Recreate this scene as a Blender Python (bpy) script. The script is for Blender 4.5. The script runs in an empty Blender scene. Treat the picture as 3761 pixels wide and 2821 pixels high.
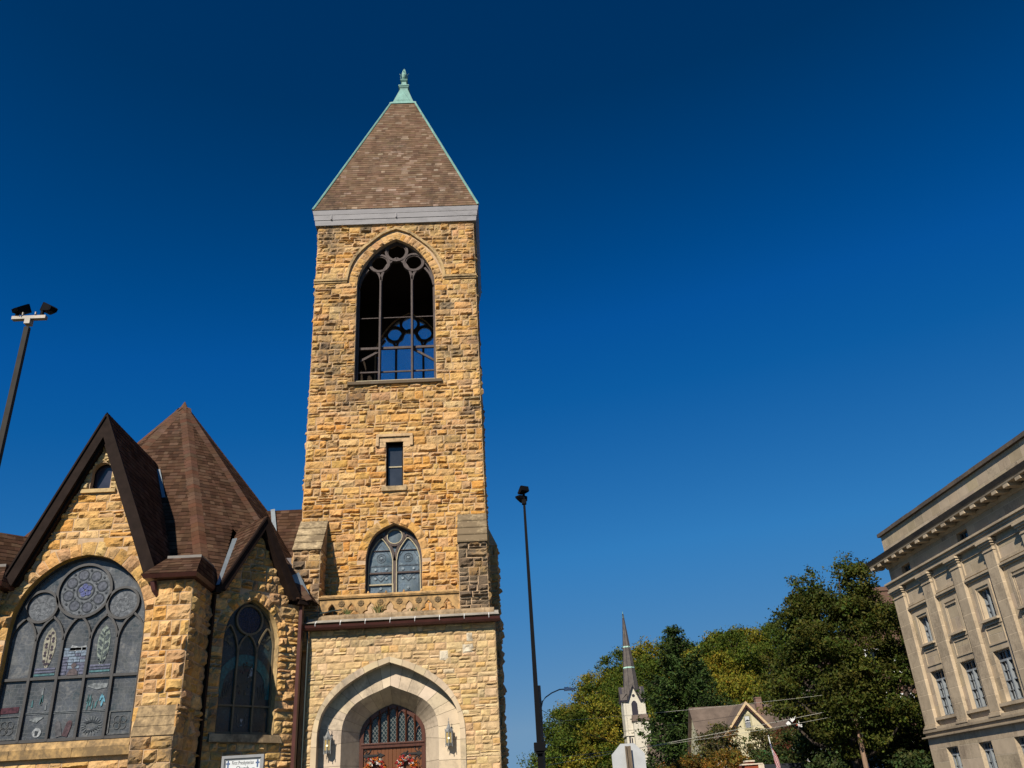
import bpy, math, random
import numpy as np
from mathutils import Matrix, Vector
from mathutils.geometry import tessellate_polygon

# ------------------------------------------------------------------ camera, light, sky
scn = bpy.context.scene
COL = scn.collection
def setup_camera():
    cd = bpy.data.cameras.new('camera'); cam = bpy.data.objects.new('camera', cd); COL.objects.link(cam)
    yaw, pitch, roll = math.radians(2.30), math.radians(26.53), math.radians(-3.45)
    f0 = Vector((math.sin(yaw), math.cos(yaw), 0)); r0 = Vector((math.cos(yaw), -math.sin(yaw), 0)); u0 = Vector((0, 0, 1))
    f = f0*math.cos(pitch)+u0*math.sin(pitch); u = u0*math.cos(pitch)-f0*math.sin(pitch)
    r = r0*math.cos(roll)+u*math.sin(roll); u2 = u*math.cos(roll)-r0*math.sin(roll)
    m = Matrix((r, u2, -f)).transposed().to_4x4(); m.translation = (0, 0, 1.6)
    cam.matrix_world = m
    cd.sensor_width = 36.0; cd.lens = 36.0*3185.0/3761.0; cd.clip_start = 0.1; cd.clip_end = 3000
    scn.camera = cam
setup_camera()
SUN_DIR = Vector((-0.46, -1.0, 0.86)).normalized()      # towards the sun
SUN_EL = math.asin(SUN_DIR.z)
SUN_AZ = math.atan2(SUN_DIR.x, SUN_DIR.y)
sl = bpy.data.lights.new('sun', 'SUN'); sun = bpy.data.objects.new('sun', sl); COL.objects.link(sun)
sl.energy = 5.0; sl.angle = math.radians(0.5); sl.color = (1.0, 0.93, 0.82)
sun.rotation_euler = (-SUN_DIR).to_track_quat('-Z', 'Y').to_euler(); sun.location = (-20, -40, 60)
W = bpy.data.worlds.new('World'); scn.world = W; W.use_nodes = True
wt = W.node_tree; wt.nodes.clear()
wo = wt.nodes.new('ShaderNodeOutputWorld'); wb = wt.nodes.new('ShaderNodeBackground'); ws = wt.nodes.new('ShaderNodeTexSky')
ws.sky_type = 'NISHITA'; ws.sun_disc = False; ws.sun_elevation = SUN_EL; ws.sun_rotation = SUN_AZ
ws.altitude = 2500; ws.air_density = 1.0; ws.dust_density = 0.0; ws.ozone_density = 2.0
# deep polarised blue of this sky: the sky texture's own colours through one tone curve per channel
SKY = 0.07
sc0 = wt.nodes.new('ShaderNodeVectorMath'); sc0.operation = 'SCALE'; sc0.inputs['Scale'].default_value = SKY; wt.links.new(ws.outputs[0], sc0.inputs[0])
cv = wt.nodes.new('ShaderNodeRGBCurve'); wt.links.new(sc0.outputs[0], cv.inputs['Color'])
for ch, pts in enumerate((((0, 0), (.05, .0), (.07, .003), (.123, .026), (.34, .13), (1, .135)), ((0, 0), (.066, .027), (.101, .068), (.21, .165), (.507, .25), (1, .255)), ((0, 0), (.133, .105), (.196, .265), (.37, .41), (.654, .40), (1, .40)))):
    c = cv.mapping.curves[ch]
    for k, p in enumerate(pts):
        if k == 0: c.points[0].location = p
        elif k == len(pts)-1: c.points[-1].location = p
        else: c.points.new(*p)
    for p in c.points: p.handle_type = 'VECTOR'
cv.mapping.update()
sc1 = wt.nodes.new('ShaderNodeVectorMath'); sc1.operation = 'SCALE'; sc1.inputs['Scale'].default_value = 1/SKY; wt.links.new(cv.outputs[0], sc1.inputs[0])
wt.links.new(sc1.outputs[0], wb.inputs[0]); wb.inputs[1].default_value = SKY
wt.links.new(wb.outputs[0], wo.inputs[0])
scn.view_settings.view_transform = 'Standard'; scn.view_settings.look = 'None'
scn.cycles.diffuse_bounces = 1
scn.view_settings.exposure = 0.28; scn.view_settings.gamma = 1.0; scn.view_settings.use_curve_mapping = False

# ------------------------------------------------------------------ helpers
A3 = lambda *p: np.array(p, float)
def vnoise(x, y, seed=0):
    xi = np.floor(x).astype(np.int64); yi = np.floor(y).astype(np.int64); xf = x-xi; yf = y-yi
    def h(a, b):
        n = (a*374761393+b*668265263+seed*974711) & 0xffffffff
        n = ((n ^ (n >> 13))*1274126177) & 0xffffffff
        return ((n ^ (n >> 16)) & 0xffff)/65535.0
    u = xf*xf*(3-2*xf); v = yf*yf*(3-2*yf)
    return (h(xi, yi)*(1-u)+h(xi+1, yi)*u)*(1-v)+(h(xi, yi+1)*(1-u)+h(xi+1, yi+1)*u)*v
def fbm(x, y, seed=0, o=3):
    s = 0; a = .5
    for k in range(o):
        s = s+a*vnoise(x*2**k, y*2**k, seed+k*17); a *= .5
    return s/(1-.5**o)

class MB:
    """collects faces, builds ONE mesh object"""
    def __init__(s): s.v = []; s.f = []; s.m = []; s.t = []; s.n = 0
    def add(s, V, F, mat=0, tint=(1, 1, 1, 0)):
        V = np.asarray(V, float).reshape(-1, 3); b = s.n
        s.v.append(V); s.n += len(V)
        for f in F: s.f.append(tuple(int(i)+b for i in f))
        s.m += [mat]*len(F)
        T = np.asarray(tint, float)
        s.t.append(np.tile(T, (len(V), 1)) if T.ndim == 1 else T)
    def grid(s, P, mat=0, tint=(1, 1, 1, 0)):
        ny, nx = P.shape[:2]
        i = np.arange(ny*nx).reshape(ny, nx)
        F = np.stack([i[:-1, :-1], i[:-1, 1:], i[1:, 1:], i[1:, :-1]], -1).reshape(-1, 4)
        s.add(P.reshape(-1, 3), F.tolist(), mat, tint)
    def box(s, x0, x1, y0, y1, z0, z1, mat=0, tint=(1, 1, 1, 0), M=None):
        V = A3([x0, y0, z0], [x1, y0, z0], [x1, y1, z0], [x0, y1, z0], [x0, y0, z1], [x1, y0, z1], [x1, y1, z1], [x0, y1, z1])
        if M is not None: V = np.array([M(*p) for p in V])
        s.add(V, [(0, 3, 2, 1), (4, 5, 6, 7), (0, 1, 5, 4), (1, 2, 6, 5), (2, 3, 7, 6), (3, 0, 4, 7)], mat, tint)
    def hexa(s, bot, top, mat=0, tint=(1, 1, 1, 0)):
        n = len(bot)
        F = [tuple(range(n))[::-1], tuple(range(n, 2*n))]+[(i, (i+1) % n, (i+1) % n+n, i+n) for i in range(n)]
        s.add(np.vstack([bot, top]), F, mat, tint)
    def bar(s, p, q, w, d=None, up=(0, 0, 1), mat=0, tint=(1, 1, 1, 0)):
        p = A3(*p); q = A3(*q); d = d or w; a = q-p; a /= np.linalg.norm(a); up = A3(*up)
        if abs(a@up) > .98: up = A3(1, 0, 0)
        b = np.cross(a, up); b /= np.linalg.norm(b); c = np.cross(b, a)
        k = [(-1, -1), (1, -1), (1, 1), (-1, 1)]
        s.hexa([p+b*i*w/2+c*j*d/2 for i, j in k], [q+b*i*w/2+c*j*d/2 for i, j in k], mat, tint)
    def tube(s, pts, r, n=8, mat=0, tint=(1, 1, 1, 0), cap=True):
        pts = [A3(*p) for p in pts]; rs = r if hasattr(r, '__len__') else [r]*len(pts); rings = []
        ref = A3(.31, .17, .93)
        for i, p in enumerate(pts):
            a = pts[min(i+1, len(pts)-1)]-pts[max(i-1, 0)]; a /= (np.linalg.norm(a)+1e-12)
            b = np.cross(a, ref if abs(a@ref) < .95 else A3(1, 0, 0)); b /= np.linalg.norm(b); c = np.cross(a, b)
            th = np.arange(n)*2*math.pi/n
            rings.append(p+rs[i]*(np.cos(th)[:, None]*b+np.sin(th)[:, None]*c))
        V = np.vstack(rings); F = []
        for i in range(len(pts)-1):
            for k in range(n): F.append((i*n+k, i*n+(k+1) % n, (i+1)*n+(k+1) % n, (i+1)*n+k))
        if cap: F += [tuple(range(n))[::-1], tuple(range((len(pts)-1)*n, len(pts)*n))]
        s.add(V, F, mat, tint)
    def lathe(s, prof, c, n=16, mat=0, tint=(1, 1, 1, 0)):
        th = np.arange(n)*2*math.pi/n; V = []; F = []
        for r, z in prof: V += [(c[0]+r*math.cos(t), c[1]+r*math.sin(t), c[2]+z) for t in th]
        for i in range(len(prof)-1):
            for k in range(n): F.append((i*n+k, i*n+(k+1) % n, (i+1)*n+(k+1) % n, (i+1)*n+k))
        F += [tuple(range(n))[::-1], tuple(range((len(prof)-1)*n, len(prof)*n))]
        s.add(V, F, mat, tint)
    def prism(s, poly, holes, M, d0, d1, mat=0, tint=(1, 1, 1, 0), back=True, smat=None):
        """flat shape in (u,v) with holes, from depth d0 (front) to d1; M(u,v,d)->xyz"""
        loops = [poly]+list(holes); flat = [p for l in loops for p in l]; n = len(flat)
        tr = tessellate_polygon([[Vector((p[0], p[1], 0)) for p in l] for l in loops])
        V = [M(p[0], p[1], d0) for p in flat]+[M(p[0], p[1], d1) for p in flat]
        s.add(V, [tuple(t) for t in tr]+([tuple(i+n for i in t) for t in tr] if back else []), mat, tint)
        F = []; b = 0
        for l in loops:
            k = len(l); F += [(b+i, b+(i+1) % k, b+(i+1) % k+n, b+i+n) for i in range(k)]; b += k
        s.add(V, F, mat if smat is None else smat, tint)
    def ribbon(s, pts, w, M, d0, d1, mat=0, closed=False, tint=(1, 1, 1, 0)):
        """bar of width w following a plane curve (u,v), between depths d0 and d1"""
        P = np.asarray(pts, float); n = len(P)
        T = (np.roll(P, -1, 0)-np.roll(P, 1, 0)) if closed else np.gradient(P, axis=0)
        T /= (np.linalg.norm(T, axis=1)[:, None]+1e-12); N = np.stack([-T[:, 1], T[:, 0]], 1)
        Aa = P+N*w/2; B = P-N*w/2
        V = [M(*p, d0) for p in Aa]+[M(*p, d0) for p in B]+[M(*p, d1) for p in B]+[M(*p, d1) for p in Aa]; F = []
        for i in range(n if closed else n-1):
            j = (i+1) % n
            for k in range(4):
                k2 = (k+1) % 4; F.append((k*n+i, k*n+j, k2*n+j, k2*n+i))
        if not closed: F += [(0, n, 2*n, 3*n), (n-1, 2*n-1, 3*n-1, 4*n-1)]
        s.add(V, F, mat, tint)
    def build(s, name, parent, mats, smooth=False, local=False, bev=0):
        me = bpy.data.meshes.new(name); V = np.vstack(s.v)
        me.from_pydata(V.tolist(), [], s.f); me.polygons.foreach_set('material_index', s.m)
        at = me.color_attributes.new('tint', 'FLOAT_COLOR', 'POINT'); at.data.foreach_set('color', np.vstack(s.t).astype(np.float32).ravel())
        if smooth: me.polygons.foreach_set('use_smooth', [True]*len(s.f))
        for m in (mats if isinstance(mats, (list, tuple)) else [mats]): me.materials.append(m)
        me.update(); o = bpy.data.objects.new(name, me); COL.objects.link(o)
        if parent is not None:
            o.parent = parent
            if not local: o.matrix_parent_inverse = pworld(parent).inverted()
        if bev:
            b = o.modifiers.new('bevel', 'BEVEL'); b.width = bev; b.segments = 2; b.limit_method = 'ANGLE'
        return o
def pworld(o):
    m = Matrix.LocRotScale(o.location, o.rotation_euler, o.scale)
    return (pworld(o.parent) @ o.matrix_parent_inverse @ m) if o.parent else m
def tag(o, label=None, cat=None, group=None, kind=None):
    for k, v in (('label', label), ('category', cat), ('group', group), ('kind', kind)):
        if v: o[k] = v
    return o
def thing(name, loc, label, cat, group=None, rz=0):
    o = bpy.data.objects.new(name, None); COL.objects.link(o); o.location = loc; o.rotation_euler = (0, 0, rz); o.empty_display_size = .3
    return tag(o, label, cat, group)

# ---- plane curves
def arch2(a, rise, n=14):                      # right half of a pointed arch, from the springing up to the apex
    R = (a*a+rise*rise)/(2*a); c = a-R; t1 = math.asin(min(1, rise/R)) if c <= 0 else math.pi-math.asin(rise/R)
    return [(c+R*math.cos(t), R*math.sin(t)) for t in np.linspace(0, t1, n)]
def full(half, cx, z):                         # right half (dx,dz from spring to apex) -> whole arch right to left
    R = [(cx+x, z+y) for x, y in half]; L = [(cx-x, z+y) for x, y in half[::-1]]
    return R+(L[1:] if abs(half[-1][0]) < 1e-6 else L)
def outline(half, cx, zs, zb):                 # closed opening: arch on straight jambs
    p = full(half, cx, zs); a = half[0][0]
    return [(cx+a, zb)]+p+[(cx-a, zb)]
def resample(pts, n):
    P = np.asarray(pts, float); d = np.r_[0, np.cumsum(np.linalg.norm(np.diff(P, axis=0), axis=1))]; t = np.linspace(0, d[-1], n)
    return np.stack([np.interp(t, d, P[:, 0]), np.interp(t, d, P[:, 1])], 1)
def smooth_half(pts, n=16):                    # Catmull-Rom through measured points
    P = np.asarray(pts, float); P = np.vstack([2*P[0]-P[1], P, 2*P[-1]-P[-2]]); out = []
    for i in range(1, len(P)-2):
        for t in np.linspace(0, 1, 5)[:-1]:
            out.append(.5*((2*P[i])+(P[i+1]-P[i-1])*t+(2*P[i-1]-5*P[i]+4*P[i+1]-P[i+2])*t*t+(3*P[i]-P[i-1]-3*P[i+1]+P[i+2])*t**3))
    out.append(P[-2]); return [tuple(p) for p in resample(out, n)]
def circle(cx, cz, r, n=24): return [(cx+r*math.cos(t), cz+r*math.sin(t)) for t in np.arange(n)*2*math.pi/n]
def offset(half, d):                           # move a half arch outwards by d (apex kept on the axis)
    P = np.asarray(half, float); T = np.gradient(P, axis=0); T /= np.linalg.norm(T, axis=1)[:, None]
    N = np.stack([T[:, 1], -T[:, 0]], 1); Q = P+N*d
    Q[0] = P[0]+A3(d, 0)
    k = Q[-1]; s = (Q[-1]-Q[-2]); tt = -k[0]/s[0] if abs(s[0]) > 1e-6 else 0
    Q[-1] = k+s*tt
    return [tuple(p) for p in Q if p[0] > -1e-6]
def halfwidth(half, dz):                       # half width of the arch at height dz above the springing (None above the apex)
    if dz <= half[0][1]: return half[0][0]
    if dz >= half[-1][1]: return None
    return float(np.interp(dz, [p[1] for p in half], [p[0] for p in half]))

# ------------------------------------------------------------------ materials
def nt(name):
    m = bpy.data.materials.new(name); m.use_nodes = True; t = m.node_tree; b = t.nodes['Principled BSDF']; return m, t, b
def N(t, k, **kw):
    n = t.nodes.new(k)
    for a, v in kw.items():
        if a in n.inputs: n.inputs[a].default_value = v
        else: setattr(n, a, v)
    return n
def L(t, a, b): t.links.new(a, b)
def mixrgb(t, mode, fac, a, b):
    n = t.nodes.new('ShaderNodeMixRGB'); n.blend_type = mode
    for i, x in enumerate((fac, a, b)):
        if hasattr(x, 'links'): t.links.new(x, n.inputs[i])
        elif isinstance(x, (int, float)): n.inputs[i].default_value = x
        else: n.inputs[i].default_value = (*x, 1)
    return n.outputs[0]
def ramp(t, x, stops):
    r = t.nodes.new('ShaderNodeValToRGB'); t.links.new(x, r.inputs[0]); e = r.color_ramp.elements
    while len(e) < len(stops): e.new(.5)
    for el, (p, c) in zip(e, stops): el.position = p; el.color = (c, c, c, 1) if isinstance(c, (int, float)) else (*c, 1)
    return r.outputs[0]
def noise(t, scale, detail=4, rough=.55, stretch=None, dist=0):
    tc = t.nodes.new('ShaderNodeTexCoord'); n = N(t, 'ShaderNodeTexNoise', Scale=scale, Detail=detail, Roughness=rough, Distortion=dist)
    if stretch:
        mp = N(t, 'ShaderNodeMapping', Scale=stretch); L(t, tc.outputs['Object'], mp.inputs[0]); L(t, mp.outputs[0], n.inputs['Vector'])
    else: L(t, tc.outputs['Object'], n.inputs['Vector'])
    return n.outputs[0]
def bump(t, b, x, s=.3, d=.02):
    n = N(t, 'ShaderNodeBump', Strength=s, Distance=d); L(t, x, n.inputs['Height']); L(t, n.outputs[0], b.inputs['Normal'])
def tint_mat(name, base=(1, 1, 1), var=(.75, 1.2), nscale=5, stain=None, stain_lo=.5, stain_hi=.72, rough=.9, bs=.35, bd=.02, bscale=30, stretch=None, spec=.2, st_scale=.9, hue=None, pits=None):
    """colour from the 'tint' attribute (the piece's own colour) x noise, plus weather stains with a shape of their own"""
    m, t, b = nt(name)
    at = N(t, 'ShaderNodeAttribute', attribute_name='tint')
    c = mixrgb(t, 'MULTIPLY', 1, at.outputs['Color'], base)
    c = mixrgb(t, 'MULTIPLY', 1, c, ramp(t, noise(t, nscale, 5, .6, stretch), [(.3, var[0]), (.7, var[1])]))
    if hue:
        c = mixrgb(t, 'MIX', ramp(t, noise(t, 3.1, 4, .6), [(.5, 0), (.72, .55)]), c, mixrgb(t, 'MULTIPLY', 1, c, hue))
    if pits:
        c = mixrgb(t, 'MIX', ramp(t, noise(t, 7.5, 5, .7, (1, 1, 1.7)), [(.585, 0), (.68, .8)]), c, pits)
    if stain:
        a = noise(t, st_scale, 6, .68, (1, 1, .55)); f = noise(t, 9, 4, .65)
        mm = N(t, 'ShaderNodeMath', operation='MULTIPLY_ADD'); L(t, f, mm.inputs[0]); mm.inputs[1].default_value = .45; L(t, a, mm.inputs[2])
        ad = N(t, 'ShaderNodeMath', operation='MULTIPLY_ADD'); L(t, at.outputs['Alpha'], ad.inputs[0]); ad.inputs[1].default_value = .5; L(t, mm.outputs[0], ad.inputs[2])
        c = mixrgb(t, 'MIX', ramp(t, ad.outputs[0], [(stain_lo+.22, 0), (stain_hi+.22, .85)]), c, stain)
    L(t, c, b.inputs['Base Color']); b.inputs['Roughness'].default_value = rough; b.inputs['Specular IOR Level'].default_value = spec
    if bs: bump(t, b, noise(t, bscale, 4, .6), bs, bd)
    return m
def plain(name, col, rough=.6, metal=0, var=.15, scale=6, bs=.1, spec=.4, stain=None, stretch=None):
    m, t, b = nt(name)
    n = noise(t, scale, 5, .6, stretch)
    c = mixrgb(t, 'MULTIPLY', 1, col, ramp(t, n, [(.3, 1-var), (.7, 1+var)]))
    if stain: c = mixrgb(t, 'MIX', ramp(t, noise(t, 2.2, 6, .7, stretch), [(.52, 0), (.7, .8)]), c, stain)
    L(t, c, b.inputs['Base Color']); b.inputs['Roughness'].default_value = rough; b.inputs['Metallic'].default_value = metal
    b.inputs['Specular IOR Level'].default_value = spec
    if bs: bump(t, b, noise(t, scale*6, 3), bs, .01)
    return m
def glass_dark(name, col=(.02, .025, .03), rough=.08, spec=.6):
    m, t, b = nt(name); n = noise(t, 1.5, 3)
    c = mixrgb(t, 'MULTIPLY', 1, col, ramp(t, n, [(.3, .7), (.7, 1.3)]))
    L(t, c, b.inputs['Base Color']); b.inputs['Roughness'].default_value = rough; b.inputs['Specular IOR Level'].default_value = spec
    bump(t, b, noise(t, 2.0, 2), .05, .02); return m
M = {}
M['stone'] = tint_mat('rock_faced_sandstone', var=(.76, 1.2), nscale=9, stain=(.085, .07, .055), stain_lo=.47, stain_hi=.72, bs=.7, bd=.035, bscale=18, hue=(1.03, .85, .62), pits=(.10, .062, .028))
M['porchstone'] = tint_mat('pale_ashlar', stain=(.2, .15, .09), stain_lo=.56, stain_hi=.8, bs=.5, bd=.02, bscale=30)
M['mortar'] = plain('mortar', (.50, .345, .21), .95, var=.2, scale=4, bs=.3, spec=.1)
M['interior'] = plain('dark_lining', (.03, .022, .016), .9, spec=.1)
M['smooth'] = tint_mat('dressed_stone', stain=(.12, .085, .05), stain_lo=.46, stain_hi=.72, var=(.82, 1.12), nscale=3, bs=.25, bd=.01, st_scale=1.6)
M['lime'] = tint_mat('portal_limestone', stain=(.25, .2, .15), stain_lo=.5, stain_hi=.85, var=(.85, 1.08), nscale=2.2, bs=.15, bd=.008, st_scale=1.4)
M['slate'] = tint_mat('roof_shingle', var=(.75, 1.2), nscale=2.2, stain=(.05, .038, .03), stain_lo=.55, stain_hi=.9, rough=.95, bs=.3, bd=.006, bscale=60, st_scale=.5, stretch=(1, 1, .5), spec=.04)
M['brownmetal'] = plain('brown_metal', (.02, .0125, .0098), .7, .0, var=.3, scale=3, bs=.05, spec=.06)
M['redbrown'] = plain('red_brown_gutter', (.065, .02, .016), .4, var=.2, scale=3, bs=.05, spec=.5)
M['greymetal'] = plain('grey_metal_cornice', (.26, .245, .245), .6, .0, var=.12, scale=1.5, stain=(.18, .17, .168), bs=.05, stretch=(1, 1, 3))
M['zinc'] = plain('zinc_flashing', (.22, .25, .265), .45, .3, var=.15, scale=4, bs=.05)
M['copper'] = plain('verdigris_copper', (.17, .32, .265), .6, .0, var=.22, scale=5, bs=.1, stain=(.13, .24, .2), stretch=(1, 1, .4))
M['darkiron'] = plain('dark_iron', (.018, .016, .015), .55, .2, var=.2, spec=.4)
M['blackpaint'] = plain('black_paint', (.0025, .0025, .003), .7, .0, var=.2, spec=.12)
M['bronze'] = plain('bronze_paint', (.045, .041, .036), .75, .0, var=.12, spec=.06)
M['alu'] = plain('aluminium', (.21, .185, .155), .5, .2, var=.12)
M['woodwindow'] = plain('dark_painted_wood', (.06, .04, .034), .7, var=.4, scale=8, bs=.3, stain=(.13, .1, .085), stretch=(6, 6, 1))
M['frame'] = plain('window_frame_grey', (.045, .042, .04), .55, var=.25, scale=5, bs=.1)
M['framelight'] = plain('cream_putty', (.38, .32, .2), .7, var=.15)
M['glass'] = glass_dark('dark_glass')
M['white'] = plain('white_paint', (.7, .69, .66), .55, var=.08, scale=3)
# ------------------------------------------------------------------ masonry and roofing
SANDS = [((0.567, 0.334, 0.121), 7), ((0.599, 0.372, 0.158), 4), ((0.556, 0.297, 0.084), 1.2), ((0.535, 0.317, 0.143), 3), ((0.449, 0.273, 0.126), .8), ((0.621, 0.412, 0.194), 1)]
PALES = [((0.551, 0.377, 0.186), 7), ((0.582, 0.412, 0.220), 4), ((0.530, 0.337, 0.133), 1.6), ((0.593, 0.452, 0.274), .7), ((0.489, 0.332, 0.166), 2)]
LOWS = [((0.556, 0.305, 0.091), 7), ((0.589, 0.339, 0.123), 3), ((0.546, 0.265, 0.064), 1.6), ((0.524, 0.299, 0.123), 3), ((0.439, 0.255, 0.104), .8)]
def pick(rnd, pal, grime=0.0, dark=1.0):
    c = rnd.choices([p[0] for p in pal], [p[1] for p in pal])[0]; k = rnd.uniform(.93, 1.07)*dark
    return tuple(x*k*rnd.uniform(.96, 1.04) for x in c)+(grime,)
def stone(mb, mapf, w, h, rnd, relief=.07, cell=.085, tint=(1, 1, 1, 0), mat=0, base=.01, jit=.012, edge=.055):
    nx = int(np.clip(round(w/cell), 3, 12)); ny = int(np.clip(round(h/cell), 3, 9))
    u = np.linspace(0, w, nx+1); v = np.linspace(0, h, ny+1)
    r = np.random.RandomState(rnd.randrange(1 << 30))
    U, Vv = np.meshgrid(u, v); U = U.copy(); Vv = Vv.copy()
    U[:, 1:-1] += r.uniform(-.3, .3, U[:, 1:-1].shape)*w/nx; Vv[1:-1] += r.uniform(-.3, .3, Vv[1:-1].shape)*h/ny
    cx = r.uniform(-jit, jit, (2, 2)); cz = r.uniform(-jit, jit, (2, 2)); fu = U/w; fv = Vv/h      # corners off the square
    bl = lambda c: c[0, 0]*(1-fu)*(1-fv)+c[0, 1]*fu*(1-fv)+c[1, 0]*(1-fu)*fv+c[1, 1]*fu*fv
    e = np.minimum(np.minimum(U, w-U), np.minimum(Vv, h-Vv)); ew = min(edge, .32*h, .32*w)
    prof = np.clip(e/(ew*r.uniform(.4, 1.0)), 0, 1)**r.uniform(.3, .7)
    ox, oy = r.uniform(0, 99, 2)
    n = fbm(U*4.2+ox, Vv*8.5+oy, 3, 3); n2 = np.abs(vnoise(U*7+oy, Vv*14+ox, 9)-.5)*2
    tilt = (fu-.5)*r.uniform(-.8, .8)+(fv-.5)*r.uniform(-1.1, .5)
    n3 = np.clip((vnoise(U*3.1+oy, Vv*6.3+oy, 21)-.45)*4, 0, 1)            # broken steps
    H = base+relief*prof*np.clip(-.25+1.45*n+.5*tilt-.45*n2*r.uniform(0, 1)+.5*n3*r.uniform(0, 1), .03, 1.7)*r.uniform(.5, 1.35)
    P = lambda Z: mapf(U+bl(cx), Vv+bl(cz), Z)
    Q = P(H); Q0 = P(np.full_like(H, -.03))
    G = np.empty((ny+3, nx+3, 3)); G[1:-1, 1:-1] = Q
    G[0, 1:-1] = Q0[0]; G[-1, 1:-1] = Q0[-1]; G[1:-1, 0] = Q0[:, 0]; G[1:-1, -1] = Q0[:, -1]
    G[0, 0] = Q0[0, 0]; G[0, -1] = Q0[0, -1]; G[-1, 0] = Q0[-1, 0]; G[-1, -1] = Q0[-1, -1]
    mb.grid(G, mat, tint)
def plane_map(O, eu, ev, en):
    O, eu, ev, en = (A3(*x) for x in (O, eu, ev, en))
    return lambda U, Vv, H: O+np.asarray(U)[..., None]*eu+np.asarray(Vv)[..., None]*ev+np.asarray(H)[..., None]*en
def ashlar(mb, rnd, mp, z0, z1, solid, hr=(.28, .46), lr=(.4, .95), gap=.026, split=.3, grime=lambda u, z: 0, pal=SANDS, dark=1.0, **kw):
    z = z0
    while z < z1-1e-3:
        h = rnd.uniform(*hr)
        if z1-(z+h) < hr[0]*.7: h = z1-z
        for a, b in solid(z, z+h):
            x = a
            while x < b-.03:
                l = rnd.uniform(*lr)
                if b-(x+l) < lr[0]*.7: l = b-x
                parts = [(0, 1)]
                if rnd.random() < split and h > hr[0]*.8:
                    k = rnd.uniform(.35, .65); parts = [(0, k), (k, 1)]
                for p, q in parts:
                    cuts = [0, 1] if (l < lr[1]*.62 or rnd.random() > .3) else [0, rnd.uniform(.35, .65), 1]
                    for c0, c1 in zip(cuts[:-1], cuts[1:]):
                        xs, ws, zs, hs = x+l*c0+gap/2, l*(c1-c0)-gap, z+h*p+gap/2, h*(q-p)-gap
                        if ws < .04 or hs < .03: continue
                        stone(mb, (lambda U, Vv, H, xs=xs, zs=zs: mp(U+xs, Vv+zs, H)), ws, hs, rnd, tint=pick(rnd, pal(zs) if callable(pal) else pal, grime(xs+ws/2, zs+hs/2), dark), **kw)
                x += l
        z += h
def voussoirs(mb, rnd, mp, curve, width, n, gap=.018, pal=SANDS, dark=1.0, grime=0, **kw):
    C = resample(curve, 200); d = np.r_[0, np.cumsum(np.linalg.norm(np.diff(C, axis=0), axis=1))]
    T = np.gradient(C, axis=0); T /= np.linalg.norm(T, axis=1)[:, None]; Nn = np.stack([T[:, 1], -T[:, 0]], 1)
    k = np.ones(9)/9; Nn = np.stack([np.convolve(np.pad(Nn[:, i], 4, 'edge'), k, 'valid') for i in (0, 1)], 1); Nn /= np.linalg.norm(Nn, axis=1)[:, None]
    cuts = np.linspace(0, d[-1], n+1); cuts[1:-1] += np.array([rnd.uniform(-.12, .12) for _ in range(n-1)])*d[-1]/n
    for s0, s1 in zip(cuts[:-1], cuts[1:]):
        wd = width*rnd.uniform(.92, 1.08)
        def f(U, Vv, H, s0=s0):
            s = U+s0+gap/2; x = np.interp(s, d, C[:, 0]); z = np.interp(s, d, C[:, 1]); a = np.interp(s, d, Nn[:, 0]); b = np.interp(s, d, Nn[:, 1])
            return mp(x+a*Vv, z+b*Vv, H)
        stone(mb, f, s1-s0-gap, wd-gap, rnd, tint=pick(rnd, pal, grime, dark), **kw)
def minus(iv, cuts):
    for c in cuts:
        if c is None: continue
        o = []
        for a, b in iv:
            if c[1] <= a or c[0] >= b: o.append((a, b)); continue
            if c[0]-a > .05: o.append((a, c[0]))
            if b-c[1] > .05: o.append((c[1], b))
        iv = o
    return iv
BROWN = [((0.070, 0.037, 0.023), 4), ((0.085, 0.048, 0.030), 2.5), ((0.050, 0.027, 0.017), 3), ((0.100, 0.059, 0.038), 1)]
TAUPE = [((.165, .104, .066), 4), ((.185, .12, .079), 3), ((.135, .083, .053), 3), ((.235, .165, .115), .8), ((.29, .21, .15), .3)]
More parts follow.
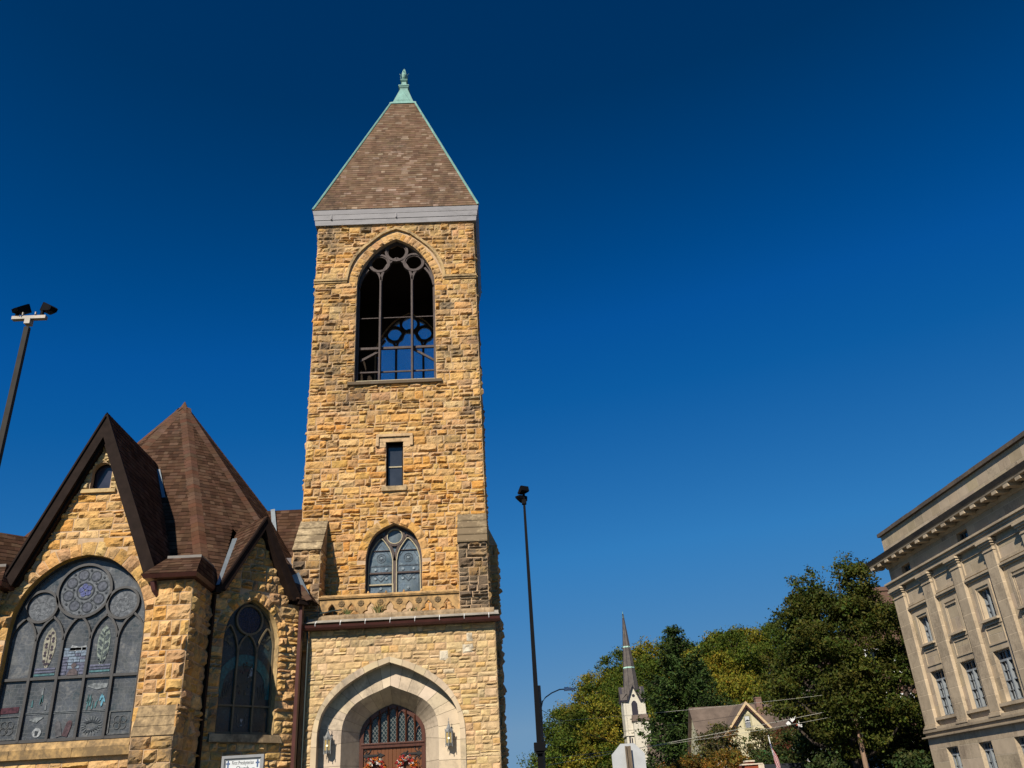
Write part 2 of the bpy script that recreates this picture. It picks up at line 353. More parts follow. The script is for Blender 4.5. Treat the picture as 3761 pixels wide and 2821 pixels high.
def shingles(mb, rnd, O, eu, es, poly, course=.2, tab=(.2, .42), th=(.006, .014), pal=BROWN, mat=0, base_mat=None):
    """overlapping shingle tabs on a roof plane; poly is convex in (u along the eave, s up the slope)"""
    O, eu, es = A3(*O), A3(*eu), A3(*es); en = np.cross(eu, es); en /= np.linalg.norm(en)
    P3 = lambda u, s, h: O+u*eu+s*es+h*en
    mb.add([P3(u, s, -.01) for u, s in poly], [tuple(range(len(poly)))], mat if base_mat is None else base_mat, (*pal[0][0], 0))
    def span(s):
        x = []
        for (a, b), (c, d) in zip(poly, poly[1:]+poly[:1]):
            if (b-s)*(d-s) <= 0 and abs(b-d) > 1e-9: x.append(a+(c-a)*(s-b)/(d-b))
        return (min(x), max(x)) if len(x) > 1 else None
    s0 = min(p[1] for p in poly); s1 = max(p[1] for p in poly); s = s0
    V = []; F = []; T = []
    while s < s1-.02:
        e = min(s+course, s1); a = span(s+1e-4); b = span(min(e, s1-1e-4))
        if a and b:
            def lim(t, f): return a[f]+(b[f]-a[f])*t
            u = a[0]; du = rnd.uniform(-.01, .01)
            while u < a[1]-1e-3:
                w = rnd.uniform(*tab); v = min(u+w, a[1])
                if a[1]-v < tab[0]*.5: v = a[1]
                ut = min(max(u, b[0]), b[1]); vt = min(max(v, b[0]), b[1]); hgt = rnd.uniform(*th); t = pick(rnd, pal)
                d = rnd.uniform(-.012, .012); n = len(V)
                V += [P3(u, s+d, -.005), P3(v, s+d, -.005), P3(v, s+d, hgt), P3(u, s+d, hgt), P3(vt, e+.01, .004), P3(ut, e+.01, .004)]
                dkt = (t[0]*.3, t[1]*.3, t[2]*.3, 0); dk2 = (t[0]*.45, t[1]*.45, t[2]*.45, 0); w2 = .16; us, vs = u+(ut-u)*w2, v+(vt-v)*w2; ss = s+d+(e-s)*w2; h2 = hgt+(.004-hgt)*w2  # butt face and lower strip tinted dark to paint each course's shadow line
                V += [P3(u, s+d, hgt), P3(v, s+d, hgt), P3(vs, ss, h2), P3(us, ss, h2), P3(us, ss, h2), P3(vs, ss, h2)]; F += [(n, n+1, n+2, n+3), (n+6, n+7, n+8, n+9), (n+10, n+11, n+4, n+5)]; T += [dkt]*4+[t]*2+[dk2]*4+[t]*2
                u = v
        s = e
    if V: mb.add(V, F, mat, T)
def facet(mb, rnd, pts, **kw):
    """shingle a planar 3-D polygon whose first edge is the eave (left to right seen from outside)"""
    P = [A3(*p) for p in pts]; eu = P[1]-P[0]; eu /= np.linalg.norm(eu); n = np.cross(eu, P[2]-P[0]); n /= np.linalg.norm(n); es = np.cross(n, eu)
    shingles(mb, rnd, P[0], eu, es, [(float((p-P[0])@eu), float((p-P[0])@es)) for p in P], **kw)
def hipcaps(mb, rnd, p, q, nl, nr, w=.17, step=.2, pal=BROWN, lift=.03):
    """row of folded cap shingles along a hip from p (low) to q (high); nl/nr run down the two roof planes"""
    p, q = A3(*p), A3(*q); d = np.linalg.norm(q-p); a = (q-p)/d; n = int(d/step)
    for i in range(n):
        b0 = p+a*d*i/n; b1 = p+a*(d*(i+1)/n+.03); t = pick(rnd, pal); up = A3(0, 0, 1)
        k = [b0+nl*w+up*lift*.8, b0+up*lift*1.7, b0+nr*w+up*lift*.8, b1+nl*w+up*lift*.5, b1+up*lift*1.3, b1+nr*w+up*lift*.5]
        mb.add(k, [(0, 1, 4, 3), (1, 2, 5, 4), (0, 3, 5, 2)], 0, t)

# ------------------------------------------------------------------ the church
CH = thing('stone_church', (-7, 31, 0), 'golden rock faced stone church with a square bell tower under a pyramid roof', 'church')
TXC = -3.45; TY = 31.3; TL, TR, TB = -6.87, -0.03, 38.1
front = lambda y: (lambda u, v, d: A3(u, y+d, v))                 # a wall facing the street
fmap = lambda y: plane_map((0, y, 0), (1, 0, 0), (0, 0, 1), (0, -1, 0))
BELF = smooth_half([(1.66, 0), (1.62, .45), (1.42, 1.0), (1.04, 1.62), (.6, 2.08), (0, 2.41)]); BELF_Z = 22.2; BELF_B = 17.62
MIDA = smooth_half([(1.03, 0), (1.01, .22), (.92, .6), (.72, .98), (.42, 1.2), (0, 1.38)]); MID_Z = 10.27; MID_B = 8.95
HOOD = smooth_half([(2.1, 0), (2.04, .42), (1.88, .93), (1.58, 1.46), (1.11, 1.94), (.58, 2.39), (0, 2.63)])
rnd = random.Random(7)

def tower_solid(cx, rect, mid=True):
    def f(z0, z1):
        z = (z0+z1)/2; cuts = []
        if z1 > BELF_B and z0 < BELF_B: cuts.append((TXC-1.66, TXC+1.66)) if z > BELF_B else None
        if z > BELF_B:
            if z < BELF_Z+.2: cuts.append((TXC-1.66, TXC+1.66))
            else:
                hw = halfwidth(HOOD, z-22.5)
                if hw: cuts.append((TXC-hw+.05, TXC+hw-.05))
        if mid and 8 < z < 12.2:
            hw = 1.04 if z < MID_Z else halfwidth(offset(MIDA, .33), z-MID_Z)
            if hw: cuts.append((TXC-hw+.02, TXC+hw-.02))
        if mid:
            if 14.72 < z < 15.24: cuts.append((-4.12, -2.78))
            elif 13.05 < z <= 14.72: cuts.append((-3.78, -3.12))
            elif 12.85 < z <= 13.05: cuts.append((-3.92, -2.98))
        return minus([rect], cuts)
    return f
mb = MB()
beo = outline(BELF, TXC, BELF_Z, BELF_B)
mb.prism([(TL, 0), (TR, 0), (TR, 25.6), (TL, 25.6)], [beo, outline(MIDA, TXC, MID_Z, MID_B), [(-3.78, 13.04), (-3.12, 13.04), (-3.12, 14.92), (-3.78, 14.92)]], front(TY), 0, .55, 1, back=True)
mb.prism([(TL, 0), (TR, 0), (TR, 25.6), (TL, 25.6)], [beo], front(TB), 0, -.55, 1)
for x, s in ((TL, 1), (TR, -1)):
    mb.prism([(TY+.55, 0), (TB-.55, 0), (TB-.55, 25.6), (TY+.55, 25.6)], [[(p[0]-TXC+34.7, p[1]) for p in beo]], (lambda u, v, d, x=x, s=s: A3(x+s*d, u, v)), 0, .55, 1)
    # bell stage lining, one dark colour throughout, clear of the openings
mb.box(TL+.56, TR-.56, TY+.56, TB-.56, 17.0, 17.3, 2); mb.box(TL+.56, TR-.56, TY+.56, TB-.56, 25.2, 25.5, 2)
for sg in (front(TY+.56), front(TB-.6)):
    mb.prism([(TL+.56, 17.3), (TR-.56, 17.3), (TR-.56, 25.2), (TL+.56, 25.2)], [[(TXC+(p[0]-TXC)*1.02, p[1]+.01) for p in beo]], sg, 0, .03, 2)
dk = lambda u, z: .55*max(0, 1-abs(z-9.5)/2.5)*0
gr = lambda u, z: (.1 if (z > 24 or (16 < z < 22.3)) else -.06)+(rnd.uniform(.1, .25) if rnd.random() < .07 else rnd.uniform(-.14, .03))+(.22 if (16.3 < z < 17.45 and abs(abs(u-TXC)-1.6) < .3) else 0)
ashlar(mb, rnd, fmap(TY), 7.9, 25.4, tower_solid(TXC, (TL, TR)), hr=(.14, .36), lr=(.18, .78), split=.2, grime=gr, relief=.09, cell=.06, jit=.018, gap=.02, pal=lambda z: LOWS if z < rnd.uniform(10, 17) else SANDS)
# sides: right and left faces, rough enough to break the outline
rm = plane_map((TR, 34.7-TXC, 0), (0, 1, 0), (0, 0, 1), (1, 0, 0)); lm = plane_map((TL, 34.7-TXC, 0), (0, 1, 0), (0, 0, 1), (-1, 0, 0))
for mp_ in (rm, lm):
    ashlar(mb, rnd, mp_, 5.0, 25.4, tower_solid(TXC, (TL+.02, TR-.02), False), hr=(.34, .5), lr=(.6, 1.2), grime=gr, relief=.09, cell=.13)
bm_ = plane_map((0, TB, 0), (1, 0, 0), (0, 0, 1), (0, 1, 0))
voussoirs(mb, rnd, fmap(TY), full(BELF, TXC, BELF_Z), .36, 27, relief=.07, cell=.06)
voussoirs(mb, rnd, fmap(TY), full(MIDA, TXC, MID_Z), .33, 11, relief=.1, pal=LOWS)
# the wall as one piece of masonry
mb.build('tower_wall', CH, [M['stone'], M['mortar'], M['interior']])
# dressed trim of the tower: hood mould, string courses, sills, lintel
mb = MB(); tn = (.5, .34, .16, .1)
hd = full(HOOD, TXC, 22.5)
mb.ribbon(hd, .12, front(TY), -.11, .05, tint=tn); mb.ribbon([(TXC+(x-TXC)*.975, z-.03) for x, z in hd], .06, front(TY), -.06, .05, tint=tn)
mb.build('hood_mould', CH, [M['smooth']], bev=.012)
for a, b in ((TL-.05, TXC-2.05), (TXC+2.05, TR+.05)):
    mb = MB(); mb.box(a, b, TY-.12, TY+.05, 22.46, 22.57, tint=tn); mb.box(a+.02, b-.02, TY-.07, TY+.05, 22.38, 22.458, tint=tn); mb.build('string_course', CH, [M['smooth']], bev=.012)
for x in (TR-.05, TL-.09): mb = MB(); mb.box(x, x+.14, TY+.06, TB, 22.46, 22.57, tint=tn); mb.build('string_course', CH, [M['smooth']], bev=.012)
mb = MB()
mb.box(-4.12, -2.78, TY-.05, TY+.3, 14.92, 15.12, tint=(.55, .37, .2, 0)); mb.box(-4.12, -3.79, TY-.05, TY+.05, 14.7, 14.918, tint=(.55, .37, .2, 0)); mb.box(-3.11, -2.78, TY-.05, TY+.05, 14.7, 14.918, tint=(.55, .37, .2, 0))
mb.box(-4.16, -2.74, TY-.12, TY+.05, 15.122, 15.24, tint=(.55, .37, .2, 0))
for x in (-4.17, -2.85): mb.box(x, x+.12, TY-.12, TY+.02, 14.74, 15.12, tint=(.55, .37, .2, 0))
mb.build('window_lintel', CH, [M['smooth']], bev=.012); mb = MB(); mb.box(-3.93, -2.97, TY-.11, TY+.3, 12.9, 13.09, tint=(.52, .36, .19, 0))
mb.build('window_sill', CH, [M['smooth']], bev=.012)
sb = MB(); sb.box(TXC-1.9, TXC+1.9, TY-.14, TY+.5, 17.44, 17.58, tint=(.16, .13, .1, .5))
sb.build('belfry_sill', CH, [M['smooth']], bev=.015)

# belfry tracery on four sides
def belfry_window(mapf, name='belfry_window'):
    b = MB(); ax = TXC
    b.ribbon(outline(BELF, ax, BELF_Z, BELF_B)[1:-1]+[], .12, mapf, -.05, .12)
    for s in (-1, 1): b.box(0, .1, 0, .16, 0, BELF_Z-BELF_B, M=lambda x, y, z, s=s: mapf(ax+s*(1.56+x), BELF_B+z, y-.05))
    for s in (-1, 1):
        b.ribbon([(ax+s*.67, BELF_B), (ax+s*.67, 22.6)], .1, mapf, -.08, .1); b.ribbon([(ax+s*.67, BELF_B), (ax+s*.67, 22.6)], .06, mapf, -.13, -.08)
        arc = [(ax+s*(.67-x), 22.55+z) for x, z in [(0, 0), (.03, .3), (.12, .6), (.28, .88), (.5, 1.1), (.67, 1.2)]]
        b.ribbon(resample(arc, 12), .1, mapf, -.07, .08)
        arc = [(ax+s*(.67+x), 22.55+z) for x, z in [(0, 0), (.02, .2), (.1, .42), (.24, .6), (.42, .73)]]
        b.ribbon(resample(arc, 9), .1, mapf, -.07, .08)
        arc = [(ax+s*(1.6-x), 22.3+z) for x, z in [(0, 0), (.05, .3), (.18, .62), (.38, .9)]]
        b.ribbon(resample(arc, 9), .09, mapf, -.07, .08)
        b.ribbon(circle(ax+s*.745, 23.5, .43), .085, mapf, -.09, .09, closed=True); b.ribbon(circle(ax+s*.745, 23.5, .36), .05, mapf, -.05, .05, closed=True)
    b.ribbon(circle(ax, 24.08, .47), .085, mapf, -.1, .09, closed=True); b.ribbon(circle(ax, 24.08, .4), .05, mapf, -.05, .05, closed=True)
    o = b.build(name, CH, [M['woodwindow']])
    r = MB(); r.ribbon([(ax-1.58, 20.83), (ax+1.58, 20.83)], .035, mapf, .1, .13)
    r.ribbon([(ax-1.58, 19.37), (ax+1.58, 19.37)], .1, mapf, .1, .2); r.ribbon([(ax-1.58, 18.25), (ax+1.58, 18.25)], .06, mapf, .1, .16)
    r.ribbon([(ax-1.5, 18.85), (ax-.67, 19.32)], .09, mapf, .2, .28); r.ribbon([(ax+.72, 19.32), (ax+1.58, 18.75)], .09, mapf, .2, .28)
    r.build('brace', o, [M['woodwindow']])
belfry_window(front(TY+.3)); belfry_window(lambda u, v, d: A3(u, TB-.3-d, v))
def haze_pane():
    m, t, b = nt('dusty_clear_sheet'); b.inputs['Base Color'].default_value = (.55, .6, .68, 1); b.inputs['Roughness'].default_value = .5; tr = t.nodes.new('ShaderNodeBsdfTransparent'); mx = t.nodes.new('ShaderNodeMixShader'); mx.inputs[0].default_value = .2
    tl = t.nodes.new('ShaderNodeBsdfTranslucent'); tl.inputs['Color'].default_value = (.6, .66, .75, 1); m2 = t.nodes.new('ShaderNodeMixShader'); L(t, b.outputs[0], m2.inputs[1]); L(t, tl.outputs[0], m2.inputs[2])
    L(t, tr.outputs[0], mx.inputs[1]); L(t, m2.outputs[0], mx.inputs[2]); L(t, mx.outputs[0], t.nodes['Material Output'].inputs[0]); return m
hp_ = MB(); hp_.prism(outline([(x*.97, z) for x, z in BELF], TXC, BELF_Z, BELF_B), [], front(TB-.34), 0, .006); hp_.build('dusty_pane', CH, [haze_pane()])
belfry_window(lambda u, v, d: A3(TL+.3+d, u-TXC+34.7, v)); belfry_window(lambda u, v, d: A3(TR-.3-d, u-TXC+34.7, v))
mb = MB(); mb.ribbon([(TXC-1.58, 17.66), (TXC+1.62, 17.66)], .08, front(TY), .06, .14); mb.build('belfry_sill_board', CH, [M['framelight']])
# a second, rotated set of openings is inside: bell frame posts
mb = MB()
mb.bar((-5.9, 36.6, 19.0), (-1.0, 36.6, 19.0), .12)
mb.bar((-5.5, 36.6, 19.2), (-5.0, 36.6, 17.3), .12); mb.bar((-5.9, 36.6, 19.2), (-5.5, 36.6, 17.3), .12)
mb.build('bell_frame', CH, [plain('raw_timber', (.34, .22, .11), .8, var=.3, stretch=(5, 5, 1))])

# cornice: three stepped metal bands
mb = MB()
def ring(z0, z1, o0, o1, mat=0):
    for (ax, bx, ay, by) in ((TL, TR, TY, TY), (TL, TR, TB, TB)):
        s = -1 if ay == TY else 1
        mb.hexa([A3(ax-o0, ay+s*o0, z0), A3(bx+o0, ay+s*o0, z0), A3(bx+o0, ay-s*.1, z0), A3(ax-o0, ay-s*.1, z0)],
                [A3(ax-o1, ay+s*o1, z1), A3(bx+o1, ay+s*o1, z1), A3(bx+o1, ay-s*.1, z1), A3(ax-o1, ay-s*.1, z1)], mat)
    for x in (TL, TR):
        s = -1 if x == TL else 1
        mb.hexa([A3(x+s*o0, TY+.1, z0), A3(x+s*o0, TB-.1, z0), A3(x-s*.1, TB-.1, z0), A3(x-s*.1, TY+.1, z0)],
                [A3(x+s*o1, TY+.1, z1), A3(x+s*o1, TB-.1, z1), A3(x-s*.1, TB-.1, z1), A3(x-s*.1, TY+.1, z1)], mat)
ring(25.38, 25.62, .12, .15); ring(25.63, 25.87, .17, .2); ring(25.88, 26.1, .21, .25)
mb.box(TXC-.01, TXC+.035, TY-.225, TY-.16, 25.64, 25.86, 0); mb.box(TL+.55, TL+.6, TY-.225, TY-.16, 25.64, 25.86, 0)
mb.build('tower_cornice', CH, [M['greymetal']])
# pyramid roof
E0 = .25; zE = 26.12; zA = 35.33; c0 = .62; CX, CY = TXC, 34.7
mb = MB(); k = .9
base = [(TL-E0, TY-E0), (TR+E0, TY-E0), (TR+E0, TB+E0), (TL-E0, TB+E0)]; top = [(CX-c0, CY-c0), (CX+c0, CY-c0), (CX+c0, CY+c0), (CX-c0, CY+c0)]
# slight kick at the eaves
kick = [((b[0]*.93+t[0]*.07), (b[1]*.93+t[1]*.07)) for b, t in zip(base, top)]; zk = zE+.62
for i in range(4):
    j = (i+1) % 4
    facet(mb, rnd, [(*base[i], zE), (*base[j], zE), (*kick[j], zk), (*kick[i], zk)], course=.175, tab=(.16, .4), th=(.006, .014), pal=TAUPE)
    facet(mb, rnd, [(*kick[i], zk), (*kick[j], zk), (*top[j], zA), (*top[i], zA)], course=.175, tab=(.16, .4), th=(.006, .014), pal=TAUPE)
roof = mb.build('tower_roof', CH, [M['slate']])
hp = MB()
for i in range(4):
    pts = [(*base[i], zE+.03), (*kick[i], zk+.04), (*top[i], zA+.02)]
    hp.tube(pts, .055, 6)
hp.build('hip_flashing', roof, [M['copper']])
cp = MB()
SQ4 = ((-1, -1), (1, -1), (1, 1), (-1, 1))
def sqf(b, r0, z0, r1, z1): b.hexa([A3(CX+s*r0, CY+t*r0, z0) for s, t in SQ4], [A3(CX+s*r1, CY+t*r1, z1) for s, t in SQ4])
sqf(cp, .70, 35.25, .68, 35.36); sqf(cp, .64, 35.36, .6, 35.46); sqf(cp, .55, 35.46, .2, 36.74)
for i in range(4):     # raised triangular panel on each face
    a = i*math.pi/2; ca, sa = math.cos(a), math.sin(a)
    f = lambda x, y, z: A3(CX+ca*x-sa*y, CY+sa*x+ca*y, z); yy = lambda z, o: -(.55-.35*(z-35.46)/1.28)-o
    cp.add([f(-.36, yy(35.62, 0), 35.62), f(.36, yy(35.62, 0), 35.62), f(0, yy(36.5, 0), 36.5), f(-.3, yy(35.66, .025), 35.66), f(.3, yy(35.66, .025), 35.66), f(0, yy(36.42, .025), 36.42)], [(3, 4, 5), (0, 1, 4, 3), (1, 2, 5, 4), (2, 0, 3, 5)])
cp.build('roof_cap', roof, [M['copper']])
fi = MB()
for q in ((.2, 36.74, .22, 36.83), (.24, 36.83, .27, 36.92), (.29, 36.92, .27, 37.0), (.22, 37.0, .14, 37.1), (.14, 37.1, .12, 37.36), (.14, 37.36, .2, 37.44), (.2, 37.44, .16, 37.52)): sqf(fi, *q)
for i in range(8):     # leaves of the flame finial
    a = i*math.pi/4; out = A3(math.cos(a), math.sin(a), 0); sd = A3(-math.sin(a), math.cos(a), 0); C0 = A3(CX, CY, 0)
    hs = [(0, .05, 37.5), (.07, .15, 37.66), (.08, .19, 37.82), (.05, .17, 37.97), (.0, .24, 38.06)] if i % 2 == 0 else [(0, .05, 37.5), (.06, .12, 37.75), (.07, .13, 37.95), (.045, .09, 38.16), (.0, .03, 38.36)]
    V = []
    for w, o, z in hs: V += [C0+out*o-sd*w+A3(0, 0, z), C0+out*(o+.03)+A3(0, 0, z), C0+out*o+sd*w+A3(0, 0, z)]
    fi.add(V, [f for q in range(4) for f in ((q*3, q*3+1, q*3+4, q*3+3), (q*3+1, q*3+2, q*3+5, q*3+4))])
fi.lathe([(.06, 37.5), (.09, 37.7), (.09, 37.9), (.05, 38.2), (.0, 38.47)], (CX, CY, 0), 8)
fi.build('finial', roof, [M['copper']])

# buttresses: two at the front, one at the rear right corner
def buttress(x0, x1, y0, y1, zt, zs, zb, weathered, name='buttress', side=True, proj=(0, -1)):
    b = MB(); n = 4 if weathered is not None else 4
    b.hexa([A3(x0, y0, zb), A3(x1, y0, zb), A3(x1, y1, zb), A3(x0, y1, zb)], [A3(x0, y0, zs), A3(x1, y0, zs), A3(x1, y1, zs), A3(x0, y1, zs)], 1)
    for i in range(n):        # overlapping weathering stones
        za = zs+(zt-zs)*i/n; zc = zs+(zt-zs)*(i+1)/n; ya = y0+(y1-y0)*i/n; yc = y0+(y1-y0)*(i+1)/n
        b.hexa([A3(x0-.03, ya-.06, za), A3(x1+.03, ya-.06, za), A3(x1+.03, y1, za), A3(x0-.03, y1, za)],
               [A3(x0-.03, yc-.01, zc), A3(x1+.03, yc-.01, zc), A3(x1+.03, y1, zc), A3(x0-.03, y1, zc)], 2, (.50, .38, .22, weathered[1]))
        b.box(x0-.03, x1+.03, ya-.085, ya+.02, za-.05, za, 2, (.5, .38, .22, weathered[1]))
    ashlar(b, rnd, fmap(y0), zb, zs-.06, lambda a, c: [(x0, x1)], hr=(.2, .36), lr=(.25, .6), cell=.065, grime=lambda u, z: weathered[0]+rnd.uniform(-.35, .15), relief=.1, dark=weathered[2]*rnd.uniform(.9, 1.1))
    if side:
        ashlar(b, rnd, plane_map((x1, 0, 0), (0, 1, 0), (0, 0, 1), (1, 0, 0)), zb, zs-.05, lambda a, c: [(y0, y1)], hr=(.28, .42), lr=(.4, .7), relief=.08)
        ashlar(b, rnd, plane_map((x0, 0, 0), (0, 1, 0), (0, 0, 1), (-1, 0, 0)), zb, zs-.05, lambda a, c: [(y0, y1)], hr=(.28, .42), lr=(.4, .7), relief=.08)
    b.build(name, CH, [M['stone'], M['mortar'], M['smooth']])
buttress(TL-.01, -5.92, 30.22, TY+.02, 11.9, 10.52, 7.0, (.3, .22, .9))
buttress(-1.05, TR-.005, 30.22, TY+.02, 11.9, 10.52, 8.0, (.62, .5, .8))
b = MB(); b.hexa([A3(TR-.1, 37.2, 0), A3(.38, 37.2, 0), A3(.38, 38.1, 0), A3(TR-.1, 38.1, 0)], [A3(TR-.1, 37.2, 12.3), A3(.34, 37.2, 12.3), A3(.34, 38.1, 12.3), A3(TR-.1, 38.1, 12.3)], 1)
b.hexa([A3(TR-.1, 37.15, 12.3), A3(.42, 37.15, 12.3), A3(.42, 38.1, 12.3), A3(TR-.1, 38.1, 12.3)], [A3(TR-.1, 37.15, 13.25), A3(TR+.02, 37.15, 13.25), A3(TR+.02, 38.1, 13.25), A3(TR-.1, 38.1, 13.25)], 1)
ashlar(b, rnd, fmap(37.2), 0, 12.3, lambda a, c: [(TR+.02, .4)], hr=(.3, .45), lr=(.4, .5), relief=.09)
ashlar(b, rnd, plane_map((.38, 0, 0), (0, 1, 0), (0, 0, 1), (1, 0, 0)), 0, 12.3, lambda a, c: [(37.2, 38.1)], hr=(.3, .75), lr=(.45, .9), relief=.13, cell=.1)
b.build('buttress', CH, [M['stone'], M['mortar'], M['smooth']])

# slit window in the tower
def sash(mapf, x0, x1, z0, z1, parent, rails=(), bars=(), fw=.06, fm=None, gm=None, depth=(0, .05), name='window', rail_mat=None, gd=.03):
    b = MB(); b.prism([(x0, z0), (x1, z0), (x1, z1), (x0, z1)], [[(x0+fw, z0+fw), (x1-fw, z0+fw), (x1-fw, z1-fw), (x0+fw, z1-fw)]], mapf, depth[0], depth[1])
    for z in rails: b.ribbon([(x0+fw, z), (x1-fw, z)], .05, mapf, depth[0]-.01, depth[1], 1)
    for x in bars: b.ribbon([(x, z0+fw), (x, z1-fw)], .04, mapf, depth[0], depth[1], 1)
    o = b.build(name, parent, [fm or M['frame'], rail_mat or fm or M['frame']])
    g = MB(); g.prism([(x0+.01, z0+.01), (x1-.01, z0+.01), (x1-.01, z1-.01), (x0+.01, z1-.01)], [], mapf, gd, gd+.01); g.build('pane', o, [gm or M['glass']])
    return o
sash(front(TY+.24), -3.77, -3.13, 13.05, 14.91, CH, rails=(13.98, 13.12), fw=.055, fm=M['brownmetal'], rail_mat=M['framelight'], gm=glass_dark('slit_glass', (.03, .035, .045), .12))
# ------------------------------------------------------------------ stained glass material (leaded, seen from outside through dusty sheets)
def leaded(name, base=(.06, .065, .068), lead=(.16, .165, .165), sx=5.0, sz=9.0, vor=0.0, amt=.7, rough=.16):
    m, t, b = nt(name); tc = N(t, 'ShaderNodeTexCoord'); sp = N(t, 'ShaderNodeSeparateXYZ'); cb = N(t, 'ShaderNodeCombineXYZ')
    L(t, tc.outputs['Object'], sp.inputs[0])
    ad = N(t, 'ShaderNodeMath', operation='ADD'); L(t, sp.outputs['X'], ad.inputs[0]); L(t, sp.outputs['Y'], ad.inputs[1])
    L(t, ad.outputs[0], cb.inputs['X']); L(t, sp.outputs['Z'], cb.inputs['Y'])
    br = N(t, 'ShaderNodeTexBrick', Scale=1.0); br.inputs['Mortar Size'].default_value = .008; br.inputs['Brick Width'].default_value = 1/sx; br.inputs['Row Height'].default_value = 1/sz
    br.inputs['Color1'].default_value = (.75, .75, .75, 1); br.inputs['Color2'].default_value = (1.2, 1.2, 1.2, 1); br.inputs['Mortar'].default_value = (3, 3, 3, 1)
    L(t, cb.outputs[0], br.inputs['Vector'])
    vo = N(t, 'ShaderNodeTexVoronoi', feature='DISTANCE_TO_EDGE', Scale=6.5); L(t, cb.outputs[0], vo.inputs['Vector'])
    ve = ramp(t, vo.outputs['Distance'], [(.012, 1), (.05, 0)])
    msk = ramp(t, noise(t, 1.3, 2), [(.40, 0), (.43, 1)])
    lines = mixrgb(t, 'MIX', msk, br.outputs['Fac'], ve)
    c = mixrgb(t, 'MULTIPLY', 1, base, ramp(t, noise(t, 1.3, 5, .65), [(.3, .5), (.7, 1.5)]))
    c = mixrgb(t, 'MULTIPLY', .12, c, br.outputs['Color'])
    c = mixrgb(t, 'MULTIPLY', 1, c, ramp(t, noise(t, 2.6, 5, .7), [(.34, (.62, .78, .86)), (.45, (1.0, 1.0, .98)), (.55, (.74, .78, .86)), (.66, (1.35, 1.28, 1.18))]))
    fac = N(t, 'ShaderNodeMath', operation='MULTIPLY'); L(t, lines, fac.inputs[0]); fac.inputs[1].default_value = amt
    c = mixrgb(t, 'MIX', fac.outputs[0], c, lead)
    L(t, c, b.inputs['Base Color']); b.inputs['Roughness'].default_value = rough; b.inputs['Specular IOR Level'].default_value = .5
    L(t, ramp(t, noise(t, 2.5, 4, .7), [(.3, rough), (.7, rough+.25)]), b.inputs['Roughness'])
    return m
M['stained'] = leaded('stained_glass', (.072, .075, .077), (.2, .2, .195), amt=.26)
M['stained_dark'] = leaded('dark_teal_stained_glass', (.014, .034, .04), (.05, .055, .05), 5, 8, amt=.5, rough=.12)  # dark teal leaded glass of the oblique wall's window
M['stained_blue'] = leaded('grey_blue_stained_glass', (.12, .155, .175), (.06, .075, .085), 7, 9, amt=.5, rough=.14)
def pane_mat(name, col, rough=.25):
    m, t, b = nt(name); c = mixrgb(t, 'MULTIPLY', 1, col, ramp(t, noise(t, 12, 3), [(.35, .55), (.65, 1.3)]))
    L(t, c, b.inputs['Base Color']); b.inputs['Roughness'].default_value = rough; return m
G_ = {k: pane_mat('glass_'+k, c) for k, c in dict(pale=(.26, .24, .18), blue=(.09, .10, .22), water=(.17, .21, .26), violet=(.11, .112, .155), teal=(.07, .15, .155), cyan=(.11, .26, .33), red=(.065, .022, .026), maroon=(.085, .05, .05), ring=(.115, .12, .125), dark=(.04, .042, .043), white=(.3, .31, .31), leaf=(.06, .07, .07), skin=(.10, .075, .07)).items()}

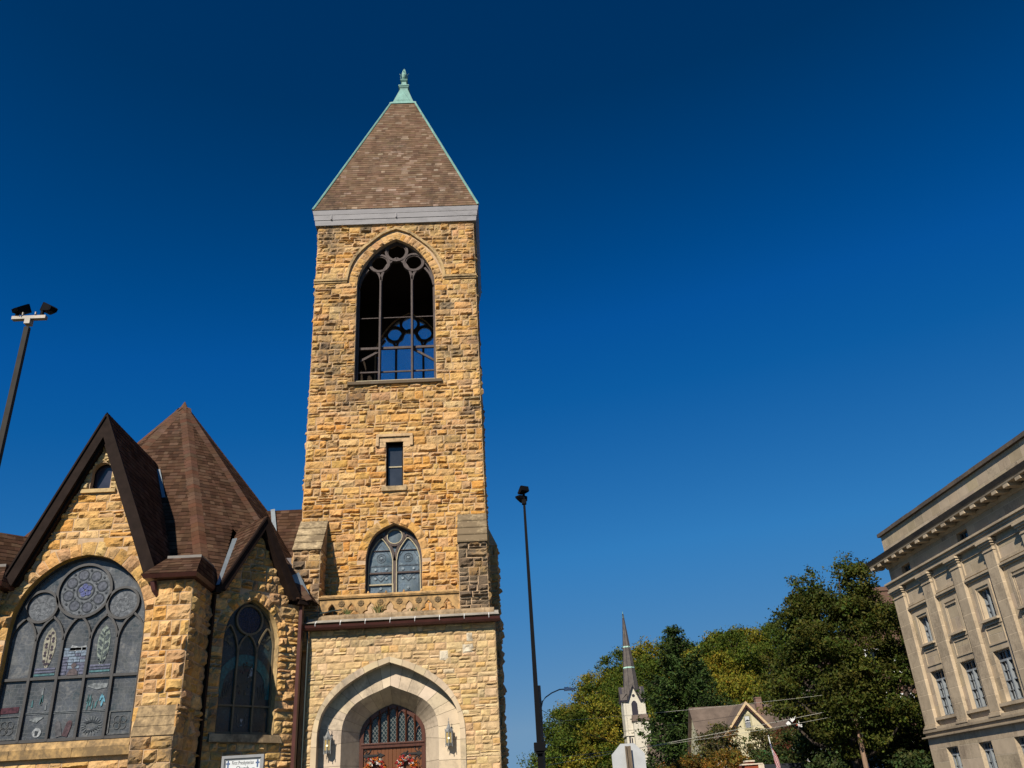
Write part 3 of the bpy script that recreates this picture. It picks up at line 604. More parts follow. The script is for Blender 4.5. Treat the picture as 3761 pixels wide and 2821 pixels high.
# window in the second stage of the tower
def mid_window():
    y = TY+.3; mf = front(y); ax = TXC; half = [(x*.985, z) for x, z in MIDA]
    b = MB(); b.ribbon(outline(half, ax, MID_Z, MID_B), .1, mf, -.03, .08); b.ribbon([(ax, MID_B), (ax, 10.35)], .1, mf, -.05, .08)
    for s in (-1, 1):
        arc = resample([(ax+s*(0+x), 10.3+z) for x, z in [(0, 0), (.05, .3), (.15, .55), (.32, .82), (.5, 1.0)]], 10); b.ribbon(arc, .09, mf, -.05, .08)
        arc = resample([(ax+s*(1.0-x), 10.25+z) for x, z in [(0, 0), (.04, .32), (.16, .62), (.34, .86), (.5, 1.0)]], 10); b.ribbon(arc, .07, mf, -.045, .08)
    b.ribbon(circle(ax, 11.22, .34), .08, mf, -.06, .08, closed=True); b.ribbon([(ax-1, 9.86), (ax+1, 9.86)], .06, mf, -.04, .08)
    b.ribbon([(ax-.95, 10.7), (ax-.1, 10.7)], .02, mf, -.02, .05); b.ribbon([(ax+.1, 10.7), (ax+.9, 10.7)], .02, mf, -.02, .05)
    o = b.build('arched_window', CH, [M['woodwindow']])
    p = MB(); p.ribbon(circle(ax, 11.22, .28), .03, mf, -.065, .05, closed=True)
    for s in (-1, 1):
        p.ribbon(resample([(ax+s*.07, 9.0), (ax+s*.07, 10.3), (ax+s*.11, 10.55), (ax+s*.2, 10.78), (ax+s*.36, 11.02), (ax+s*.49, 11.18), (ax+s*.66, 11.0), (ax+s*.82, 10.76), (ax+s*.91, 10.5), (ax+s*.94, 10.25), (ax+s*.95, 9.0)], 40), .035, mf, -.055, .05)
    p.ribbon([(ax-.95, 9.43), (ax-.07, 9.43)], .045, mf, -.05, .05); p.ribbon([(ax-.06, 9.45), (ax-.06, 9.0)], .05, mf, -.056, .05)
    p.build('putty_line', o, [M['framelight']])
    g = MB(); g.prism(outline(half, ax, MID_Z, MID_B), [], mf, .03, .05); g.build('pane', o, [M['stained_blue']])
    j = MB()         # roundels, jewels and diamonds of the glass
    for s in (-1, 1):
        cx = ax+s*.5
        for z, r in ((10.42, .16), (10.42, .09)): j.ribbon(circle(cx, z, r), .03, mf, .015, .03, closed=True)
        for dx, z in ((0, 10.42), (-.2, 10.0), (.2, 10.0), (-.2, 9.66), (.2, 9.66), (0, 9.3)): j.prism(circle(cx+dx, z, .05, 10), [], mf, -.0, .03, 1)
        for dz in (9.82,): j.prism([(cx-.14, dz), (cx, dz-.16), (cx+.14, dz), (cx, dz+.14)], [], mf, .015, .03, 2)
        j.ribbon([(cx-.4, 9.95), (cx, 9.55), (cx+.4, 9.95)], .04, mf, .01, .03); j.ribbon([(cx-.42, 10.13), (cx+.42, 10.13)], .05, mf, .015, .03)
        j.ribbon(circle(cx, 9.05, .15), .03, mf, .015, .03, closed=True); j.ribbon([(cx-.38, 9.2), (cx-.38, 10.4), (cx, 10.95), (cx+.38, 10.4), (cx+.38, 9.2)], .025, mf, .018, .03)
    j.build('glass_jewel', o, [pane_mat('lead_grey', (.075, .09, .1)), pane_mat('jewel', (.25, .29, .31), .08), pane_mat('diamond', (.17, .2, .215))])
mid_window()

# ------------------------------------------------------------------ porch
PY = 30.0; PAX = -3.43; PL, PR = -6.12, 0.13
HOUT = smooth_half([(2.47, 0), (2.46, .3), (2.41, .72), (2.25, 1.14), (2.0, 1.56), (1.70, 1.87), (1.35, 2.13), (1.0, 2.32), (.6, 2.5), (0, 2.68)]); HZ = 3.94
HINN = smooth_half([(2.29, 0), (2.29, .4), (2.22, .84), (2.09, 1.14), (1.88, 1.42), (1.56, 1.72), (1.28, 1.92), (.91, 2.13), (.55, 2.31), (0, 2.5)])
FINN = smooth_half([(1.58, 0), (1.57, .4), (1.52, .65), (1.38, .95), (1.1, 1.22), (.72, 1.42), (.36, 1.56), (0, 1.71)]); FZ = 4.04
DOOR = smooth_half([(1.08, 0), (1.07, .22), (1.01, .42), (.88, .62), (.64, .82), (.34, .98), (0, 1.1)]); DZ = 4.14
PB = 1.2
rnd = random.Random(21)
mb = MB()
mb.prism([(PL, 0), (PR, 0), (PR, 7.72), (PL, 7.72)], [outline(offset(HINN, .04), PAX, HZ, PB)], front(PY), 0, .33, 1)
mb.prism([(PL, 0), (PR, 0), (PR, 7.72), (PL, 7.72)], [], (lambda u, v, d: A3(u, TY-.02-d, v)), 0, .02, 1)
for x, s in ((PL, 1), (PR, -1)): mb.box(min(x, x+s*.3), max(x, x+s*.3), PY+.002, TY-.03, 0, 7.72, 1)
mb.box(PL, PR, PY+.01, TY, 7.722, 7.95, 1)
def psolid(z0, z1):
    z = (z0+z1)/2; hw = 2.47 if z < HZ else halfwidth(HOUT, z-HZ)
    return minus([(PL, PR)], [(PAX-hw+.02, PAX+hw-.02)] if hw else [])
pg = lambda u, z: (.25 if z > 7.0 and -5.4 < u < -3.4 else 0)+rnd.uniform(-.15, .1)
ashlar(mb, rnd, fmap(PY), PB, 7.72, psolid, hr=(.15, .27), lr=(.24, .62), gap=.013, split=.28, pal=PALES, relief=.045, cell=.05, jit=.006, edge=.022, grime=pg)
ashlar(mb, rnd, plane_map((PR, 0, 0), (0, 1, 0), (0, 0, 1), (1, 0, 0)), PB, 7.72, lambda a, c: [(PY, TY)], hr=(.15, .27), lr=(.3, .62), gap=.013, pal=PALES, relief=.04, cell=.08, edge=.03)
ashlar(mb, rnd, plane_map((PL, 0, 0), (0, 1, 0), (0, 0, 1), (-1, 0, 0)), PB, 7.72, lambda a, c: [(PY, TY)], hr=(.15, .27), lr=(.3, .62), gap=.013, pal=PALES, relief=.04, cell=.08, edge=.03)
for u, z, w, h in ((-.98, 6.6, .36, .3), (-.85, 6.98, .2, .28), (-1.75, 6.42, .27, .3)):    # newer replacement stones
    stone(mb, (lambda U, Vv, H, u=u, z=z: fmap(PY)(U+u, Vv+z, H)), w, h, rnd, relief=.03, cell=.06, tint=(.58, .50, .37, 0), base=.03)
mb.build('porch_wall', CH, [M['porchstone'], M['mortar']])

def voussoir_band(b, mf, outer, inner, zo, zi, ax, nv, d0, jamb_h, zb, rnd, d_in=None, tints=None, gap=.005, di=None):
    """smooth limestone arch band cut into blocks, between two half curves; di(front) .. d_in (back of the inner edge) may splay"""
    Po = resample(full(outer, ax, zo), 121); Pi = resample(full(inner, ax, zi), 121)
    cuts = [0]+[int(round(120*(k+rnd.uniform(-.18, .18))/nv)) for k in range(1, nv)]+[120]; mid = nv//2
    if nv % 2 == 0: cuts[mid] = 60
    def tn():
        k = rnd.uniform(.86, 1.08); return (tints or (.50, .43, .33))[0]*k, (tints or (.5, .43, .33))[1]*k*rnd.uniform(.98, 1.02), (tints or (.5, .43, .33))[2]*k*rnd.uniform(.92, 1.05), rnd.uniform(-.2, .25)
    do, dn = d0, (d0 if d_in is None else d_in)
    for a, c in zip(cuts[:-1], cuts[1:]):
        o_, i_ = Po[a:c+1].copy(), Pi[a:c+1].copy()
        sh = lambda P: np.vstack([P[0]+(P[1]-P[0])*min(1, gap/max(1e-6, np.linalg.norm(P[1]-P[0]))), P[1:-1], P[-1]-(P[-1]-P[-2])*min(1, gap/max(1e-6, np.linalg.norm(P[-1]-P[-2])))])
        o_, i_ = sh(o_), sh(i_); n = len(o_); b.grid(np.array([[mf(*p, do) for p in o_], [mf(*p, dn) for p in i_]]), 0, tn())
    z = zo
    for s in (1, -1):
        zt = zo; zti = zi; 
        while zt > zb:
            zn = max(zb, zt-jamb_h*rnd.uniform(.9, 1.1)); zni = zn
            b.add([mf(ax+s*outer[0][0], zt-gap, do), mf(ax+s*inner[0][0], (zti if zt == zo else zt)-gap, dn), mf(ax+s*inner[0][0], zn+gap, dn), mf(ax+s*outer[0][0], zn+gap, do)], [(0, 1, 2, 3)], 0, tn()); zt = zn
pb = MB(); mf = front(PY); HF = .35
# hood band (proud), its edges, the deep soffit, the inner face and the splayed reveal
voussoir_band(pb, mf, HOUT, HINN, HZ, HZ, PAX, 18, -.05, .62, PB, rnd, tints=(.57, .445, .29))
po, pi_ = outline(HOUT, PAX, HZ, PB), outline(HINN, PAX, HZ, PB)
pb.grid(np.array([[mf(*p, -.048) for p in po], [mf(*p, .05) for p in po]]), 0, (.48, .41, .3, 0))
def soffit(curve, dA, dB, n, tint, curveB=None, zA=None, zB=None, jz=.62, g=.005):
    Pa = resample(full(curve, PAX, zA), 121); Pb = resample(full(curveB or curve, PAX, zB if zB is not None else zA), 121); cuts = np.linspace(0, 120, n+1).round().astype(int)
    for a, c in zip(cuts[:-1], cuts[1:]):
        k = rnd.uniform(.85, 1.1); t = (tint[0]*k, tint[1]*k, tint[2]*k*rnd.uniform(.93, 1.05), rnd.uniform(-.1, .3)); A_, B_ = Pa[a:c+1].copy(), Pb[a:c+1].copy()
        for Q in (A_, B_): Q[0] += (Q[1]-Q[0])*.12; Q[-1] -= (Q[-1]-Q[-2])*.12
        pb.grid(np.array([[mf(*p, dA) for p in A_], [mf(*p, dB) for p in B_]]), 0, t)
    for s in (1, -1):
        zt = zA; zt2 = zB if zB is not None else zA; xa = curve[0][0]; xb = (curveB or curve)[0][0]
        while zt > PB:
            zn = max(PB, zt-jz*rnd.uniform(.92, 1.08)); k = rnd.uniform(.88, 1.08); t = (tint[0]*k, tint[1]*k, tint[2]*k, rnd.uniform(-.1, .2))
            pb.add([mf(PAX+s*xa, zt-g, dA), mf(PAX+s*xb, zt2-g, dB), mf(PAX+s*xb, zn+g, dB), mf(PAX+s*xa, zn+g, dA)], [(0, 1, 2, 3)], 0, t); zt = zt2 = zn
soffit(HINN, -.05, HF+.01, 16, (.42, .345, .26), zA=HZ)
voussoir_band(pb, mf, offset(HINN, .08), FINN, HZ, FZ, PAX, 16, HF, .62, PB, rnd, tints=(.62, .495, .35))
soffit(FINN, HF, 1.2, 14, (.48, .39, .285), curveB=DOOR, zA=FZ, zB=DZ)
# joint backing a little behind the blocks
pb.prism(outline(offset(HINN, .08), PAX, HZ, PB), [outline(offset(FINN, .012), PAX, FZ, PB)], mf, HF+.012, HF+.03, 1)
Pa = full(offset(FINN, .02), PAX, FZ); Pb_ = resample(full(offset(DOOR, .02), PAX, DZ), len(Pa)); Pa = resample(Pa, len(Pa))
pb.grid(np.array([[mf(*p, HF+.012) for p in Pa], [mf(*p, 1.21) for p in Pb_]]), 1, (.3, .26, .2, 0))
for s in (1, -1): pb.add([mf(PAX+s*1.6, FZ, HF+.012), mf(PAX+s*1.1, DZ, 1.21), mf(PAX+s*1.1, PB, 1.21), mf(PAX+s*1.6, PB, HF+.012)], [(0, 1, 2, 3)], 1, (.3, .26, .2, 0))
pb.build('portal', CH, [M['lime'], plain('joint', (.2, .16, .11), .9)])
# doors
DY = PY+1.2; dmf = front(DY)
M['door'] = plain('oak_door', (.135, .045, .012), .42, var=.22, scale=2.5, bs=.15, stretch=(14, 14, .7), spec=.4)
M['doorframe'] = plain('dark_oak', (.075, .025, .013), .4, var=.25, scale=3, bs=.1, stretch=(8, 8, .8))
b = MB(); b.ribbon(outline(offset(DOOR, -.05), PAX, DZ, PB+.3), .13, dmf, -.06, .1)
b.box(PAX-1.04, PAX+1.04, DY-.07, DY+.1, 3.9, 4.06); b.box(PAX-1.04, PAX+1.04, DY-.1, DY+.1, 4.0, 4.05)
for k in range(8):
    x = PAX-1.04+2.08*k/7; zt = DZ+(halfwidth2 if False else float(np.interp(abs(x-PAX), [p[0] for p in DOOR[::-1]], [p[1] for p in DOOR[::-1]])))-.02
    if 0 < k < 7: b.hexa([A3(x-.035, DY-.05, 4.05), A3(x, DY-.11, 4.05), A3(x+.035, DY-.05, 4.05), A3(x, DY+.06, 4.05)], [A3(x-.035, DY-.05, zt), A3(x, DY-.11, zt), A3(x+.035, DY-.05, zt), A3(x, DY+.06, zt)])
for k in range(7):      # little arched heads of the lights
    xc = PAX-1.04+2.08*(k+.5)/7; zt = DZ+float(np.interp(max(abs(xc-PAX)+.1, .1), [p[0] for p in DOOR[::-1]], [p[1] for p in DOOR[::-1]]))-.08
    b.ribbon([(xc-.13, zt-.22), (xc-.09, zt-.06), (xc, zt+.03), (xc+.09, zt-.06), (xc+.13, zt-.22)], .04, dmf, -.04, .05)
dfr = b.build('door_frame', CH, [M['doorframe']], bev=.006)
g = MB(); g.prism(outline(offset(DOOR, -.08), PAX, DZ, 4.0), [], dmf, .04, .05); g.build('pane', dfr, [glass_dark('leaded_pane', (.02, .03, .028), .15)])
ld = MB()
for k in range(7):
    xc = PAX-1.04+2.08*(k+.5)/7; zt = DZ+float(np.interp(min(1.07, abs(xc-PAX)+.1), [p[0] for p in DOOR[::-1]], [p[1] for p in DOOR[::-1]]))-.1
    zz = 4.05
    for i in range(-6, 12):
        for s in (1, -1):
            z0 = 4.05+i*.155; pts = []
            a = (xc-.115, z0) if s > 0 else (xc+.115, z0); c = (xc+.115, z0+.31) if s > 0 else (xc-.115, z0+.31)
            t0 = max(0, (4.06-a[1])/.31); t1 = min(1, (zt-a[1])/.31)
            if t1-t0 > .1: ld.ribbon([(a[0]+(c[0]-a[0])*t0, a[1]+.31*t0), (a[0]+(c[0]-a[0])*t1, a[1]+.31*t1)], .01, dmf, .02, .035)
ld.build('lead_lattice', dfr, [plain('lead_came', (.2, .21, .19), .5)])
for s in (-1, 1):
    b = MB(); n = 8
    for i in range(n):
        x0 = PAX+s*1.0*i/n; x1 = PAX+s*1.0*(i+1)/n; b.box(min(x0, x1)+.006, max(x0, x1)-.006, DY-.0, DY+.06, PB+.3, 3.9)
    b.box(PAX+(0 if s > 0 else -1.0), PAX+(1.0 if s > 0 else 0), DY+.012, DY+.05, PB+.3, 3.9)
    d = b.build('door', CH, [M['door']], bev=.005)
    for zc in (3.68, 2.1):
        h = MB(); hm = lambda u, v, dd, s=s, zc=zc: dmf(PAX+s*(1.0-u), zc+v, dd)
        h.prism([(0, -.035), (.55, -.03), (.6, -.07), (.66, -.035), (.74, 0), (.66, .035), (.6, .07), (.55, .03), (0, .035)], [], hm, -.03, -.002)
        h.ribbon([(.5, .1), (.56, .03), (.5, -.02), (.56, -.03), (.5, -.1)], .03, hm, -.03, -.002)
        for q in (1, -1):
            c = [(.04+.19*math.sin(t), q*(.04+.17*(1-math.cos(t)))) for t in np.linspace(0, 2.6, 12)]; h.ribbon([(.25-.02*i if i < 0 else .05+x, z) for i, (x, z) in enumerate(c)], .026, hm, -.028, -.002)
            c = [(.2+.09*math.sin(t), q*(.26+.06*math.cos(t*1.4))) for t in np.linspace(0, 4.2, 12)]; h.ribbon(c, .022, hm, -.026, -.002)
            h.prism([(.3, q*.25), (.36, q*.33), (.42, q*.3), (.36, q*.27), (.4, q*.21)][::q], [], hm, -.028, -.002)
            h.ribbon([(.02, q*.03), (.03, q*.2), (.0, q*.34), (.06, q*.4)], .028, hm, -.03, -.002)
            h.ribbon([(.1, q*.06), (.16, q*.13), (.1, q*.18), (.07, q*.12)], .022, hm, -.026, -.002)
        h.build('hinge', d, [M['darkiron']])
# steps and landing in front of the doors
b = MB(); b.box(PL, PR, PY-.6, DY+.3, 0, PB+.3)
for i in range(8): b.box(PL+.5, PR-.5, PY-.6-.32*(i+1), PY-.6-.32*i, 0, PB+.3-.18*(i+1))
b.build('entrance_steps', CH, [plain('step_concrete', (.4, .37, .32), .9)])

# porch top: coping, flashing, gutter, balustrade
b = MB(); tc_ = (.40, .28, .16, .15)
prof = [(30.3, 7.9), (30.3, 8.1), (30.1, 8.11), (30.02, 8.08), (29.97, 8.0), (29.97, 7.9)]
x = PL+.12
while x < PR-.02:
    x2 = min(x+rnd.uniform(.8, 1.1), PR); b.hexa([A3(x+.004, *p) for p in prof], [A3(x2-.004, *p) for p in prof], 0, tc_); x = x2
b.build('porch_coping', CH, [M['smooth']])
b = MB(); b.add([(PL-.08, 29.99, 7.93), (PR+.12, 29.99, 7.93), (PR+.16, 29.66, 7.78), (PL-.12, 29.66, 7.78)], [(0, 1, 2, 3)]); b.add([(PL-.1, 29.985, 7.9), (PR+.14, 29.985, 7.9), (PR+.14, 29.985, 7.98), (PL-.1, 29.985, 7.98)], [(0, 1, 2, 3)])
b.build('porch_flashing', CH, [plain('weathered_flashing', (.3, .27, .22), .6, var=.25, scale=3, stain=(.18, .15, .12))])
b = MB(); gp = [(29.8, 7.55), (29.67, 7.55), (29.65, 7.6), (29.62, 7.64), (29.6, 7.72), (29.63, 7.72), (29.66, 7.66), (29.8, 7.62), (29.8, 7.6)]
gut = [(29.80, 7.56), (29.68, 7.56), (29.63, 7.62), (29.60, 7.70), (29.63, 7.70), (29.66, 7.66), (29.8, 7.66)]
gl = MB(); gl.hexa([A3(PL-.14, *p) for p in gut], [A3(PR+.18, *p) for p in gut]); gl.box(PL-.1, PR+.12, 29.8, 30.0, 7.57, 7.72)
go = gl.build('porch_gutter', CH, [M['redbrown']])
for k in range(8):
    x = PL+.25+k*.83; c = MB(); c.bar((x, 29.62, 7.745), (x, 29.8, 7.86), .022, .015); c.bar((x, 29.6, 7.76), (x, 29.6, 7.66), .02, .012); c.build('gutter_clip', go, [M['white']])
terra = (.53, .32, .13, .05)
b = MB(); BL, BR_ = -5.92, -1.05; hol = []
TREF = [(0, .42), (.07, .35), (.125, .27), (.13, .2), (.115, .165), (.2, .14), (.265, .08), (.285, .0)]
for k in range(7):
    c = -5.46+k*.6645; hol.append([(c+x, 8.12+z) for x, z in TREF]+[(c-x, 8.12+z) for x, z in TREF[:0:-1]])
b.prism([(BL, 8.08), (BR_, 8.08), (BR_, 8.72), (BL, 8.72)], hol, front(30.3), 0, .2, 0, terra)
for h in hol:
    b.ribbon(h[:8][::-1]+h[8:][::-1] if False else [h[7-i] for i in range(8)]+[h[-1-i] for i in range(7)], .025, front(30.3), -.02, .03, 0, False, (.4, .24, .1, .1))
b.box(BL, BR_, 30.24, 30.52, 8.7, 8.735, 0, terra); b.hexa([A3(BL, 30.22, 8.735), A3(BR_, 30.22, 8.735), A3(BR_, 30.54, 8.735), A3(BL, 30.54, 8.735)], [A3(BL, 30.22, 8.785), A3(BR_, 30.22, 8.785), A3(BR_, 30.54, 8.785), A3(BL, 30.54, 8.785)], 0, terra)
b.tube([(BL, 30.38, 8.80), (BR_, 30.38, 8.80)], .055, 8, 0, terra)
for k in range(8):
    if 0 < k < 6: b.lathe([(.03, -.02), (.05, .02), (.02, .08), (0, .09)], (BL+.45+k*.62, 30.38, 8.85), 8, 0, terra)
bal = b.build('balustrade', CH, [M['smooth']])
for k in range(6):
    c = -5.13+k*.6645; r = MB()
    for q in range(8):
        a = q*math.pi/4; r.lathe([(.05, -.03), (.045, -.0), (.03, .015), (0, .02)], (0, 0, 0), 6, 0, (.30, .19, .08, .3))
        V = r.v[-1]; r.v[-1] = np.stack([V[:, 0]+c+.075*math.cos(a), 30.29-V[:, 2], V[:, 1]+8.52+.075*math.sin(a)], 1)
    r.lathe([(.045, -.02), (.04, .02), (0, .035)], (0, 0, 0), 8, 0, (.30, .19, .08, .3)); V = r.v[-1]; r.v[-1] = np.stack([V[:, 0]+c, 30.29-V[:, 2], V[:, 1]+8.52], 1)
    r.build('rosette', bal, [M['smooth']])

# ------------------------------------------------------------------ octagonal hall with the great gable
GAX = -12.1; GY = 26.0
WHALF = smooth_half([(1.97, 0), (1.95, .55), (1.86, .98), (1.66, 1.42), (1.4, 1.75), (1.05, 2.06), (.66, 2.29), (.3, 2.39), (0, 2.44)]); WZ = 6.98; WB = 4.13
RAKE = lambda z: max(0, (13.4-z)*(2.2/5.0))          # half width of the gable field at height z
rnd = random.Random(5)
mb = MB()
wo_ = outline(WHALF, GAX, WZ, WB); AT = outline(arch2(.31, .34), GAX, 12.08, 11.5)
mb.prism([(GAX-3.35, 0), (GAX+3.35, 0), (GAX+3.35, 8.3), (GAX+2.2, 8.3), (GAX, 13.45), (GAX-2.2, 8.3), (GAX-3.35, 8.3)], [wo_, AT], front(GY), 0, .45, 1)
def gsolid(z0, z1):
    z = (z0+z1)/2; R_ = 3.3 if z < 8.25 else RAKE(z)+.05; cuts = []
    if WB-.5 < z < WB: cuts.append((GAX-2.35, GAX+2.0))
    if WB <= z < WZ: cuts.append((GAX-1.98, GAX+1.98))
    elif z >= WZ:
        hw = halfwidth(offset(WHALF, .42), z-WZ)
        if hw: cuts.append((GAX-hw+.03, GAX+hw-.03))
    if 11.3 < z < 12.75: cuts.append((GAX-.66, GAX+.66) if z < 12.2 else (GAX-.45, GAX+.45))
    if z > 12.75: return []
    return minus([(GAX-R_, GAX+R_)], cuts)
ashlar(mb, rnd, fmap(GY), 1.0, 12.8, gsolid, hr=(.2, .4), lr=(.3, .85), grime=lambda u, z: rnd.uniform(-.3, .02), relief=.085, cell=.065, jit=.02)
voussoirs(mb, rnd, fmap(GY), full(WHALF, GAX, WZ), .42, 21, relief=.1, grime=-.1)
# carved blocks round the attic light
for sx in (-1, 1):
    for k, (dx, z, w, h) in enumerate([(.34, 11.52, .24, .24), (.34, 11.77, .24, .26), (.34, 12.04, .22, .24), (.6, 11.52, .2, .24)]):
        stone(mb, (lambda U, Vv, H, sx=sx, dx=dx, z=z, w=w: fmap(GY)(GAX+(dx if sx > 0 else -dx-w)+U, z+Vv, H)), w, h, rnd, relief=.09, cell=.03, tint=(.55, .4, .2, .12), edge=.03)
for k, (dx, z, w, h) in enumerate([(-.36, 12.5, .36, .22), (.0, 12.5, .36, .22), (-.24, 12.74, .24, .24), (0, 12.74, .24, .24), (-.14, 13.0, .28, .24)]):
    stone(mb, (lambda U, Vv, H, dx=dx, z=z: fmap(GY)(GAX+dx+U, z+Vv, H)), w-.01, h-.01, rnd, relief=.09, cell=.03, tint=(.55, .4, .2, .12), edge=.03)
voussoirs(mb, rnd, fmap(GY), full(arch2(.32, .36), GAX, 12.08), .16, 9, relief=.08, cell=.03, pal=[((.55, .4, .2), 1)])
hall_gable = mb.build('gable_wall', CH, [M['stone'], M['mortar']])
b = MB()     # dressed reveal of the great window, its sill, attic sill
def reveal(b, out, mf, d0, d1, grow, tint):
    P = np.asarray(out, float); Pin = np.array([(GAX+(p[0]-GAX)*(1-grow), p[1]-.0) for p in P]); b.grid(np.array([[mf(*p, d0) for p in P], [mf(*p, d1) for p in Pin]]), 0, tint)
reveal(b, full(WHALF, GAX, WZ), front(GY), -.02, .3, .012, (.50, .28, .07, 0)); 
for s in (1, -1): b.add([front(GY)(GAX+s*1.975, WZ, -.02), front(GY)(GAX+s*1.95, WZ, .3), front(GY)(GAX+s*1.95, WB, .3), front(GY)(GAX+s*1.975, WB, -.02)], [(0, 1, 2, 3)], 0, (.50, .28, .07, 0))
for x0, x1 in ((-14.5, -12.9), (-12.89, -11.25), (-11.24, -10.08)): b.hexa([A3(x0, GY-.12, 3.96), A3(x1, GY-.12, 3.96), A3(x1, GY+.2, 3.96), A3(x0, GY+.2, 3.96)], [A3(x0, GY-.04, 4.14), A3(x1, GY-.04, 4.14), A3(x1, GY+.2, 4.14), A3(x0, GY+.2, 4.14)], 0, (.52, .33, .14, .2))
for x0, x1 in ((-14.5, -13.3), (-13.29, -11.6), (-11.59, -9.99)): b.hexa([A3(x0, GY-.16, 3.72), A3(x1, GY-.16, 3.72), A3(x1, GY+.2, 3.72), A3(x0, GY+.2, 3.72)], [A3(x0, GY-.15, 3.955), A3(x1, GY-.15, 3.955), A3(x1, GY+.2, 3.955), A3(x0, GY+.2, 3.955)], 0, (.5, .31, .12, .3))
b.build('window_reveal', CH, [M['smooth']]); b = MB(); b.box(GAX-.53, GAX+.53, GY-.1, GY+.2, 11.38, 11.5, 0, (.54, .38, .18, 0)); b.build('attic_sill', CH, [M['smooth']])
# attic light
b = MB(); b.ribbon(AT, .05, front(GY+.22), -.02, .05); aw = b.build('attic_window', CH, [M['brownmetal']]); g = MB(); g.prism(AT, [], front(GY+.22), .02, .03); g.build('pane', aw, [glass_dark('attic_glass', (.03, .032, .05), .15)])
# great window: frame, panes, glass pieces
GW = GY+.25; gm = front(GW); GC = GAX-.03; sp_ = .782; GH = [(x*.99, z) for x, z in WHALF]
b = MB(); b.ribbon(outline(GH, GC, WZ, 4.18), .12, gm, -.04, .08); b.ribbon([(GC-1.95, 4.22), (GC+1.95, 4.22)], .08, gm, -.05, .08)
b.ribbon([(GC-1.95, 5.89), (GC+1.95, 5.89)], .075, gm, -.05, .08)
for k in (-1.5, -.5, .5, 1.5): b.ribbon([(GC+k*sp_, 4.2), (GC+k*sp_, 6.95)], .075, gm, -.06, .08)
for k in (-2, -1, 0, 1, 2):
    c = GC+k*sp_
    for s in (-1, 1):
        a = resample([(c+s*(sp_/2-x), 6.9+z) for x, z in [(0, 0), (.03, .2), (.1, .4), (.21, .58), (.391, .75)]], 10); b.ribbon(a, .06, gm, -.05, .08)
b.ribbon(circle(GC, 8.38, .79, 36), .075, gm, -.06, .08, closed=True)
for s in (-1, 1): b.ribbon(circle(GC+s*1.19, 7.96, .46, 28), .07, gm, -.06, .08, closed=True)
gw = b.build('great_window', CH, [M['frame']])
g = MB(); g.prism(outline(GH, GC, WZ, 4.2), [], gm, .03, .05); g.build('pane', gw, [M['stained']])
def piece(mats, draw):
    b = MB(); draw(b); b.build('glass_motif', gw, mats)
P_ = lambda b, pts, mat=0, d=.012: b.prism(pts, [], gm, d, d+.014, mat)
def rose(b):
    b.prism(circle(GC, 8.38, .72, 32), [], gm, .02, .034, 0)
    for q in range(8):
        a = q*math.pi/4+.25; b.ribbon(circle(GC+.5*math.cos(a), 8.38+.5*math.sin(a), .15, 18), .03, gm, .008, .02, 1, True); b.prism(circle(GC+.5*math.cos(a), 8.38+.5*math.sin(a), .135, 14), [], gm, .012, .02, 3)
        a += math.pi/8; b.prism(circle(GC+.36*math.cos(a), 8.38+.36*math.sin(a), .035, 8), [], gm, .004, .02, 1); b.prism(circle(GC+.63*math.cos(a), 8.38+.63*math.sin(a), .035, 8), [], gm, .004, .02, 1)
    b.ribbon(circle(GC, 8.38, .25, 24), .035, gm, .006, .02, 1, True)
    for q in range(5):
        a = q*2*math.pi/5+.5; b.prism([(GC+.12*math.cos(a)+.085*math.cos(t), 8.4+.12*math.sin(a)+.085*math.sin(t)) for t in np.linspace(0, 2*math.pi, 10)[:-1]], [], gm, .004, .016, 2)
piece([G_['ring'], G_['dark'], G_['blue'], pane_mat('violet_grey', (.09, .093, .108))], rose)
def sidec(b, s):
    if True:
        b.prism(circle(GC+s*1.19, 7.96, .41, 24), [], gm, .02, .034, 0); c0x, c0z = GC+s*1.19, 7.92
        b.ribbon(circle(c0x, c0z, .2, 9), .02, gm, .012, .02, 1, True)
        for q in range(6): a = q*1.05; b.ribbon([(c0x+.1*math.cos(a), c0z+.1*math.sin(a)), (c0x+.34*math.cos(a+.2), c0z+.34*math.sin(a+.2))], .014, gm, .012, .02, 1)
for s_ in (-1, 1): piece([G_['ring'], pane_mat('lead_pale', (.17, .175, .18))], lambda b, s_=s_: sidec(b, s_))
def vine(cx, leafy):
    def f(b):
        Pm = [(.0, .62), (.1, .5), (.165, .3), (.18, .08), (.16, -.15), (.1, -.38), (0, -.58)]; z0 = 6.72
        P_(b, [(cx+x, z0+z) for x, z in Pm]+[(cx-x, z0+z) for x, z in Pm[-2:0:-1]], 0, .014)
        for q, z in enumerate(np.linspace(-.42, .42, 8)):
            for s in (-1, 1):
                w = .06 if leafy else .042; xo = .085*s*(1 if abs(z) < .35 else .5)
                P_(b, [(cx+xo+(w*math.cos(t) if not leafy else s*.075*math.cos(t)*math.cos(.6)), z0+z+(.04*s*(q % 2)) + .042*math.sin(t)+(0 if not leafy else .05*math.cos(t))) for t in np.linspace(0, 2*math.pi, 8)[:-1]], 1, .006)
        b.ribbon([(cx, z0-.5), (cx+.01, z0), (cx, z0+.45)], .018, gm, .006, .016, 1)
    return f
piece([G_['pale'], pane_mat('plum_leaf', (.05, .035, .04))], vine(GC-sp_, False)); piece([pane_mat('sage_pale', (.18, .205, .17)), G_['leaf']], vine(GC+sp_, True))
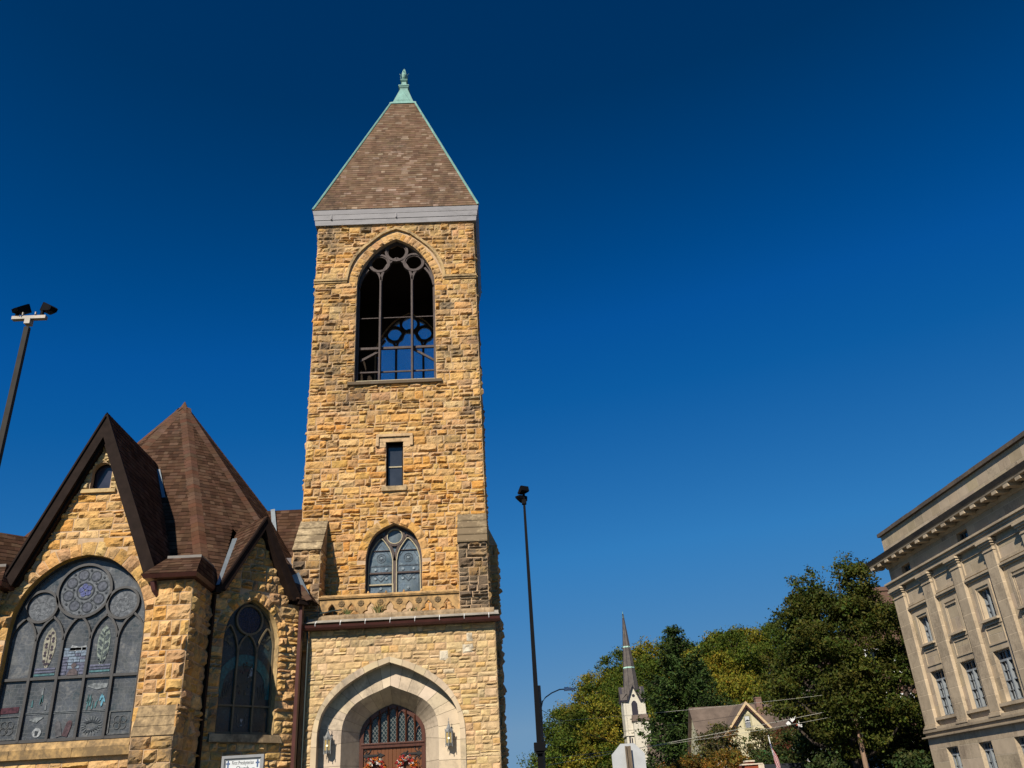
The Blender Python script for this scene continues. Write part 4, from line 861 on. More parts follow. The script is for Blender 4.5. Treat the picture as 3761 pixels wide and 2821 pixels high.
def water(b):
    r = random.Random(3)
    for i in range(9):
        z = 5.97+i*.085; w = .33
        for j in range(4):
            x0 = GC-.34+j*.17+r.uniform(-.02, .02); P_(b, [(x0, z+r.uniform(-.01, .01)), (x0+.165, z+r.uniform(-.01, .01)), (x0+.16, z+.07), (x0, z+.075)], 0 if r.random() < (.15+.09*i) else 1)
    P_(b, [(GC-.2, 6.62), (GC+.3, 6.64), (GC+.3, 6.78), (GC+.1, 6.74), (GC-.12, 6.8)], 2)
    P_(b, circle(GC+.02, 6.22, .075, 12), 3, .004); P_(b, [(GC-.16, 5.95), (GC+.17, 5.95), (GC+.12, 6.1), (GC+.02, 6.15), (GC-.08, 6.1)], 3, .004)
    for sx, zz in ((sp_, 6.0), (-sp_, 5.97)):
        for i in range(3): P_(b, [(GC+sx-.3, zz+i*.08), (GC+sx+.28, zz+i*.08+.01), (GC+sx+.28, zz+.06+i*.08), (GC+sx-.3, zz+.055+i*.08)], 1 if i else 4)
piece([G_['water'], G_['violet'], G_['white'], G_['skin'], G_['teal']], water)
def lower(b):
    r = random.Random(8); t0 = lambda k: GC+k*sp_
    for i in range(7):                       # teal herbs in the fourth light
        x = t0(1)-.28+r.uniform(0, .3); z = 4.98+r.uniform(0, .22); P_(b, [(x-.02, z), (x+.02, z), (x+.05+r.uniform(-.05, .05), z+.22), (x-.0, z+.15)], 0)
    for dx, dz, an in ((.16, 5.3, .3), (.24, 5.26, -.4), (.2, 5.15, .1)): P_(b, [(t0(1)+dx+.03*math.cos(q)+.09*math.sin(q)*math.sin(an), dz+.1*math.sin(q)) for q in np.linspace(0, 2*math.pi, 9)[:-1]], 1, .006)
    P_(b, [(t0(1)-.3, 5.62), (t0(1)-.1, 5.7), (t0(1)+.3, 5.68), (t0(1)+.28, 5.56), (t0(1), 5.52)], 5)
    for i in range(6): x = t0(-1)-.25+r.uniform(0, .45); z = 5.0+r.uniform(0, .5); P_(b, [(x-.025, z), (x+.03, z), (x+.02, z+.2), (x-.01, z+.17)], 5 if i % 2 else 0)
    P_(b, [(t0(-2)-.26, 4.98), (t0(-2)+.24, 5.0), (t0(-2)+.24, 5.16), (t0(-2)-.26, 5.14)], 2)
    for s in (-1, 1):                        # two tablets
        c = t0(0)-.0+s*.13; q = s*.25
        pts = [(-.08, -.22), (.08, -.22), (.08, .12), (.05, .19), (0, .21), (-.05, .19), (-.08, .12)]; P_(b, [(c+x*math.cos(q)+z*math.sin(q), 4.52-x*math.sin(q)+z*math.cos(q)) for x, z in pts], 3 if s > 0 else 6, .008)
    P_(b, circle(t0(-1)+.07, 4.44, .125, 18), 4, .01); P_(b, [(t0(-1)+.03, 4.36), (t0(-1)+.1, 4.36), (t0(-1)+.13, 4.47), (t0(-1)+.02, 4.5)], 7, .006)
    P_(b, [(t0(-1)-.2, 4.78), (t0(-1), 4.86), (t0(-1)+.2, 4.84), (t0(-1)+.08, 4.76), (t0(-1)+.02, 4.7)], 5, .01)
    for q in range(20):                      # crown of rays
        a = q*2*math.pi/20; c, z = t0(1), 4.55; b.ribbon([(c+.16*math.cos(a), z+.13*math.sin(a)), (c+.29*math.cos(a+.1), z+.25*math.sin(a+.1))], .016, gm, .01, .02, 5)
    b.ribbon([(t0(1)-.2, 4.63), (t0(1), 4.68), (t0(1)+.18, 4.62)], .06, gm, .006, .02, 7); b.ribbon([(t0(1)-.18, 4.4), (t0(1)+.03, 4.42), (t0(1)+.2, 4.5)], .05, gm, .006, .02, 7)
    for k in (-2, 2):                        # opening panels at the bottom corners
        x = t0(k); b.ribbon([(x-.3, 4.3), (x+.3, 4.3), (x+.3, 4.9), (x-.3, 4.9), (x-.3, 4.3)], .04, gm, -.0, .02, 8)
        for q in range(4): a = q*math.pi/2+.78; b.ribbon(circle(x+.11*math.cos(a), 4.6+.11*math.sin(a), .1, 12), .015, gm, .01, .02, 8, True)
    for k in (-1, 0, 1):
        for zz in (4.93, 4.97): b.ribbon([(t0(k)-.33, zz), (t0(k)+.33, zz)], .012, gm, .01, .02, 5)
piece([G_['teal'], G_['cyan'], G_['red'], G_['maroon'], G_['white'], pane_mat('pale_grey_glass', (.17, .18, .18)), pane_mat('stone_grey_glass', (.09, .085, .085)), G_['dark'], pane_mat('frame_grey', (.11, .11, .105))], lower)

# bargeboards and roof of the great gable
def gable_roof(ax, ridge_z, foot_z, half, y0, y1, parent, mapw, board=.36, name='gable_roof', over=.28, pal=BROWN, zr=None, lean=0, rd=None):
    """mapw(u,v,d): u across, v up, d = depth behind the wall face (negative in front)"""
    pass
SL = (13.97-8.83)/(12.1-9.94)                      # slope of the rakes
b = MB()
for s in (-1, 1):
    f = lambda u, z, d, s=s: front(GY)(GAX+s*u, z, d)
    out = lambda z: (13.97-z)/SL
    zt, zb = 13.97, 8.5; w = .42
    wi = .4*math.sqrt(1+1/SL**2)*1.0
    P0 = [(0, 13.97), (out(zb), zb), (out(zb)-.34, zb-.02 if True else zb), (0, 13.97-.34*SL)]
    b.prism(P0 if s > 0 else P0, [], f, -.34, -.26)
    b.ribbon([(0.0, 13.95), (out(zb)-.0, zb)], .05, f, -.39, -.25)
    b.prism([(0, 13.97-.1), (out(zb)-.03, zb-.0), (out(zb)-.34, zb), (0, 13.97-.34*SL)], [], f, -.26, .05)
    b.prism([(0.0, 13.97-.34*SL+.02), (out(zb)-.34, zb+.02), (out(zb)-.42, zb+.02), (0.0, 13.97-.42*SL)], [], f, -.2, .02)
b.build('bargeboard', CH, [M['brownmetal']])
OC = A3(-12.07, 32.1, 17.35)
EV = 8.5; K = dict(fr=(-8.9, 27.25), r=(-6.0, 29.5), br=(-5.2, 35.0), bl=(-18.94, 35.0), l=(-18.6, 29.3), fl=(-15.24, 27.25))
order = ['fl', 'fr', 'r', 'br', 'bl', 'l']; rnd = random.Random(11)
mb = MB()
for i, k in enumerate(order):
    k2 = order[(i+1) % 6]; a_, b_ = A3(*K[k], EV), A3(*K[k2], EV)
    if (k, k2) in (('fr', 'r'), ('l', 'fl')):       # cut out where the small gable's roof runs into it
        t1, t2, tv = (.13, .85, .486) if k == 'fr' else (.15, .87, .514)
        f1, f2 = a_+(b_-a_)*t1, a_+(b_-a_)*t2; v_ = a_+(b_-a_)*tv; v_ = v_+(OC-v_)*.30
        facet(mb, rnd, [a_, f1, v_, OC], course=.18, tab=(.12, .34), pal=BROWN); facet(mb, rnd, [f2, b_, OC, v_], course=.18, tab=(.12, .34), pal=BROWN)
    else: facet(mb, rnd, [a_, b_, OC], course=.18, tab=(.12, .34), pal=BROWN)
def dn(a, b_, c):    # unit vector down-slope inside plane a,b,c measured across the hip
    pass
cen = A3(OC[0], OC[1], 0)
for i, k in enumerate(order):
    p = A3(*K[k], EV); kp, kn = K[order[i-1]], K[order[(i+1) % 6]]
    hip = (OC-p)/np.linalg.norm(OC-p)
    def side(o):
        nrm = np.cross(A3(*o, EV)-p, OC-p); v = np.cross(nrm, hip); v /= np.linalg.norm(v)
        return v if v@(A3(*o, EV)-p) > 0 else -v
    hipcaps(mb, rnd, p, p+(OC-p)*.975, side(kp), side(kn), w=.24, step=.21, lift=.03, pal=[((.095, .05, .032), 3), ((.1, .06, .04), 2), ((.1, .047, .028), 1)])
mb.hexa([A3(OC[0]+.3*math.cos(a), OC[1]+.3*math.sin(a), 16.86) for a in np.arange(6)*math.pi/3+.5], [A3(OC[0]+.02*math.cos(a), OC[1]+.02*math.sin(a), 17.45) for a in np.arange(6)*math.pi/3+.5], 0, (.12, .062, .036, 0))
mb.build('hall_roof', CH, [M['slate']])
# gable roof slopes running back to the octagon
def onfacet(x, z, k1, k2):      # y of an octagon facet at x, z
    a, b_, c = A3(*K[k1], EV), A3(*K[k2], EV), OC; n = np.cross(b_-a, c-a); return a[1]-(n[0]*(x-a[0])+n[2]*(z-a[2]))/n[1]
mb = MB(); YF = GY-.36
for s in (1, -1):
    xo = GAX+s*(13.97-8.62)/SL
    pts = [(xo, YF, 8.62), (xo, onfacet(xo, 8.62, 'fl', 'fr')+.1, 8.62), (GAX, 30.2, 13.97), (GAX, YF, 13.97)]
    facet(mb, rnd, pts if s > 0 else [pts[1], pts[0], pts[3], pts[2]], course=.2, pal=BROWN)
hipcaps(mb, rnd, (GAX, YF, 13.97), (GAX, 30.2, 13.97), A3(.4, 0, -.92), A3(-.4, 0, -.92), w=.16)
gr_ = mb.build('gable_roof', CH, [M['slate']])
b = MB()
for s in (1, -1):
    xo = GAX+s*(13.97-8.62)/SL; y0 = onfacet(xo, 8.62, 'fl', 'fr')
    p, q = A3(xo+s*.1, y0-.04, 8.7), A3(GAX+s*.02, 30.1, 13.9); p = q+(p-q)*.3; q = q+(p-q)*.12; w_ = A3(s*.12, .0, .0)
    b.add([p, p+w_, q+w_, q], [(0, 1, 2, 3)])
b.build('valley_flashing', CH, [M['zinc']])
# the corner pier right (and left) of the gable, with its little hipped roof and gutter
def pier(s):
    X = lambda u: GAX+s*(u-GAX) if s < 0 else u
    x0, x1 = sorted((X(-9.78), X(-8.7))); yf = 25.6; rn = random.Random(31+s)
    b = MB(); b.box(x0, x1, yf, 27.5, 4.9, 8.4, 1)
    st = [(4.9, yf), (4.62, yf-.1), (4.36, yf-.22), (4.1, yf-.36)]
    for (za, ya), (zb, yb) in zip(st[:-1], st[1:]):
        b.hexa([A3(x0-.04, yb-.05, zb), A3(x1+.04, yb-.05, zb), A3(x1+.04, 27.4, zb), A3(x0-.04, 27.4, zb)], [A3(x0-.04, ya-.03, za), A3(x1+.04, ya-.03, za), A3(x1+.04, 27.4, za), A3(x0-.04, 27.4, za)], 2, (.50, .35, .18, .25))
    b.box(x0-.02, x1+.02, yf-.36, 27.4, 0, 4.1, 1)
    ashlar(b, rn, fmap(yf), 4.9, 8.39, lambda a, c: [(x0, x1)], hr=(.34, .5), lr=(.4, .72), relief=.12, split=.1, grime=lambda u, z: -.12)
    ashlar(b, rn, fmap(yf-.37), 1.0, 4.08, lambda a, c: [(x0-.02, x1+.02)], hr=(.3, .44), lr=(.3, .6), relief=.11, grime=lambda u, z: .22, dark=.9)
    xs = x1 if s > 0 else x0
    sm = plane_map((xs, 0, 0), (0, 1, 0), (0, 0, 1), (s, 0, 0))
    ashlar(b, rn, sm, 4.9, 8.39, lambda a, c: [(yf, 27.4)], hr=(.34, .5), lr=(.45, .9), relief=.1)
    ashlar(b, rn, plane_map((xs+s*.02, 0, 0), (0, 1, 0), (0, 0, 1), (s, 0, 0)), 1.0, 4.9, lambda a, c: [(yf-.3, 27.4)], hr=(.34, .5), lr=(.45, .9), relief=.1)
    b.build('corner_pier', CH, [M['stone'], M['mortar'], M['smooth']])
    e = MB(); xa, xb = sorted((X(-10.12), X(-8.5))); ra, rb = sorted((X(-9.7), X(-8.68))) 
    e.hexa([A3(xa+.05, 25.27, 8.41), A3(xb-.05, 25.27, 8.41), A3(xb-.05, 27.6, 8.41), A3(xa+.05, 27.6, 8.41)], [A3(xa, 25.2, 8.52), A3(xb, 25.2, 8.52), A3(xb, 27.6, 8.52), A3(xa, 27.6, 8.52)])
    e.tube([(xa+.28 if s > 0 else xb-.28, 25.45, 8.36), (xa+.34 if s > 0 else xb-.34, 25.5, 8.1), (xa+.42 if s > 0 else xb-.42, 25.58, 7.95)], [.1, .08, .06], 6)
    e.box(ra, rb, 25.98, 26.04, 9.1, 9.25, 1); e.box(ra, rb, 26.0, 27.3, 9.19, 9.24, 1)
    eo = e.build('pier_eave', CH, [M['redbrown'], plain('ridge_metal', (.15, .13, .11), .5, stretch=(1, 1, 4)), M['brownmetal']])
    r = MB(); B0 = [(xa+.03, 25.23, 8.525), (xb-.03, 25.23, 8.525), (xb-.03, 27.5, 8.525), (xa+.03, 27.5, 8.525)]; T0 = [(ra, 26.0, 9.18), (rb, 26.0, 9.18), (rb, 27.5, 9.18), (ra, 27.5, 9.18)]
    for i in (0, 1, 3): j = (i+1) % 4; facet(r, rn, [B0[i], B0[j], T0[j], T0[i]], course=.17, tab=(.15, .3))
    r.build('pier_roof', eo, [M['slate']])
pier(1); pier(-1)
# ------------------------------------------------------------------ oblique wall with the small gable (and its mirror image on the far left)
q2 = math.sqrt(.5)
def oblique(sgn):
    X = lambda x: x if sgn > 0 else 2*GAX-x
    O = A3(-6.45, 29.7, 0)
    def W(u, v, d):                       # u along the wall (0 at the tower end, negative towards the gable), d into the building
        p = O+u*A3(q2, q2, 0)+d*A3(-q2, q2, 0); return A3(X(p[0]), p[1], v)
    def WM(U, V, H):
        U, V, H = np.asarray(U), np.asarray(V), np.asarray(H); x = O[0]+U*q2+H*q2; y = O[1]+U*q2-H*q2; return np.stack([x if sgn > 0 else 2*GAX-x, y, V], -1)
    rn = random.Random(41 if sgn > 0 else 42); ax = -1.69
    H2 = smooth_half([(.98, 0), (.95, .35), (.82, .72), (.58, 1.03), (.3, 1.24), (0, 1.38)]); z2 = 7.02; b2 = 4.3
    sl = (11.05-8.65)/1.33; rk = lambda z: max(0, (10.7-z)/sl)
    b = MB(); b.prism([(-3.25, 0), (.0, 0), (0, 8.4), (ax+1.25, 8.4), (ax, 10.75), (ax-1.25, 8.4), (-3.25, 8.4)], [outline(H2, ax, z2, b2)], W, 0, .4, 1)
    def sol(z0, z1):
        z = (z0+z1)/2; iv = [(-3.2, -.0)] if z < 8.35 else [(ax-rk(z)-.04, ax+rk(z)+.04)]; c = []
        if z > 10.5: return []
        if b2-.24 < z < b2: c.append((ax-1.2, ax+1.22))
        elif b2 <= z < z2: c.append((ax-.98, ax+.98))
        elif z >= z2:
            hw = halfwidth(offset(H2, .34), z-z2)
            if hw: c.append((ax-hw+.02, ax+hw-.02))
        return minus(iv, c)
    full_ = sgn > 0
    ashlar(b, rn, WM, 1.0, 10.5, sol, hr=(.2, .4) if full_ else (.35, .5), lr=(.24, .66) if full_ else (.6, 1.0), relief=.125, jit=.02, base=.02, cell=.075 if full_ else .14, grime=lambda u, z: rn.uniform(-.25, .1))
    voussoirs(b, rn, WM, full(H2, ax, z2), .34, 15, relief=.15, grime=-.05)
    b.build('oblique_wall', CH, [M['stone'], M['mortar']])
    t = MB()
    P = outline(H2, ax, z2, b2); t.grid(np.array([[W(*p, -.02) for p in P], [W(ax+(p[0]-ax)*.985, p[1], .26) for p in P]]), 0, (.52, .36, .17, 0))
    t.hexa([W(ax-1.22, 4.07, -.14), W(ax+1.24, 4.07, -.14), W(ax+1.24, 4.07, .2), W(ax-1.22, 4.07, .2)], [W(ax-1.18, 4.3, -.06), W(ax+1.2, 4.3, -.06), W(ax+1.2, 4.3, .2), W(ax-1.18, 4.3, .2)], 0, (.5, .36, .2, .25))
    t.build('oblique_trim', CH, [M['smooth']])
    wd = lambda u, v, d: W(u, v, d+.24); hh = [(x*.985, z) for x, z in H2]
    f = MB(); f.ribbon(outline(hh, ax, z2, 4.33), .1, wd, -.03, .07); f.ribbon([(ax-.97, 4.36), (ax+.97, 4.36)], .07, wd, -.03, .07); f.ribbon([(ax-.97, 5.15), (ax+.97, 5.15)], .05, wd, -.04, .07)
    for s in (-1, 1):
        f.ribbon([(ax+s*.33, 4.33), (ax+s*.33, 6.75)], .06, wd, -.05, .07)
        a = resample([(ax+s*(.33-x), 6.7+z) for x, z in [(0, 0), (.02, .2), (.1, .4), (.22, .55), (.33, .62)]], 9); f.ribbon(a, .05, wd, -.045, .07)
        a = resample([(ax+s*(.33+x), 6.7+z) for x, z in [(0, 0), (.02, .22), (.1, .48), (.22, .72), (.33, .86)]], 9); f.ribbon(a, .05, wd, -.045, .07)
        a = resample([(ax+s*(.95-x), 6.95+z) for x, z in [(0, 0), (.03, .22), (.1, .4), (.2, .55), (.29, .61)]], 9); f.ribbon(a, .05, wd, -.045, .07)
    f.ribbon(circle(ax, 7.78, .46, 26), .06, wd, -.05, .07, closed=True)
    o = f.build('lancet_window', CH, [plain('tan_frame', (.15, .115, .065), .6, var=.2)])
    g = MB(); g.prism(outline(hh, ax, z2, 4.33), [], wd, .03, .05); g.build('pane', o, [M['stained_dark']])
    if sgn > 0:
        m = MB(); pp = lambda pts, mat: m.prism(pts, [], wd, .012, .026, mat)
        m.prism(circle(ax, 7.78, .41, 24), [], wd, .015, .029, 6)
        th = np.linspace(.0, math.pi, 24); Ro, Ri = .93, .76
        for k in range(3):
            lo, hi = [(-.93, -.36), (-.30, .30), (.36, .93)][k]; xs = np.linspace(max(lo, -.9), min(hi, .9), 9)
            top = [(ax+x, 5.75+.95*math.sqrt(max(0, 1-(x/.93)**2))) for x in xs]; bt = [(ax+x, 5.62+(.74*math.sqrt(max(0, 1-(x/.76)**2)) if abs(x) < .76 else -.25)) for x in xs]
            pp(top+bt[::-1], 0)
            if k != 1:
                cx = ax+(lo+hi)/2
                for i in range(8): a = i*.9; pp([(cx+.1*math.cos(a)+.05*math.cos(q)*(1+.6*(i % 2)), 6.95+.05*i+.05*math.sin(q)) for q in np.linspace(0, 2*math.pi, 7)[:-1]], 2)
                for i in range(5): pp([(cx+(-.1+.05*i), 5.35+.03*i), (cx+(-.06+.05*i), 5.36+.03*i), (cx+(-.16+.1*i), 5.75+.05*i)], 1)
        r = random.Random(2)
        for i in range(26): x, z = ax+r.uniform(-.24, .24), r.uniform(5.3, 6.4); pp([(x, z), (x+.06, z+.01), (x+.05, z+.08), (x-.01, z+.07)], r.choice([1, 2, 3]))
        pp([(ax+.12, 6.0), (ax+.26, 6.05), (ax+.26, 6.3), (ax+.2, 6.3)], 4)
        pp([(ax-.04, 4.78), (ax+.06, 4.78), (ax+.05, 4.72), (ax+.01, 4.68), (ax+.01, 4.6), (ax+.05, 4.57), (ax-.04, 4.57), (ax-.0, 4.6), (ax-.0, 4.68), (ax-.03, 4.72)], 4)
        for s in (-1, 1): m.ribbon([(ax+s*.06, 4.52), (ax+s*.15, 4.62), (ax+s*.13, 4.8), (ax+s*.17, 4.92)], .012, wd, .012, .026, 5)
        m.build('glass_motif', o, [pane_mat('teal_band', (.014, .11, .115)), pane_mat('deep_green', (.03, .045, .04)), pane_mat('olive_glass', (.08, .08, .055)), pane_mat('plum', (.05, .03, .035)), G_['white'], pane_mat('grey_lines', (.15, .14, .11)), pane_mat('navy_glass', (.006, .01, .03))])
    # bargeboards and the little roof
    b = MB()
    for s in (1, -1):
        w = lambda u, v, d, s=s: W(ax+s*u, v, d); zb = 8.5; S2 = (11.1-8.5)/1.5
        b.prism([(0, 11.1), (1.5, zb), (1.24, zb-.05), (0, 11.1-.3*S2/1.2)], [], w, -.36, -.28); b.prism([(0, 11.06), (1.48, zb), (1.22, zb), (0, 10.58)], [], w, -.28, .05)
        b.ribbon([(0, 11.09), (1.5, zb)], .05, w, -.4, -.26)
    b.build('bargeboard', CH, [M['brownmetal']])
    r = MB()
    for s in (1, -1):
        S2 = (11.1-8.5)/1.5; e0, e1, r1, r0 = W(ax+s*1.47, 8.56, -.38), W(ax+s*1.47, 8.56, .45), W(ax, 11.12, 1.5), W(ax, 11.12, -.38)
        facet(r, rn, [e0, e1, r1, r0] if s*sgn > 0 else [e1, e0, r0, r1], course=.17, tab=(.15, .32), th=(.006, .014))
    r.build('dormer_roof', CH, [M['slate']])
    v = MB(); p, qq = W(ax-1.56, 8.6, -.3), W(ax-.45, 10.6, 1.0); p2, q3 = W(ax-1.36, 8.66, -.3), W(ax-.27, 10.66, 1.0); v.add([p, p2, q3, qq], [(0, 1, 2, 3)])
    v.build('valley_flashing', CH, [M['zinc']])
    # gutter piece and downspouts
    e = MB(); a0, a1 = W(-3.3, 8.45, -.3), W(ax-1.42, 8.45, -.3)
    e.bar(a0, a1, .26, .2); e.build('eave_gutter', CH, [M['brownmetal']]); e = MB(); e.bar(W(ax+1.42, 8.45, -.28), W(.12, 8.45, -.28), .26, .2)
    e.build('eave_gutter', CH, [M['brownmetal']])
    d = MB()
    d.tube([W(-3.18, 8.35, -.12), W(-3.18, .3, -.12)], .075, 4); d.build('downspout', CH, [M['brownmetal']])
    d = MB(); d.tube([W(-.05, 8.35, -.22), W(-.05, .3, -.22)], .085, 4); d.build('downspout', CH, [M['redbrown']])
    return W
OW = oblique(1); oblique(-1)
# plain rear walls of the hall, nave beyond, dark link between hall and tower
b = MB()
b.box(-6.44, PL-.001, 30.6, TY-.03, 0, 8.2, 0); b.box(-6.6, TL+.02, 30.6, 34, 0, 9, 0)
b.hexa([A3(-17.6, 29.8, 0), A3(-6.62, 29.8, 0), A3(-5.6, 34.9, 0), A3(-18.5, 34.9, 0)], [A3(-17.6, 29.8, 8.4), A3(-6.62, 29.8, 8.4), A3(-6.9, 34.9, 8.4), A3(-18.5, 34.9, 8.4)], 0)
b.box(-18.5, -6.9, 34.9, 44, 0, 8.8, 0)
b.build('nave_wall', CH, [M['mortar']])
rnd = random.Random(77); r = MB()
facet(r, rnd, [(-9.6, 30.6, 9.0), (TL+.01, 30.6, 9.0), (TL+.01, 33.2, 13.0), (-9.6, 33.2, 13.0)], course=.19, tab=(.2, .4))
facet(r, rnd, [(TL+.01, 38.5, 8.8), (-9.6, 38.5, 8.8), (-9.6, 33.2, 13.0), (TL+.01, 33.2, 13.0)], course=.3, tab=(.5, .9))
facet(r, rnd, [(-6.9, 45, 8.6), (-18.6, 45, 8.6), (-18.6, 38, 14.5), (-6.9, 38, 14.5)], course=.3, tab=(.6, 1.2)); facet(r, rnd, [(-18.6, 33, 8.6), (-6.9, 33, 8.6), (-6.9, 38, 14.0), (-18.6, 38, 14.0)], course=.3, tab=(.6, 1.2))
r.build('nave_roof', CH, [M['slate']])
b = MB(); b.add([(-8.55, 33.16, 13.05), (-8.37, 33.1, 13.05), (-7.55, 31.2, 10.1), (-7.73, 31.25, 10.1)], [(0, 1, 2, 3)]); b.build('step_flashing', CH, [M['zinc']]); b = MB(); b.bar((-6.62, 29.55, 9.45), (-6.2, 29.75, 8.62), .26, .03, up=(.2, -1, .3))
b.build('step_flashing', CH, [M['zinc']])
b = MB(); b.box(-7.6, TL-.0, 30.35, 30.6, 8.6, 10.25); b.build('metal_bulkhead', CH, [plain('weathered_metal', (.12, .1, .1), .5, var=.15, stretch=(1, 1, 5))])
b = MB(); b.tube([(-6.2, 29.86, 8.05), (-6.12, 29.8, 7.0), (-6.14, 29.8, .5)], .035, 6); b.tube([(-6.1, 29.85, 8.06), (-5.4, 30.1, 8.25), (-5.1, 30.2, 8.3)], .025, 6); b.tube([(-6.3, 29.75, 8.2), (-5.6, 30.1, 8.2)], .02, 6)
b.build('conduit', CH, [plain('green_conduit', (.02, .035, .033), .5)])

# ------------------------------------------------------------------ things fixed to or standing by the church
M['lampmetal'] = plain('weathered_lantern_metal', (.21, .21, .2), .5, .2, var=.35, scale=14, bs=.2)
def lamp_glass():
    m, t, b = nt('amber_glass'); b.inputs['Base Color'].default_value = (.28, .2, .08, 1); b.inputs['Roughness'].default_value = .3
    b.inputs['Emission Color'].default_value = (1, .72, .25, 1); b.inputs['Emission Strength'].default_value = .12; return m
M['amber'] = lamp_glass()
def bulb():
    m, t, b = nt('lit_bulb'); b.inputs['Emission Color'].default_value = (1, .8, .35, 1); b.inputs['Emission Strength'].default_value = 1.3; return m
M['bulb'] = bulb()
def lantern(x, y, z, label):
    r = thing('wall_lantern', (x, y, z), label, 'lantern', 'wall lanterns beside the church doors')
    hx = lambda rad, zz, ph=0: [A3(x+rad*math.sin(q*math.pi/3+ph), y-rad*math.cos(q*math.pi/3+ph), z+zz) for q in range(6)]
    b = MB()
    for q in range(6): p0, p1 = hx(.125, -.28)[q], hx(.13, .22)[q]; b.bar(p0, p1, .028)
    b.hexa(hx(.12, -.3), hx(.145, -.24)); b.hexa(hx(.145, .2), hx(.15, .27)); b.hexa(hx(.1, -.36), hx(.12, -.3)); 
    for q in range(6):
        for rr, z0, z1 in ((.15, .26, .36), (.14, -.4, -.28)): p = hx(rr, z0)[q]; b.bar(p, p+A3(0, 0, z1-z0), .02)
    for zz in (-.03, .0): b.ribbon([(0, 0), (0, 0)], .01, lambda u, v, d: A3(x, y, z), 0, 0) if False else None
    o = b.build('lantern_frame', r, [M['lampmetal']])
    b = MB(); b.hexa(hx(.14, .27), hx(.05, .5)); b.hexa(hx(.05, .5), hx(.02, .6)); b.bar((x, y, z+.58), (x, y, z+.82), .018); b.bar((x-.05, y, z+.64), (x+.05, y, z+.64), .02); b.bar((x, y-.05, z+.64), (x, y+.05, z+.64), .02); b.lathe([(.0, -.03), (.03, 0), (0, .03)], (x, y, z+.64), 6)
    b.build('lantern_roof', r, [M['lampmetal']])
    b = MB(); b.hexa(hx(.11, -.26), hx(.115, .2)); b.build('lantern_glass', r, [M['amber']])
    b = MB(); b.lathe([(0, -.05), (.03, -.03), (.035, .02), (0, .06)], (x, y-.118, z-.05), 8); b.build('bulb', r, [M['bulb']])
    b = MB(); b.box(x-.06, x+.06, y+.12, y+.228, z-.15, z+.1); b.bar((x, y, z+.22), (x, y+.228, z+.3), .04); b.build('bracket', r, [M['lampmetal']])
    r.scale = (.9, .9, .72)
lantern(-5.40, PY+HF-.2, 4.01, 'hexagonal metal wall lantern on the left jamb of the stone portal')
lantern(-1.51, PY+HF-.2, 4.03, 'hexagonal metal wall lantern on the right jamb of the stone portal')
def wreath(x, z, seed, label):
    y = DY-.12; r = thing('door_wreath', (x, y, z), label, 'wreath', 'autumn wreaths on the church doors'); rn = random.Random(seed); R = .27
    b = MB(); b.tube([(x+R*math.cos(a), y+.02, z+R*math.sin(a)) for a in np.linspace(0, 2*math.pi, 24)], .06, 6, cap=False); b.build('wreath_base', r, [plain('twigs', (.07, .045, .03), .9)])
    fl = {k: MB() for k in ('white_flower', 'red_leaf', 'orange_leaf')}
    for i in range(150):
        a = rn.uniform(0, 2*math.pi); rr = R+rn.gauss(0, .055); c = A3(x+rr*math.cos(a), y-rn.uniform(0, .09), z+rr*math.sin(a))
        top = math.sin(a); k = rn.choices(['white_flower', 'red_leaf', 'orange_leaf'], [1.6 if top > .55 else .35, 1, 1])[0]
        s = rn.uniform(.035, .07); n = A3(rn.gauss(0, .6), -1, rn.gauss(0, .6)); n /= np.linalg.norm(n); u = np.cross(n, A3(rn.gauss(0, 1), rn.gauss(0, 1), rn.gauss(0, 1))); u /= np.linalg.norm(u); v = np.cross(n, u)
        ps = [c+(u*math.cos(t)+v*math.sin(t))*s*(1 if j % 2 else .45)-n*(.0 if j % 2 else .02) for j, t in enumerate(np.linspace(0, 2*math.pi, 11)[:-1])]
        kx = rn.uniform(.7, 1.2); fl[k].add(ps+[c+n*.03], [(j, (j+1) % 10, 10) for j in range(10)], 0, (kx, kx*rn.uniform(.8, 1.1), kx, 0))
    for k, c in (('white_flower', (.55, .5, .42)), ('red_leaf', (.35, .03, .03)), ('orange_leaf', (.55, .16, .02))): fl[k].build(k, r, [tint_mat(k+'_mat', c, bs=0)])
wreath(-3.98, 3.24, 1, 'red and orange flower wreath on the left church door, touching the frame bottom')
wreath(-2.97, 3.27, 2, 'red and white flower wreath on the right church door, slightly higher one')
# the church sign
def text(parent, s, size, mapf_loc, rot, mat, name, align='CENTER', extr=.002, sx=1, shear=0):
    c = bpy.data.curves.new(name, 'FONT'); c.body = s; c.size = size; c.extrude = extr; c.align_x = align; c.align_y = 'CENTER'; c.shear = shear; c.resolution_u = 2
    o = bpy.data.objects.new(name, c); COL.objects.link(o); dg = bpy.context.evaluated_depsgraph_get(); me = bpy.data.meshes.new_from_object(o.evaluated_get(dg)); bpy.data.objects.remove(o)
    me.materials.clear(); me.materials.append(mat); ob = bpy.data.objects.new(name, me); COL.objects.link(ob); ob.parent = parent; ob.matrix_parent_inverse = pworld(parent).inverted()
    ob.location = mapf_loc; ob.rotation_euler = rot; ob.scale = (sx, 1, 1); return ob
SX, SY, SZ = -6.68, 25.0, 2.75
sg = thing('church_sign', (SX, SY, 0), 'grey framed white church name sign in front of the stone wall', 'sign')
b = MB(); w, h = .55, .75; tz = 3.46
b.prism([(SX-w, tz-1.3), (SX+w, tz-1.3), (SX+w, tz), (SX-w, tz)], [[(SX-w+.07, tz-1.23), (SX+w-.07, tz-1.23), (SX+w-.07, tz-.07), (SX-w+.07, tz-.07)]], front(SY), -.06, .06)
